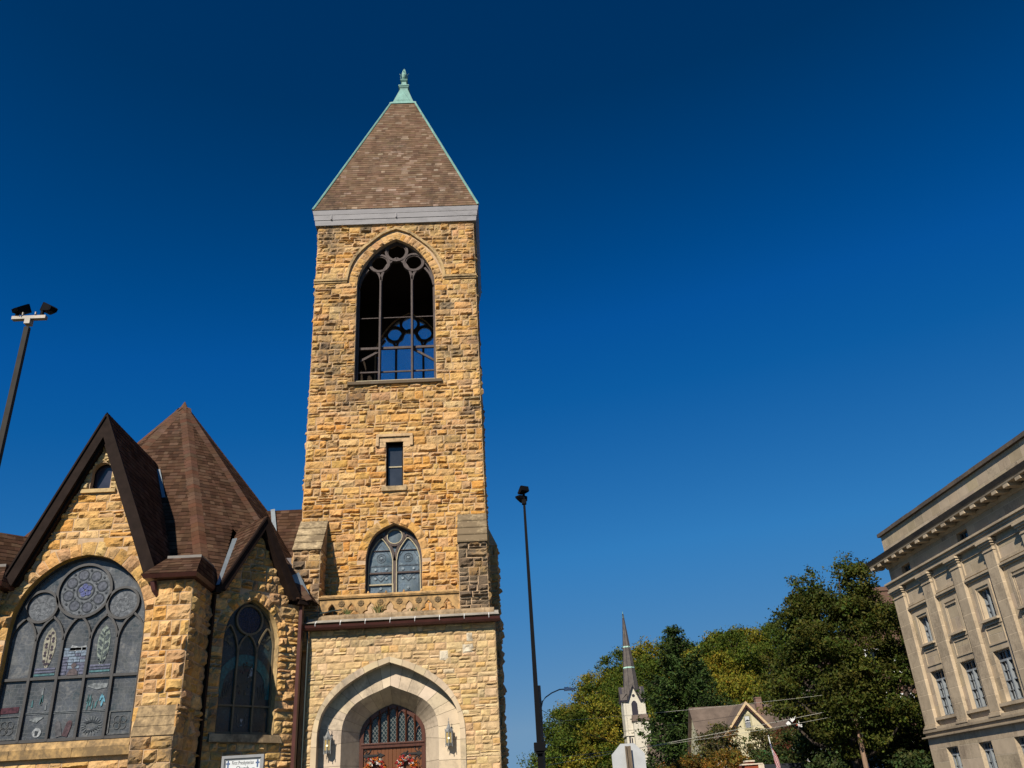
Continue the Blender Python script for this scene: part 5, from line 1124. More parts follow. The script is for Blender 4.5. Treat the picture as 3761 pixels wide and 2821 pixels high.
b.prism([(SX-w+.05, tz-1.25), (SX+w-.05, tz-1.25), (SX+w-.05, tz-.05), (SX-w+.05, tz-.05)], [[(SX-w+.1, tz-1.2), (SX+w-.1, tz-1.2), (SX+w-.1, tz-.1), (SX-w+.1, tz-.1)]], front(SY), -.03, .03)
b.build('sign_frame', sg, [plain('grey_frame', (.24, .24, .24), .5, var=.08)])
b = MB(); b.box(SX-w+.06, SX+w-.06, SY-.01, SY+.03, tz-1.24, tz-.06); pan = b.build('sign_panel', sg, [plain('sign_white', (.62, .63, .62), .4, var=.04)])
ink = plain('sign_ink', (.015, .017, .022), .5); blu = plain('sign_blue', (.06, .1, .2), .5, bs=0); R90 = (math.pi/2, 0, 0)
text(sg, 'First Presbyterian', .135, (SX, SY-.012, tz-.185), R90, ink, 'sign_text', sx=.6); text(sg, 'Church', .15, (SX, SY-.012, tz-.32), R90, ink, 'sign_text', sx=.76)
for s in (-1, 1):
    b = MB(); cx = SX+s*.385; f = front(SY-.012); b.prism([(cx-.02, tz-.31), (cx+.02, tz-.31), (cx+.02, tz-.215), (cx+.05, tz-.215), (cx+.05, tz-.175), (cx+.02, tz-.175), (cx+.02, tz-.12), (cx-.02, tz-.12), (cx-.02, tz-.175), (cx-.05, tz-.175), (cx-.05, tz-.215), (cx-.02, tz-.215)], [], f, 0, .006); b.build('cross_emblem', sg, [blu])
    b = MB(); b.ribbon(resample([(SX+s*.18, tz-.33), (SX+s*.23, tz-.335), (SX+s*.28, tz-.315), (SX+s*.33, tz-.335)], 10), .012, f, 0, .005); b.build('flourish', sg, [ink])
b = MB(); b.box(SX-w+.02, SX-w+.1, SY+.0, SY+.08, 0, tz-1.3); b.box(SX+w-.1, SX+w-.02, SY, SY+.08, 0, tz-1.3); b.build('post', sg, [plain('grey_post', (.24, .24, .24), .5)])
# weeds growing on the porch coping
def weed(x, z, n, hgt, seed, label):
    r = random.Random(seed); b = MB()
    for i in range(n):
        a = r.uniform(-1.2, 1.2); l = hgt*r.uniform(.5, 1); p0 = A3(x+r.gauss(0, .05), 30.15+r.gauss(0, .03), z); pts = [p0+A3(math.sin(a)*l*t*t*.8, r.uniform(-.02, .02)-.05*t, l*t*(1-.35*abs(math.sin(a))*t)) for t in (0, .4, .75, 1)]
        k = r.uniform(.7, 1.3); t = (.11*k, .12*k, .04*k, 0) if r.random() < .6 else (.2*k, .13*k, .05*k, 0)
        V = []; 
        for j, p in enumerate(pts): w = [.012, .016, .012, .002][j]; V += [p-A3(w, 0, 0), p+A3(w, 0, 0)]
        b.add(V, [(0, 1, 3, 2), (2, 3, 5, 4), (4, 5, 7, 6)], 0, t)
    o = b.build('weed_tuft', None, [tint_mat('weed_mat', bs=0)]); tag(o, label, 'weed', 'weeds rooted in the porch coping')
weed(-4.9, 8.05, 40, .35, 1, 'ragged weed tuft leaning out below the second balustrade rosette'); weed(-3.82, 8.08, 55, .45, 2, 'tallest green weed tuft in front of the balustrade centre'); weed(-2.65, 8.1, 18, .18, 3, 'smallest dry weed tuft low in a right hand balustrade arch'); weed(-3.75, 8.0, 22, .18, 4, 'short weed hanging on the coping edge below the tallest tuft')
# ------------------------------------------------------------------ classical limestone building on the right
RB = thing('limestone_building', (26, 40, 0), 'tan limestone public building with tall pilasters and a bracketed cornice', 'building', rz=math.radians(1.45))
_ca, _sa = math.cos(math.radians(1.45)), math.sin(math.radians(1.45)); S_ = 1.3; FX = 26.0
def Lb(d, t, z):     # d = depth behind the facade (negative = towards the street), t along it, z already in metres
    x, y = FX+d, t; return A3(_ca*x-_sa*y, _sa*x+_ca*y, z)
Z_ = lambda z: 1.6+(z-1.6)*S_; T_ = lambda t: t*S_
lim = lambda k=1: (.475*k, .372*k, .25*k, 0)
M['limestone'] = tint_mat('limestone_block', stain=(.16, .12, .085), stain_lo=.5, stain_hi=.86, var=(.86, 1.1), nscale=1.5, bs=.15, bd=.008, st_scale=.6, rough=.85)
M['joint2'] = plain('pale_joint', (.58, .47, .32), .9)
rnd = random.Random(99)
def bbox(b, d0, d1, t0, t1, z0, z1, mat=0, tint=None): b.box(d0, d1, t0, t1, z0, z1, mat, tint or lim(), M=Lb)
def blocks(b, d, t0, t1, z0, z1, hole=(), bh=.62, bw=1.5, g=.03, k0=.92, k1=1.06, both=None):
    """courses of flat blocks on a facade plane, leaving openings (t0,t1,z0,z1) free; joints show the pale backing"""
    ts = sorted(hole, key=lambda h: h[0]); zc = sorted({z0, z1, *[min(max(h[2], z0), z1) for h in hole], *[min(max(h[3], z0), z1) for h in hole]})
    zs = []
    for a, c in zip(zc[:-1], zc[1:]):
        n = max(1, int(round((c-a)/bh))); zs += [(a+(c-a)*i/n, a+(c-a)*(i+1)/n) for i in range(n)]
    for r_, (a, c) in enumerate(zs):
        m = (a+c)/2
        for p, q in minus([(t0, t1)], [(h[0], h[1]) for h in ts if h[2] < m < h[3]]):
            n = max(1, int(round((q-p)/bw))); off = .5 if (r_ % 2 and n > 1) else 0
            ed = sorted({p, q, *[p+(q-p)*(i+off)/n for i in range(n) if 0 < (i+off)/n < 1]})
            for e0, e1 in zip(ed[:-1], ed[1:]):
                kk = rnd.uniform(k0, k1); x = (.475*kk, .372*kk*rnd.uniform(.98, 1.02), .25*kk*rnd.uniform(.94, 1.05), rnd.uniform(-.3, .12))
                b.add([Lb(d, e0+g/2, a+g/2), Lb(d, e1-g/2, a+g/2), Lb(d, e1-g/2, c-g/2), Lb(d, e0+g/2, c-g/2)], [(3, 2, 1, 0)], 0, x)
T0, T1 = T_(10.2), T_(40.05); DEP = 22
pil = [(39.02, 40.0), (36.40, 37.18), (33.95, 34.63), (31.36, 32.04)]
pil += [(31.36-2.56*k, 32.04-2.56*k) for k in range(1, 8)]
bays = [(pil[i+1][1], pil[i][0]) for i in range(len(pil)-1)]
wall = MB()
lowin = []; upwin = []; frwin = []; grwin = []
for i, (a, c) in enumerate(bays):
    m = (a+c)/2; lowin.append((T_(m-.57), T_(m+.57), Z_(4.47), Z_(6.28)))
    (upwin if i % 2 == 0 else []).append((T_(m-.41), T_(m+.41), Z_(7.43), Z_(8.56)))
    if i % 2 == 0: frwin.append((T_(m-.42+.3), T_(m+.42+.3), Z_(10.58), Z_(10.97)))
    grwin.append((T_(m+.04-.48), T_(m+.04+.48), 1.0, Z_(3.27)-.03))
# body
for (a, c, zb, zt, hs, dd) in ((T0, T1, Z_(3.75), Z_(10.2), lowin+upwin, 0), (T0, T1, Z_(10.45), Z_(11.2), frwin, -.02), (T0, T1-.02, 0, Z_(3.74), grwin, -.22)):
    wall.prism([(a, zb), (c, zb), (c, zt), (a, zt)], [[(h[0], h[2]), (h[1], h[2]), (h[1], h[3]), (h[0], h[3])] for h in hs], (lambda u, v, d, dd=dd: Lb(dd+.005+d, u, v)), 0, .4, 1, tint=lim())
    blocks(wall, dd+.0, a, c, zb, zt, hs, bh=.62 if dd > -.1 else .74, bw=1.35 if dd > -.1 else 1.6)
for dd, h in [(0, h) for h in lowin+upwin+frwin]+[(-.22, h) for h in grwin]:      # reveals
    h = (h[0]+.006, h[1]-.006, h[2]+.006, h[3]-.006)
    for (p, q) in (((h[0], h[2]), (h[0], h[3])), ((h[0], h[3]), (h[1], h[3])), ((h[1], h[3]), (h[1], h[2])), ((h[1], h[2]), (h[0], h[2]))):
        wall.add([Lb(dd-.0, *p), Lb(dd+.38, *p), Lb(dd+.38, *q), Lb(dd-.0, *q)], [(0, 1, 2, 3)], 0, lim(1.03))
wall.box(.45, DEP, T0, T1, 0, Z_(11.9), 0, lim(), M=Lb)
# recessed panels, mouldings round the bays
for i, (a, c) in enumerate(bays):
    a_, c_, m = T_(a)+.04, T_(c)-.04, T_((a+c)/2)
    def fr(t0, t1, z0, z1, w, d):
        for (p, q, r, s) in ((t0, t1, z1-w, z1), (t0, t1, z0, z0+w), (t0, t0+w, z0+w, z1-w), (t1-w, t1, z0+w, z1-w)): bbox(wall, d, .01, p, q, r, s, 0, lim(rnd.uniform(.97, 1.05)))
    fr(a_, c_, Z_(9.18), Z_(9.95), .13, -.07)
    bbox(wall, -.16, .01, a_, c_, Z_(9.04), Z_(9.12), 0, lim()); bbox(wall, -.1, .01, a_, c_, Z_(8.97), Z_(9.035), 0, lim(.95))
    fr(m-.82, m+.82, Z_(7.2), Z_(8.82), .2, -.05)
    bbox(wall, -.2, .01, m-.8, m+.8, Z_(7.34), Z_(7.42), 0, lim(1.02)); bbox(wall, -.09, .01, m-.55, m+.55, Z_(7.2), Z_(7.26), 0, lim())
    fr(m-.8, m+.8, Z_(6.5), Z_(7.15), .08, -.04)
    bbox(wall, -.16, .01, a_, c_, Z_(4.34), Z_(4.45), 0, lim())
    if i % 2: bbox(wall, -.07, .012, m-.56, m+.56, Z_(8.53), Z_(8.59), 0, lim(.9)); fr(m-.56, m+.56, Z_(7.45), Z_(8.53), .05, -.03)
wall.build('wall', RB, [M['limestone'], M['joint2']])
def pil_obj(a, c):
    b = MB(); a_, c_ = T_(a), T_(c); pd = -.2; zb, zt = Z_(4.2), Z_(9.68); g = .025; n = 9
    for j in range(n):
        z0 = zb+(zt-zb)*j/n+g/2; z1 = zb+(zt-zb)*(j+1)/n-g/2; bbox(b, pd, .0, a_, c_, z0, z1, 0, lim(rnd.uniform(.93, 1.06)))
    bbox(b, pd+.004, .0, a_+.004, c_-.004, zb, zt, 0, lim(1.3))
    for (e, z0, z1) in ((.05, 4.12, 4.2), (.1, 4.04, 4.12), (.02, 3.95, 4.04)): bbox(b, pd-e, 0, a_-e, c_+e, Z_(z0), Z_(z1)-.002, 0, lim())
    for (e, z0, z1) in ((.04, 9.68, 9.74), (.0, 9.74, 9.86), (.06, 9.86, 9.94), (.13, 9.94, 10.02), (.19, 10.02, 10.11)): bbox(b, pd-e, 0, a_-e, c_+e, Z_(z0), Z_(z1)-.002, 0, lim(1.02))
    b.build('pilaster', RB, [M['limestone']], bev=.015)
for a, c in pil: pil_obj(a, c)
b = MB()
for (d, z0, z1) in ((-.28, 10.14, 10.3), (-.33, 10.302, 10.4), (-.42, 10.402, 10.49)): bbox(b, d, 0, T0, T1+(-d)*.6, Z_(z0), Z_(z1), 0, lim())
b.build('architrave', RB, [M['limestone']], bev=.012)
b = MB()
for (d, z0, z1) in ((-.22, 3.0+.755, 3.9), (-.42, 3.69, 3.755), (-.3, 3.9, 4.0)): bbox(b, d, 0, T0, T1-d*.6, Z_(z0)+.002, Z_(z1), 0, lim(.72))
bbox(b, -.26, 0, T0, T1+.15, Z_(4.0)+.002, Z_(4.34)-.002-.3, 0, lim())
b.build('belt_course', RB, [M['limestone']], bev=.012)
b = MB()
CO = -.9; DZc = .26*S_
E_ = lambda o, z: [Lb(o, T0, z), Lb(o, T1-o, z), Lb(.5, T1-o, z), Lb(.5, T0, z)]
b.hexa(E_(-.06, Z_(11.16)), E_(-.16, Z_(11.3)), 0, lim())
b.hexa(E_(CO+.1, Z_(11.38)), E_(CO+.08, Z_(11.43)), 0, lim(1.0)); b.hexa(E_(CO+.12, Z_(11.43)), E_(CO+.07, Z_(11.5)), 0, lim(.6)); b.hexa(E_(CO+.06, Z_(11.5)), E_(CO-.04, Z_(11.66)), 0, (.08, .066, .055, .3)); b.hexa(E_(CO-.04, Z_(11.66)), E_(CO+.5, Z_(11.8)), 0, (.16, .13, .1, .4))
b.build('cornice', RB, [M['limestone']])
t = T1+.55
while t > T0+.4:       # brackets under the cornice, a part each
    b = MB(); bbox(b, CO+.11, -.05, t-.2, t+.2, Z_(11.25), Z_(11.378), 0, lim(1.05)); b.build('cornice_bracket', RB, [M['limestone']]); t -= T_(.78)
b = MB()
bbox(b, 0, .5, T0, T1, Z_(11.5), Z_(12.72), 1); blocks(b, -.005, T0, T1, Z_(11.55), Z_(12.74), (), bh=.7, bw=1.0, k0=.85, k1=1.1)
b.add([Lb(p[0], p[1], p[2]) for p in ((0, T1+.003, Z_(11.5)), (.5, T1+.003, Z_(11.5)), (.5, T1+.003, Z_(12.74)), (0, T1+.003, Z_(12.74)))], [(0, 1, 2, 3)], 0, lim())
b.build('parapet', RB, [M['limestone'], M['joint2']])
b = MB(); t = T1+.14
while t > T0:
    t2 = max(T0, t-rnd.uniform(1.0, 1.35)); bbox(b, -.16, .6, t2+.02, t, Z_(12.74), Z_(12.9)+rnd.uniform(-.01, .015), 0, (.075, .063, .055, .3)); t = t2
b.build('parapet_coping', RB, [M['limestone']])
b = MB(); bbox(b, .3, DEP, T0, T1-.3, Z_(11.9), Z_(12.1)); b.build('roof', RB, [plain('flat_roof', (.2, .2, .2), .9)])
M['winpaint'] = plain('window_paint', (.23, .25, .26), .6, var=.15, scale=5)
M['winglass'] = glass_dark('office_glass', (.018, .02, .024), .06, .5)
def bigwin(h, dd, tr=.8, rows=4, blind=False):
    t0, t1, z0, z1 = h; mf = lambda u, v, d: Lb(dd+.25+d, u, v); b = MB(); zt = z0+(z1-z0)*tr; m = (t0+t1)/2
    b.prism([(t0, z0), (t1, z0), (t1, z1), (t0, z1)], [[(t0+.09, z0+.09), (t1-.09, z0+.09), (t1-.09, z1-.07), (t0+.09, z1-.07)]], mf, -.02, .1)
    if tr < 1: b.ribbon([(t0+.05, zt), (t1-.05, zt)], .1, mf, -.05, .08)
    b.ribbon([(m, z0+.05), (m, zt if tr < 1 else z1-.05)], .1, mf, -.1, .08)
    for s in (-1, 1):
        c = m+s*(t1-t0)/4-s*.01; b.ribbon([(c, z0+.05), (c, zt)], .025, mf, -.0, .06)
        for k in range(1, rows): z = z0+.05+(zt-z0-.05)*k/rows; b.ribbon([(m+s*.05, z), (m+s*((t1-t0)/2-.05), z)], .025 if k != rows//2 else .06, mf, -.01 if k != rows//2 else -.04, .06)
        b.ribbon([(m+s*((t1-t0)/2-.11), z0+.1), (m+s*((t1-t0)/2-.11), zt)], .03, mf, -.0, .08)
    if tr < 1:
        for k in (-1, 0, 1): b.ribbon([(m+k*(t1-t0)/4, zt), (m+k*(t1-t0)/4, z1-.05)], .03, mf, .0, .06)
    o = b.build('window', RB, [M['winpaint']]); g = MB(); g.prism([(t0+.02, z0+.02), (t1-.02, z0+.02), (t1-.02, z1-.02), (t0+.02, z1-.02)], [], mf, .06, .07); g.build('pane', o, [M['winglass']])
    if blind: g = MB(); g.prism([(t0+.1, z0+.9), (t1-.1, z0+.9), (t1-.1, z1-.3), (t0+.1, z1-.3)], [], mf, .045, .055); g.build('blind', o, [plain('olive_blind', (.2, .19, .1), .8)])
for h in lowin[:6]: bigwin(h, 0)
for h in upwin[:3]: bigwin(h, 0, 1.0, 4)
for i, h in enumerate(grwin[:6]): bigwin((h[0], h[1], 1.1, h[3]), -.22, .86, 4, i == 0)
for h in frwin[:3]:
    mf = lambda u, v, d: Lb(.2+d, u, v); b = MB(); b.prism([(h[0], h[2]), (h[1], h[2]), (h[1], h[3]), (h[0], h[3])], [[(h[0]+.07, h[2]+.06), (h[1]-.07, h[2]+.06), (h[1]-.07, h[3]-.06), (h[0]+.07, h[3]-.06)]], mf, -.02, .06)
    for k in (.33, .66): b.ribbon([(h[0]+(h[1]-h[0])*k, h[2]), (h[0]+(h[1]-h[0])*k, h[3])], .03, mf, -.01, .05)
    o = b.build('window', RB, [plain('frieze_window_paint', (.12, .12, .11), .6)]); g = MB(); g.prism([(h[0]+.02, h[2]), (h[1]-.02, h[2]), (h[1]-.02, h[3]), (h[0]+.02, h[3])], [], mf, .04, .05); g.build('pane', o, [M['winglass']])
# ------------------------------------------------------------------ ground, streets, wooded hill
def ground():
    g = MB(); g.grid(np.array([[(x, y, -.012 if abs(x) < 400 else -.012) for x in (-900, -60, 0, 60, 900)] for y in (-700, -60, 60, 200, 1500)], float)); m, t, b = nt('grass')
    c = mixrgb(t, 'MIX', ramp(t, noise(t, .4, 5), [(.35, 0), (.65, 1)]), (.045, .07, .02), (.08, .085, .03)); L(t, c, b.inputs['Base Color']); b.inputs['Roughness'].default_value = .95
    tag(g.build('ground', None, [m]), kind='structure')
    asp = plain('asphalt', (.05, .05, .052), .9, var=.25, scale=2, bs=.2); con = plain('concrete', (.15, .142, .13), .85, var=.15, scale=2)
    r = MB(); r.box(4.5, 21.5, -80, 300, -.3, .0); r.box(-120, 4.5, -16, 12, -.3, .0); r.box(21.5, 120, -16, 12, -.3, 0); tag(r.build('street', None, [asp]), kind='structure')
    p = MB()
    for x0, x1 in ((1.6, 4.4), (21.6, 25.6)): p.box(x0, x1, 12.1, 300, -.3, .13)
    p.box(-120, 1.6, 12.1, 15.5, -.3, .13); tag(p.build('pavement', None, [con]), kind='structure')
    k = MB()
    for x in (12.8, 13.05): k.box(x, x+.1, 13, 300, -.01, .005)
    tag(k.build('road_marking', None, [plain('yellow_line', (.5, .36, .05), .8)]), kind='structure')
ground()
CRX = np.array([-200, 2, 8, 14, 22, 30, 40, 55, 80, 140, 300.]); CRZ = np.array([0, 0, 2, 9.0, 17.5, 21, 22.5, 25, 28, 30, 26.])
def hz(x, y):
    c = np.interp(x, CRX, CRZ); s = np.clip((y-146)/50., 0, 1); s = s*s*(3-2*s); return c*s
xs = np.linspace(-60, 300, 60); ys = np.linspace(140, 420, 40)
h = MB(); h.grid(np.array([[(x, y, float(hz(x, y))-.02) for x in xs] for y in ys])); m, t, b = nt('forest_floor'); b.inputs['Base Color'].default_value = (.03, .035, .012, 1); b.inputs['Roughness'].default_value = 1
tag(h.build('hill', None, [m], smooth=True), kind='structure')

# ------------------------------------------------------------------ foliage
def leaf_material(name, base, trans=.22):
    m, t, b = nt(name); at = N(t, 'ShaderNodeAttribute', attribute_name='tint'); c = mixrgb(t, 'MULTIPLY', 1, at.outputs['Color'], base)
    L(t, c, b.inputs['Base Color']); b.inputs['Roughness'].default_value = .6; b.inputs['Specular IOR Level'].default_value = .12
    tr = t.nodes.new('ShaderNodeBsdfTranslucent'); L(t, mixrgb(t, 'MULTIPLY', 1, c, (1.2, 1.3, .5)), tr.inputs['Color']); mx = t.nodes.new('ShaderNodeMixShader'); mx.inputs[0].default_value = trans
    L(t, b.outputs[0], mx.inputs[1]); L(t, tr.outputs[0], mx.inputs[2]); L(t, mx.outputs[0], t.nodes['Material Output'].inputs[0]); return m
M['bark'] = plain('bark', (.06, .045, .033), .95, var=.35, scale=4, bs=.5, stretch=(3, 3, .6))
def add_leaves(mb, C, size, r, out=None, asp=.62, tints=None, upb=.45):
    n = len(C); d = r.normal(0, 1, (n, 3)); 
    if out is not None: d = d*.75+out
    d[:, 2] += upb; d /= np.linalg.norm(d, axis=1)[:, None]
    a = r.normal(0, 1, (n, 3)); u = np.cross(d, a); u /= np.linalg.norm(u, axis=1)[:, None]; v = np.cross(d, u); s = size*r.uniform(.6, 1.3, (n, 1))
    P = np.stack([C-u*s*.5, C+v*s*asp*.5-d*s*.08, C+u*s*.5, C-v*s*asp*.5-d*s*.08], 1).reshape(-1, 3)
    F = np.arange(4*n).reshape(n, 4).tolist(); mb.add(P, F, 0, np.repeat(tints, 4, 0))
def tints(r, n, var=.3, hue=.12, clump=None):
    k = np.exp(r.normal(0, var, n)); T = np.ones((n, 4)); T[:, 0] = k*(1+r.normal(0, hue, n)); T[:, 1] = k; T[:, 2] = k*(1+r.normal(0, hue, n)); T[:, 3] = 0
    return np.clip(T, .1, 3)
def crown_mesh(r, h0, h1, R, nclump, nleaf, lsize, clump_r=(.8, 1.5), shape=.5, lobes=None, squash=.75, hollow=.45, var=.25, hue=.14, zshift=0):
    """clumps of leaves through an irregular crown volume; returns (MB, clump centres)"""
    mb = MB(); cs = []; ph = r.uniform(0, 6.28, 6); tries = 0
    while len(cs) < nclump and tries < nclump*40:
        tries += 1; t = r.uniform(0, 1); a = r.uniform(0, 2*math.pi)
        prof = (max(0, 1-abs((t-shape)/(shape if t < shape else 1-shape))**2.1))**.5
        lob = 1+.22*math.sin(2*a+ph[0]+3*t)+.16*math.sin(3*a+ph[1]-5*t)+.12*math.sin(5*a+ph[2]+7*t)
        rr = R*prof*lob*(hollow+(1-hollow)*r.uniform(0, 1)**.6)
        if rr < R*.12 and t < .8: continue
        cs.append((rr*math.cos(a), rr*math.sin(a), h0+(h1-h0)*t))
    if lobes is not None: cs += list(lobes)
    for c in cs:
        rc = r.uniform(*clump_r); n = max(20, int(nleaf*(rc/np.mean(clump_r))**2)); o = np.clip(r.normal(0, .5, (n, 3)), -.95, .95)
        A_ = np.eye(3)+r.normal(0, .3, (3, 3)); o = o @ A_; o += .35*np.stack([np.sin(o[:, 1]*4+c[0]), np.sin(o[:, 2]*4+c[1]), np.sin(o[:, 0]*4+c[2])], 1)
        C = np.array(c)+o*rc*np.array([1.1, 1.1, squash]); ck = np.exp(r.normal(0, .2)); T = tints(r, n, var, hue); T[:, :3] *= ck; T[:, 0] *= np.exp(r.normal(0, .1))
        add_leaves(mb, C, lsize, r, o*.5, tints=T)
    return mb, cs
def trunk_mesh(r, h, rad, cs, nl=9, fork=.35):
    b = MB(); top = h*.8; pts = [(r.normal(0, .03)*h*t, r.normal(0, .03)*h*t, top*t) for t in np.linspace(0, 1, 7)]; pts[0] = (0, 0, -.3)
    b.tube(pts, [rad*(1.25 if i == 0 else 1-.75*i/6) for i in range(7)], 9)
    idx = r.permutation(len(cs))[:nl]
    for i in idx:
        c = A3(*cs[i]); s = A3(*pts[int(np.clip(round(6*max(fork, min(.9, (c[2]/top)-.25))), 1, 6))]); mid = s*.45+c*.55+A3(0, 0, -.05*h)
        b.tube([s, mid, c], [rad*.4, rad*.22, rad*.07], 6)
    return b
def make_tree(name, label, cat, group, loc, r, mat, trunk, h, R, h0, nclump, nleaf, lsize, **kw):
    mb, cs = crown_mesh(r, h0, h, R, nclump, nleaf, lsize, **kw); root = thing(name, loc, label, cat, group)
    mb.build('crown', root, [mat], local=True); trunk_mesh(r, h, trunk, cs).build('trunk', root, [M['bark']], local=True); return root
def dup(root, loc, rz, sc, label=None, group=None):
    c = root.copy(); COL.objects.link(c); c.location = loc; c.rotation_euler = (0, 0, rz); c.scale = (sc[0], sc[0], sc[1])
    if label: c['label'] = label
    if group: c['group'] = group
    for ch in list(root.children): k = ch.copy(); COL.objects.link(k); k.parent = c
    return c
LM = dict(oak=leaf_material('oak_leaves', (.054, .062, .01)), hillg=leaf_material('green_wood_leaves', (.065, .085, .01)), hilly=leaf_material('yellowing_leaves', (.15, .135, .014)), hilld=leaf_material('dark_wood_leaves', (.036, .05, .012)), pine=leaf_material('pine_needles', (.034, .056, .012), .12), rust=leaf_material('rusty_leaves', (.15, .085, .014)), brown=leaf_material('bronze_leaves', (.075, .068, .02)), shrub=leaf_material('shrub_leaves', (.04, .058, .016)))
R_ = np.random.RandomState
# the big tree by the limestone building and its neighbours
lob = []
rr = R_(4)
for (x, y, z, rad, n) in ((2.3, 0, 14.6, 1.1, 16), (2.4, 0, 15.6, .6, 7), (2.2, 0, 13.0, 1.4, 12), (-.5, .3, 14.2, 1.3, 14), (-1.6, 0, 13.0, 1.3, 9), (-2.6, 0, 11.9, 1.2, 12), (3.0, 1, 12.2, 1.0, 9), (-3.9, 0, 7.9, 1.0, 8), (-4.4, .3, 7.0, .8, 6), (-2.8, 0, 9.6, 1.3, 9), (3.0, -1.0, 9.5, 1.3, 8), (-2.6, -.5, 10.2, 1.4, 8), (-.2, -2.9, 7.0, 1.0, 9), (.2, -3.0, 8.6, 1.0, 9), (-.5, -2.8, 10, 1.0, 8), (1.6, -2.8, 6.2, 1.0, 7), (-2.2, -2.4, 6.6, .9, 6), (1.0, -1.5, 8, 2.0, 8), (4.0, 0, 6.5, 1.2, 5), (-1.5, -2, 10.5, 1.5, 7), (1.5, -2, 11.8, 1.4, 6)):
    for i in range(n): o = rr.normal(0, .48, 3)*rad; lob.append((x+o[0], y+o[1], z+o[2]))
make_tree('broadleaf_tree', 'tall dark broadleaf tree with two domed tops beside the limestone building', 'tree', None, (22.6, 58.6, 0), R_(12), LM['oak'], .42, 13.6, 4.0, 4.0, 150, 200, .2, clump_r=(.35, 1.0), shape=.45, squash=.62, lobes=lob, hollow=.3)
make_tree('broadleaf_tree', 'lower dark tree growing behind the corner of the limestone building', 'tree', None, (28.6, 63, 0), R_(13), LM['oak'], .35, 14.4, 3.6, 3.0, 100, 240, .22, clump_r=(.5, 1.05), shape=.5, hollow=.3)
make_tree('broadleaf_tree', 'dense low tree filling the shade under the tall broadleaf tree', 'tree', None, (25.0, 66, 0), R_(14), LM['hilld'], .3, 9.5, 5.0, .8, 140, 130, .34, clump_r=(.7, 1.2), shape=.45, hollow=.25)
for k, (x, y, hh, lb) in enumerate(((23.9, 54.3, 3.7, 'small leafy sapling beside the pale utility pole'), (25.3, 55, 3.6, 'low green shrub at the foot of the limestone building corner'), (20.3, 57.5, 4.5, 'young yellow green tree under the left side of the tall tree'))):
    make_tree('sapling' if k != 1 else 'shrub', lb, 'young tree' if k != 1 else 'shrub', None, (x, y, 0), R_(30+k), LM['shrub'], .06, hh, 1.0, 1.4, 22, 60, .24, clump_r=(.35, .65), shape=.5)
# the big white pine in front of the far church
def pine(name, label, loc, H, R, seed, mat, bare=.12, group=None, nw=26, leaf=.55, skew=0):
    r = R_(seed); b = MB(); tr = MB(); tr.tube([(0, 0, -.2), (.1, 0, H*.5), (0, .1, H*.97)], [R*.06, R*.04, .04], 8); Cs, Os, Ts = [], [], []
    for w in range(nw):
        t = bare+(1-bare)*(w+.3*r.uniform(-1, 1))/nw; z = H*t
        if t > .99: continue
        nb = r.randint(4, 7)
        for k in range(nb):
            a = 2*math.pi*k/nb+r.uniform(-.4, .4)+w; ln = R*((1-t)**.8*1.05+.03)*r.uniform(.55, 1.15)*(1 if t > .25 else .85); ck = np.exp(r.normal(0, .18))
            n = max(4, int(ln*6)); s = np.linspace(.18, 1, n); px = ln*s*math.cos(a); py = ln*s*math.sin(a); pz = z+ln*(.12*s+.28*s**2.5)-.12*ln
            tr.tube([(0, 0, z-.12*ln), (px[n//2], py[n//2], pz[n//2]), (px[-1], py[-1], pz[-1])], [.09, .05, .02], 4, cap=False)
            for i in range(n):
                wd = .16*ln*(1.15-s[i])+.18; m = 9
                o = r.normal(0, 1, (m, 3))*np.array([wd, wd, .16]); Cs.append(np.stack([px[i]+o[:, 0], py[i]+o[:, 1], pz[i]+o[:, 2]+.1], 1)); Os.append(np.tile([math.cos(a)*.3, math.sin(a)*.3, .9], (m, 1))); T = tints(r, m, .25, .1); T[:, :3] *= ck; Ts.append(T)
    add_leaves(b, np.vstack(Cs), leaf, r, np.vstack(Os), asp=.42, tints=np.vstack(Ts), upb=.2)
    root = thing(name, loc, label, 'tree', group); b.build('crown', root, [mat], local=True); tr.build('trunk', root, [M['bark']], local=True); return root
pine('pine_tree', 'tall dark pine with spreading layered boughs in front of the white steeple', (22.2, 108, 0), 21.8, 8.2, 5, LM['pine'], .16, nw=27, leaf=.46)
pine('pine_tree', 'second dark pine behind the ridge of the yellow house', (27.2, 118, 0), 19.0, 6.0, 6, LM['pine'], .1, nw=22, leaf=.46)
# small trees in front of the yellow house
for k, (x, y, hh, R, mat, lb) in enumerate((
    (17.7, 74, 7.3, 2.5, 'brown', 'dark green spreading tree in front of the left end of the yellow house'),
    (14.4, 72, 5.0, 2.3, 'rust', 'orange brown autumn tree just right of the stop sign'),
    (21.2, 76, 6.9, 2.6, 'brown', 'bronze leaved tree below the yellow gable window'),
    (23.2, 75, 6.7, 2.3, 'brown', 'brownish tree between the yellow house and the flag'),
    (17.0, 70, 5.2, 1.9, 'rust', 'rust coloured low tree in front of the dark green spreading tree'),
    (19.9, 70, 5.0, 2.0, 'shrub', 'deep green bush beside the brick parapet'),
    (22.3, 73, 4.9, 1.7, 'shrub', 'dark bush low behind the hanging flag'))):
    make_tree('small_tree', lb, 'tree', None, (x, y, 0), R_(50+k), LM[mat], .14, hh, R, 1.2, 70, 110, .19, clump_r=(.3, .8), shape=.5, squash=.55, hollow=.3, hue=.25)
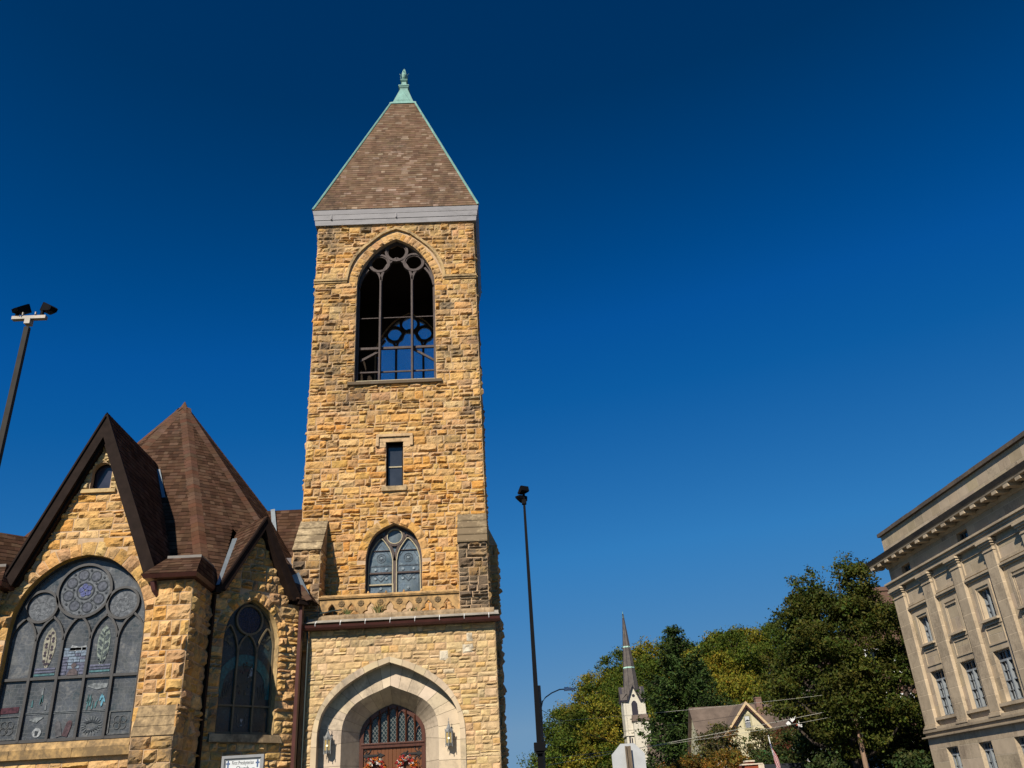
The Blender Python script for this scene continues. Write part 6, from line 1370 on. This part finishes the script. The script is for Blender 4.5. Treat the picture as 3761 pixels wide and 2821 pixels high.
# wooded hillside
protos = []
for k, (mat, hh, R) in enumerate((('hillg', 11, 4.2), ('hilly', 11.5, 4.6), ('hilld', 12, 4.0), ('hillg', 10, 4.8), ('hilly', 10, 4.0))):
    protos.append(make_tree('forest_tree', 'hillside tree', 'tree', 'trees on the wooded hillside', (0, 0, -50), R_(70+k), LM[mat], .22, hh, R, 1.5, 95, 85, .42, clump_r=(.5, 1.4), shape=.5, hollow=.35, hue=.16))
KL = ['rounded mid green tree on the wooded hillside', 'yellow green tree on the wooded hillside', 'narrow dark green tree on the wooded hillside', 'broad mid green tree on the wooded hillside', 'small yellowing tree on the wooded hillside']
rn = random.Random(15); used = [False]*5; spots = []
for row, y in enumerate((156, 164, 172, 181, 190, 199)):
    x = 6+row*1.5+rn.uniform(0, 3)
    while x < 74: spots.append((x+rn.uniform(-1, 1), y+rn.uniform(-3, 3))); x += rn.uniform(4.8, 7.2)
for x, y in spots:
    k = rn.choices(range(5), [3, 2.2, 3, 3, 1.6])[0]
    if y > 185: k = rn.choice([0, 2, 3, 1])
    z = float(hz(x, y))-.4; s = rn.uniform(.8, 1.15); o = protos[k]
    if used[k]: dup(o, (x, y, z), rn.uniform(0, 6.3), (s, s*rn.uniform(.9, 1.15)), KL[k])
    else: o.location = (x, y, z); o.rotation_euler = (0, 0, rn.uniform(0, 6.3)); o['label'] = KL[k]; used[k] = True
# the nearer roadside trees left of the steeple
front_trees = ((9.6, 137, 11.5, 3.4, 'hillg', 'leftmost green tree at the foot of the hill, behind the street lamp'), (12.6, 139, 15.0, 3.6, 'hillg', 'tall green tree under the street lamp head'), (14.9, 134, 13.4, 3.4, 'hilly', 'bright yellow green tree left of the white steeple'), (17.3, 141, 16.6, 3.4, 'hilly', 'upper yellow green tree beside the steeple gables'), (11.4, 133, 8.6, 3.0, 'hilly', 'low olive tree at the foot of the hill'), (17.0, 131, 9.2, 2.6, 'hillg', 'green tree directly behind the top of the stop sign'), (13.6, 129, 6.6, 2.2, 'hilld', 'dark low tree left of the stop sign'))
for k, (x, y, hh, R, mat, lb) in enumerate(front_trees): make_tree('roadside_tree', lb, 'tree', None, (x, y, 0), R_(90+k), LM[mat], .2, hh, R, 1.0, 120, 95, .36, clump_r=(.5, 1.25), shape=.5, hollow=.35, hue=.16)

# ------------------------------------------------------------------ far buildings
def wall_mat(name, col, rows=None, line=.6):
    m, t, b = nt(name); c = mixrgb(t, 'MULTIPLY', 1, col, ramp(t, noise(t, 3, 4), [(.3, .88), (.7, 1.08)]))
    if rows:
        w = N(t, 'ShaderNodeTexWave', wave_type='BANDS', bands_direction='Z', wave_profile='SAW', Scale=rows); tc = t.nodes.new('ShaderNodeTexCoord'); L(t, tc.outputs['Object'], w.inputs['Vector']); c = mixrgb(t, 'MULTIPLY', 1, c, ramp(t, w.outputs[0], [(0, line), (.18, 1)])); bump(t, b, w.outputs[0], .5, .03)
    L(t, c, b.inputs['Base Color']); b.inputs['Roughness'].default_value = .8; return m
M['roofs'] = tint_mat('distant_shingles', (.135, .1, .076), var=(.75, 1.2), nscale=1.2, bs=0)
def gable_house(root, x0, x1, y0, y1, zb, ze, zr, axis, wm, rm, over=.35, name=('wall', 'roof'), slab=.16):
    b = MB(); b.box(x0, x1, y0, y1, zb, ze)
    if axis == 'x': ym = (y0+y1)/2; [b.add([(x, y0, ze), (x, y1, ze), (x, ym, zr)], [(0, 1, 2)]) for x in (x0, x1)]
    else: xm = (x0+x1)/2; [b.add([(x0, y, ze), (x1, y, ze), (xm, y, zr)], [(0, 1, 2)]) for y in (y0, y1)]
    b.build(name[0], root, [wm]); r = MB()
    if axis == 'x':
        ym = (y0+y1)/2; k = (zr-ze)/(ym-y0)
        for s, ya in ((-1, y0), (1, y1)): r.hexa([A3(x0-over, ya+s*over, ze-k*over), A3(x1+over, ya+s*over, ze-k*over), A3(x1+over, ym, zr), A3(x0-over, ym, zr)], [p+A3(0, 0, slab) for p in (A3(x0-over, ya+s*over, ze-k*over), A3(x1+over, ya+s*over, ze-k*over), A3(x1+over, ym, zr), A3(x0-over, ym, zr))])
    else:
        xm = (x0+x1)/2; k = (zr-ze)/(xm-x0)
        for s, xa in ((-1, x0), (1, x1)): r.hexa([A3(xa+s*over, y0-over, ze-k*over), A3(xa+s*over, y1+over, ze-k*over), A3(xm, y1+over, zr), A3(xm, y0-over, zr)], [p+A3(0, 0, slab) for p in (A3(xa+s*over, y0-over, ze-k*over), A3(xa+s*over, y1+over, ze-k*over), A3(xm, y1+over, zr), A3(xm, y0-over, zr))])
    return r.build(name[1], root, [rm])
def hwin(root, x0, x1, z0, z1, y, fm, trim=.14, curtain=True):
    f = front(y); b = MB(); b.prism([(x0-trim, z0-trim), (x1+trim, z0-trim), (x1+trim, z1+trim), (x0-trim, z1+trim)], [[(x0, z0), (x1, z0), (x1, z1), (x0, z1)]], f, -.06, .02); b.ribbon([(x0, (z0+z1)/2), (x1, (z0+z1)/2)], .07, f, -.05, .02, 1)
    o = b.build('window', root, [fm, M['white']]); g = MB(); g.prism([(x0, z0), (x1, z0), (x1, z1), (x0, z1)], [], f, -.015, -.005); g.build('pane', o, [M['glass']])
    if curtain:
        c = MB(); m_ = (x0+x1)/2; zm = (z0+z1)/2; c.prism([(x0+.03, z1-.03), (x1-.03, z1-.03), (x1-.06, zm+.1), (m_+.04, z1-.35), (m_-.04, z1-.35), (x0+.06, zm+.1)], [], f, -.02, -.012); c.prism([(x0+.03, z0+.03), (x1-.03, z0+.03), (x1-.03, zm-.1), (x0+.03, zm-.1)], [], f, -.02, -.012, 1); c.build('curtain', o, [plain('lace', (.5, .5, .48), .9), plain('grey_net', (.2, .21, .22), .9)])
# white church with the needle spire
CHW = thing('steeple_church', (19.85, 131.5, 0), 'far white church with a slender brown needle spire and copper tip', 'church', rz=0)
wht = wall_mat('white_masonry', (.62, .56, .44), 1.1, .72)
b = MB(); SXc, SYc, hw = 19.8, 131.5, 1.5
b.box(SXc-hw, SXc+hw, SYc-hw, SYc+hw, 0, 15.6)
for f in range(4):
    a = f*math.pi/2; rot = lambda x, y, z, a=a: A3(SXc+x*math.cos(a)-y*math.sin(a), SYc+x*math.sin(a)+y*math.cos(a), z)
    b.add([rot(-1.0, -hw, 15.6), rot(1.0, -hw, 15.6), rot(0, -hw, 17.5)], [(0, 1, 2)])
for x in (SXc-hw-.05, SXc+hw-.25): b.box(x, x+.3, SYc-hw-.08, SYc-hw+.2, 0, 15.2)
b.box(SXc-hw-.15, SXc+hw+.1, SYc-hw-.2, SYc+hw, 10.9, 11.15)
tw = b.build('tower', CHW, [wht]); dk_ = plain('dark_trim', (.022, .018, .026), .6)
b = MB()
for f in range(4):
    a = f*math.pi/2; rot = lambda u, v, d, a=a: A3(SXc+u*math.cos(a)-(-hw-.2+d)*math.sin(a), SYc+u*math.sin(a)+(-hw-.2+d)*math.cos(a), v)
    b.ribbon([(-1.75, 15.55), (-.95, 15.45), (0, 17.5), (.95, 15.45), (1.75, 15.55)], .22, rot, -.05, .3)
tl_ = b.build('gable_trim', tw, [dk_]); b = MB(); b.prism(circle(SXc, 16.2, .22, 8), [], front(SYc-hw), -.03, .02); b.build('oculus', tw, [dk_]); b = MB(); b.box(SXc-.42, SXc+.42, SYc-hw-.03, SYc-hw+.05, 12.9, 15.1); b.prism([(SXc-.42, 15.1), (SXc+.42, 15.1), (SXc+.25, 15.4), (SXc, 15.55), (SXc-.25, 15.4)], [], front(SYc-hw), -.03, .02)
b.build('louvre', tw, [dk_])
for x in (-.9, -1.2): b = MB(); b.box(SXc+x, SXc+x+.18, SYc-hw-.03, SYc-hw+.05, 7.5+abs(x)*2, 8.8+abs(x)*2); b.build('slit_window', tw, [dk_])
b = MB(); b.box(SXc-.5, SXc+1.7, SYc-hw-1.0, SYc-hw-.02, 0, 12.7); b.hexa([A3(SXc-.65, SYc-hw-1.15, 12.7), A3(SXc+1.8, SYc-hw-1.15, 12.7), A3(SXc+1.8, SYc-hw-.03, 12.7), A3(SXc-.65, SYc-hw-.03, 12.7)], [A3(SXc-.55, SYc-hw-.5, 13.6), A3(SXc+1.6, SYc-hw-.5, 13.6), A3(SXc+1.6, SYc-hw-.03, 13.6), A3(SXc-.55, SYc-hw-.03, 13.6)], 1)
b.build('bay', tw, [wht, M['roofs']])
b = MB(); rp = tint_mat('spire_shingles', (.115, .098, .085), var=(.7, 1.25), nscale=2, bs=0)
def oct_(rr, z): return [A3(SXc+rr*math.cos(q*math.pi/4+math.pi/8), SYc+rr*math.sin(q*math.pi/4+math.pi/8), z) for q in range(8)]
b.hexa(oct_(1.28, 15.5), oct_(.06, 28.0))
for f in range(4):
    a = f*math.pi/2; rot = lambda x, y, z, a=a: A3(SXc+x*math.cos(a)-y*math.sin(a), SYc+x*math.sin(a)+y*math.cos(a), z)
    for s in (-1, 1): b.add([rot(0, -hw-.3, 17.55), rot(s*1.05, -hw-.3, 15.55), rot(s*1.05, -.6, 15.55), rot(0, -.6, 17.55)], [(0, 1, 2, 3)]); b.add([rot(s*1.0, -hw-.3, 15.62), rot(s*1.8, -hw-.3, 15.62), rot(s*1.2, -.9, 16.6), rot(s*.8, -.9, 16.6)], [(0, 1, 2, 3)])
sp = b.build('spire', CHW, [rp])
b = MB(); b.hexa(oct_(.14, 27.4), oct_(.0, 28.5)); b.build('copper_tip', sp, [M['copper']])
for z in (23.15, 20.2): b = MB(); rr = 1.28+(.06-1.28)*(z-15.5)/12.5; b.hexa(oct_(rr+.04, z-.09), oct_(rr+.03, z+.09)); b.build('copper_band', sp, [plain('pale_copper', (.4, .62, .5), .6)])
b = MB()
for q in range(8): p0, p1 = oct_(1.29, 15.5)[q], oct_(.07, 28.0)[q]; b.bar(p0, p1, .05)
b.build('spire_rib', sp, [dk_])
gable_house(CHW, 21.2, 29, 128.5, 139, 0, 8.2, 12.6, 'x', wht, M['roofs'], name=('nave_wall', 'nave_roof'))
gable_house(CHW, 20.9, 25.2, 126.2, 128.6, 0, 5.2, 9.5, 'x', wht, M['roofs'], name=('porch_wall', 'porch_roof')); gable_house(CHW, 22.4, 25.4, 124.5, 127, 0, 4.4, 6.6, 'y', wht, M['roofs'], name=('porch_wall', 'porch_roof'))
# yellow house
YH = thing('yellow_house', (25, 96, 0), 'pale yellow clapboard house with a brown roof and a lace curtained gable window', 'house')
yel = wall_mat('yellow_clapboard', (.62, .55, .35), 2.6, .85)
gable_house(YH, 20.6, 33, 92.6, 99.4, 0, 6.6, 10.72, 'x', yel, M['roofs']); gable_house(YH, 22.75, 27.05, 91.2, 96, 0, 8.0, 10.5, 'y', yel, M['roofs'], over=.4)
b = MB()
for s in (-1, 1): f = lambda u, v, d, s=s: A3(24.9+s*u, 90.72+d, v); b.prism([(0, 10.7), (2.6, 7.67), (2.44, 7.55), (0, 10.37)], [], f, 0, .08); b.prism([(0, 10.37), (2.44, 7.55), (2.32, 7.47), (0, 10.15)], [], f, .1, .2, 1)
b.box(26.4, 27.5, 90.75, 91.4, 7.7, 7.87, 1)
b.build('gable_board', YH, [plain('cream_trim', (.55, .4, .22), .6), plain('maroon_trim', (.05, .018, .015), .6)])
b = MB(); f = front(92.2); b.box(20.2, 20.34, 91.9, 96, 6.0, 6.2); b.build('eave_trim', YH, [M['zinc']])
hwin(YH, 24.62, 25.16, 8.22, 9.36, 91.2, plain('sage_trim', (.36, .33, .19), .7)); hwin(YH, 21.5, 22.4, 3.6, 5.2, 92.6, M['white']); hwin(YH, 25.4, 26.2, 3.6, 5.2, 91.2, M['white'])
b = MB(); b.box(27.15, 27.75, 95.0, 95.7, 9.4, 11.35); b.box(27.1, 27.8, 94.95, 95.75, 11.35, 11.45); b.build('chimney', YH, [wall_mat('old_brick', (.22, .13, .095), 3)])
# brick house with the white portico
BH = thing('brick_house', (30, 87, 0), 'red brick house with white trim and a small white pedimented porch', 'house')
brk = wall_mat('red_brick', (.30, .055, .02), 4, .75)
gable_house(BH, 27.1, 35.5, 85.4, 94, 0, 8.0, 11.6, 'y', brk, M['roofs'], over=.3)
b = MB(); f = front(84.98)
b.ribbon([(26.8, 7.85), (31.3, 11.6)], .32, f, -.06, .05); b.ribbon([(31.3, 11.6), (35.8, 7.85)], .32, f, -.06, .05); b.box(27.0, 35.6, 85.2, 85.4, 6.95, 7.15); b.box(27.9, 28.6, 85.3, 85.4, 7.2, 8.2); b.build('white_trim', BH, [M['white']])
b = MB(); b.prism([(26.95, 5.95), (28.05, 5.95), (27.5, 6.5)], [], front(83.9), -.05, 1.4); b.box(26.95, 28.05, 83.85, 85.3, 5.72, 5.94); b.box(27.75, 27.95, 83.95, 84.15, 0, 5.72); b.build('portico', BH, [M['white']])
hwin(BH, 28.6, 29.6, 4.5, 6.0, 85.4, M['white'], curtain=False); hwin(BH, 31.0, 32.0, 4.5, 6.0, 85.4, M['white'], curtain=False)
# low brick shop with stepped parapet and dark roof
LS = thing('brick_shop', (19.6, 70, 0), 'low building with a stepped red brick parapet and a long black roof', 'building')
b = MB(); b.box(17.3, 18.5, 66, 72, 0, 4.0); b.box(17.45, 18.0, 66.01, 66.5, 4.0, 4.2); b.build('parapet_wall', LS, [brk])
b = MB(); b.box(17.1, 18.6, 65.9, 66.6, 4.0, 4.09); b.box(17.4, 18.05, 65.9, 66.6, 4.2, 4.3); b.box(18.25, 18.65, 65.9, 66.7, 3.7, 4.02); b.build('coping', LS, [plain('cream_coping', (.6, .5, .38), .8)])
b = MB(); b.box(18.52, 22.4, 66.2, 76, 0, 3.5, 1); b.box(18.5, 22.5, 66.1, 76, 3.5, 3.98); b.build('roof', LS, [plain('black_roof', (.018, .02, .026), .7), brk])
# brick apartment block far behind the big tree
AB = thing('apartment_block', (38, 80, 0), 'brown brick block with a chimney rising behind the tall broadleaf tree', 'building')
bb_ = wall_mat('brown_brick', (.16, .085, .055), 3); b = MB(); b.box(31, 50, 76, 92, 0, 14.6); b.build('wall', AB, [bb_]); b = MB(); b.box(34.0, 36.4, 77, 79, 14.6, 18.2); b.box(33.9, 36.5, 76.9, 79.1, 17.9, 18.25); b.build('chimney', AB, [bb_])
for i in range(3):
    for j in range(3): hwin(AB, 31.8+i*2.1, 32.8+i*2.1, 3.5+j*3.7, 5.3+j*3.7, 76, M['white'], curtain=False)
gh = thing('white_house', (29.5, 75, 0), 'white clapboard house mostly hidden behind the tall broadleaf tree', 'house'); gable_house(gh, 26.5, 31.5, 72, 79, 0, 8.6, 11.2, 'y', wall_mat('white_clap', (.6, .6, .58), 2.5, .85), M['roofs'])

# ------------------------------------------------------------------ street furniture
def flood(b, c, yaw, tilt, w=.36, h=.3, d=.2, mat=0):
    R = Matrix.Rotation(yaw, 3, 'Z') @ Matrix.Rotation(tilt, 3, 'X'); f = lambda x, y, z: A3(*c)+np.array(R @ Vector((x, y, z)))
    b.hexa([f(-w*.35, d*.6, -h*.3), f(w*.35, d*.6, -h*.3), f(w*.35, d*.6, h*.3), f(-w*.35, d*.6, h*.3)], [f(-w/2, -d*.3, -h/2), f(w/2, -d*.3, -h/2), f(w/2, -d*.3, h/2), f(-w/2, -d*.3, h/2)], mat)
    b.hexa([f(-w/2, -d*.3, -h/2), f(w/2, -d*.3, -h/2), f(w/2, -d*.3, h/2), f(-w/2, -d*.3, h/2)], [f(-w/2, -d*.55, -h/2), f(w/2, -d*.55, -h/2), f(w/2, -d*.55, h/2), f(-w/2, -d*.55, h/2)], mat)
    for k in range(5): x = -w*.3+w*.15*k; b.hexa([f(x-.008, d*.6, -h*.28), f(x+.008, d*.6, -h*.28), f(x+.008, d*.6, h*.28), f(x-.008, d*.6, h*.28)], [f(x-.008, d*.85, -h*.2), f(x+.008, d*.85, -h*.2), f(x+.008, d*.85, h*.2), f(x-.008, d*.85, h*.2)], mat)
P1 = thing('floodlight_pole', (-8.93, 15, 0), 'square grey pole with two black floodlights on a crossbar, left of the church', 'light pole')
b = MB(); b.hexa([A3(-8.995, 14.935, 0), A3(-8.865, 14.935, 0), A3(-8.865, 15.065, 0), A3(-8.995, 15.065, 0)], [A3(-8.975, 14.955, 10.8), A3(-8.885, 14.955, 10.8), A3(-8.885, 15.045, 10.8), A3(-8.975, 15.045, 10.8)]); b.build('pole', P1, [M['bronze']])
b = MB(); b.box(-9.26, -8.6, 14.95, 15.05, 10.98, 11.05); b.box(-8.985, -8.875, 14.93, 15.07, 10.86, 10.98); b.build('crossbar', P1, [M['alu']])
for cx, yw, tl in ((-9.1, 2.75, -.55), (-8.64, -2.1, -.4)):
    b = MB(); flood(b, (cx+(-.02 if cx < -9 else .06), 15.0, 11.22), yw, tl, .22, .18, .21); b.tube([(cx+(-.08 if cx < -9 else -.05), 14.98, 11.06), (cx+(-.08 if cx < -9 else -.05), 14.98, 11.22)], .035, 8); b.build('floodlight', P1, [M['blackpaint']])
b = MB(); [b.tube([(x, 14.95, 11.06), (x, 14.95, 11.12)], .02, 6) for x in (-9.05, -8.8)]; b.build('stud', P1, [M['alu']])
P2 = thing('floodlight_pole', (1.2, 26, 0), 'slim black pole with stacked floodlights and a black box, right of the tower', 'light pole')
b = MB(); b.hexa([A3(1.115, 25.915, 0), A3(1.285, 25.915, 0), A3(1.285, 26.085, 0), A3(1.115, 26.085, 0)], [A3(1.165, 25.965, 10.45), A3(1.235, 25.965, 10.45), A3(1.235, 26.035, 10.45), A3(1.165, 26.035, 10.45)]); b.box(1.13, 1.27, 25.93, 26.07, 10.36, 10.5); b.tube([(1.2, 26, 10.4), (1.2, 26, 10.72)], .045, 8); b.build('pole', P2, [M['blackpaint']])
for c, yw, tl, w, h in (((1.19, 25.95, 10.8), .5, -.25, .27, .17), ((1.13, 26.05, 10.57), 2.4, .1, .25, .16)): b = MB(); flood(b, c, yw, tl, w, h, .24); b.build('floodlight', P2, [M['blackpaint']])
b = MB(); b.box(1.05, 1.36, 25.8, 26.15, 3.2, 3.42); b.box(1.09, 1.31, 25.84, 26.12, 3.14, 3.2); b.build('control_box', P2, [M['blackpaint']])
# stop sign seen from behind
ST = thing('stop_sign', (2.79, 20, 0), 'back of an octagonal metal road sign on a brown post, bottom centre right', 'road sign')
b = MB(); oc = [(2.80+.385*math.cos(a), 2.53+.385*math.sin(a)) for a in np.arange(8)*math.pi/4+math.pi/8]; b.prism(oc, [], front(20.0), 0, .006); b.build('sign_plate', ST, [plain('galvanised_plate', (.44, .44, .425), .5, .1, var=.1, scale=3)], bev=.002)
b = MB(); b.prism([(2.755, 0), (2.83, 0), (2.83, 2.83), (2.755, 2.83)], [], front(19.94), 0, .012); b.box(2.755, 2.767, 19.9, 19.94, 0, 2.83); b.box(2.818, 2.83, 19.9, 19.94, 0, 2.83); b.box(2.73, 2.757, 19.895, 19.905, 0, 2.83); b.box(2.828, 2.855, 19.895, 19.905, 0, 2.83); b.box(2.75, 2.83, 19.952, 19.998, 2.3, 2.4); b.build('post', ST, [plain('rusty_post', (.13, .095, .06), .7, var=.3, stretch=(4, 4, 1))])
# wooden utility pole with street lamp
UL = thing('street_lamp', (2.42, 50, 0), 'wooden pole with a curved street lamp arm, right behind the slim black pole', 'street lamp'); wd_ = plain('pole_wood', (.2, .15, .11), .9, var=.3, stretch=(6, 6, .5), bs=.3)
b = MB(); b.tube([(2.40, 50, 0), (2.46, 50, 8.0)], [.17, .12], 10); b.build('pole', UL, [wd_])
b = MB(); b.tube([(2.55, 49.9, 6.9), (2.62, 49.9, 7.15), (2.8, 49.9, 7.36), (3.15, 49.9, 7.57), (3.6, 49.9, 7.73), (3.9, 49.9, 7.73)], .035, 8); b.bar((2.5, 49.9, 7.15), (2.64, 49.9, 7.2), .03); b.build('lamp_arm', UL, [M['alu']])
b = MB(); b.hexa([A3(3.84, 49.8, 7.64), A3(4.45, 49.78, 7.67), A3(4.45, 50.02, 7.67), A3(3.84, 50, 7.64)], [A3(3.86, 49.82, 7.84), A3(4.42, 49.8, 7.76), A3(4.42, 50, 7.76), A3(3.86, 49.98, 7.84)]); b.tube([(4.04, 49.9, 7.76), (4.04, 49.9, 7.84)], .05, 8, 1); b.build('lamp_head', UL, [plain('lamp_grey', (.75, .75, .74), .4), M['blackpaint']])
UP = thing('utility_pole', (22.3, 57, 0), 'pale weathered utility pole in front of the tall broadleaf tree', 'utility pole')
b = MB(); b.tube([(22.3, 57, 0), (22.3, 57, 4.6), (22.3, 57, 5.2), (22.28, 57, 7.6)], [.16, .145, .13, .11], 10); b.build('pole', UP, [plain('pale_pole', (.27, .17, .11), .9, var=.35, stretch=(8, 8, .4), bs=.4)])
b = MB(); b.bar((21.7, 56.9, 7.3), (22.9, 56.9, 7.3), .1); b.build('crossarm', UP, [wd_])
def wire(pts, r, label, mat, sag=0):
    a, c = A3(*pts[0]), A3(*pts[1]); P = [a+(c-a)*t+A3(0, 0, -sag*4*t*(1-t)) for t in np.linspace(0, 1, 17)]; b = MB(); b.tube(P, r, 5); o = b.build('overhead_wire', None, [mat]); tag(o, label, 'wire', 'overhead wires across the street'); return o
cab, pal_ = plain('black_cable', (.02, .02, .02), .6), plain('pale_cable', (.5, .48, .4), .5)
wire(((2.42, 50, 3.95), (22.3, 56.9, 6.65)), .012, 'thick pale cable, lowest on the left, running behind the stop sign', pal_, .05); wire(((-12, 56, 3.2), (2.42, 50, 3.95)), .012, 'pale cable running left from the lamp pole behind the tower', pal_, .05)
wire(((2.42, 50, 4.3), (22.3, 56.9, 6.3)), .008, 'pale lower cable sagging across the bushes beneath the yellow house', pal_, .22); wire(((2.42, 50, 6.1), (22.3, 56.9, 7.5)), .008, 'uppermost thin wire crossing the dark pine', pal_, .1); wire(((2.42, 50, 5.15), (22.3, 56.9, 7.2)), .009, 'thin dark wire crossing the roof of the yellow house', cab, .12)
wire(((2.5, 49.9, 6.75), (9.5, 72, 6.3)), .014, 'dark cable dropping right from the lamp pole under the curved arm', cab, .25); wire(((2.5, 49.9, 5.2), (6.2, 56, 4.6)), .012, 'short slack cable low on the lamp pole against the trees', cab, .2)
# flag
FL = thing('flag', (17.9, 60.5, 0), 'furled striped flag hanging from a slanted white pole before the bushes', 'flag')
b = MB(); b.tube([(18.35, 60.6, 0), (17.85, 60.5, 4.2), (17.72, 60.5, 5.4)], .035, 8); b.lathe([(0, -.05), (.05, 0), (0, .05)], (17.72, 60.5, 5.45), 8); b.build('flagpole', FL, [M['white']])
b = MB(); nu, nv = 27, 20
def fl(u, v):   # u across the stripes, v along the fly, drooping
    z = 5.05-1.6*v-.12*u; x = 17.68+.27*u*(.35+.65*v**.8)+.26*v+.05*math.sin(6*v+5*u); y = 60.45+.12*math.sin(9*u+4*v)*(.3+.7*v); return (x, y, z)
for i in range(nu-1):
    for j in range(nv-1):
        u0, u1, v0, v1 = i/(nu-1), (i+1)/(nu-1), j/(nv-1), (j+1)/(nv-1); can = u0 < .99 and v0 < .4 and i < 20
        st = (i//2) % 2 == 0; c = (.55, .55, .56, 0) if (can and i % 3 == 1 and j % 2 == 1) else (.03, .045, .16, 0) if can else ((.4, .02, .03, 0) if st else (.62, .6, .58, 0))
        b.add([fl(u0, v0), fl(u1, v0), fl(u1, v1), fl(u0, v1)], [(0, 1, 2, 3)], 0, c)
b.build('cloth', FL, [tint_mat('flag_cloth', bs=0, var=(.95, 1.05))])
# picket fence by the utility pole
b = MB()
for k in range(14):
    x = 20.2+k*.17; b.hexa([A3(x, 56, 0), A3(x+.12, 56, 0), A3(x+.12, 56.03, 0), A3(x, 56.03, 0)], [A3(x, 56, 2.7+.03*k), A3(x+.12, 56, 2.7+.03*k), A3(x+.12, 56.03, 2.7+.03*k), A3(x, 56.03, 2.7+.03*k)]); 
b.box(20.2, 22.55, 56.03, 56.07, .4, .5); b.box(20.2, 22.55, 56.03, 56.07, 2.0, 2.1)
tag(b.build('picket_fence', None, [plain('grey_pickets', (.06, .065, .075), .8)]), 'dark grey picket fence at the foot of the pale utility pole', 'fence')
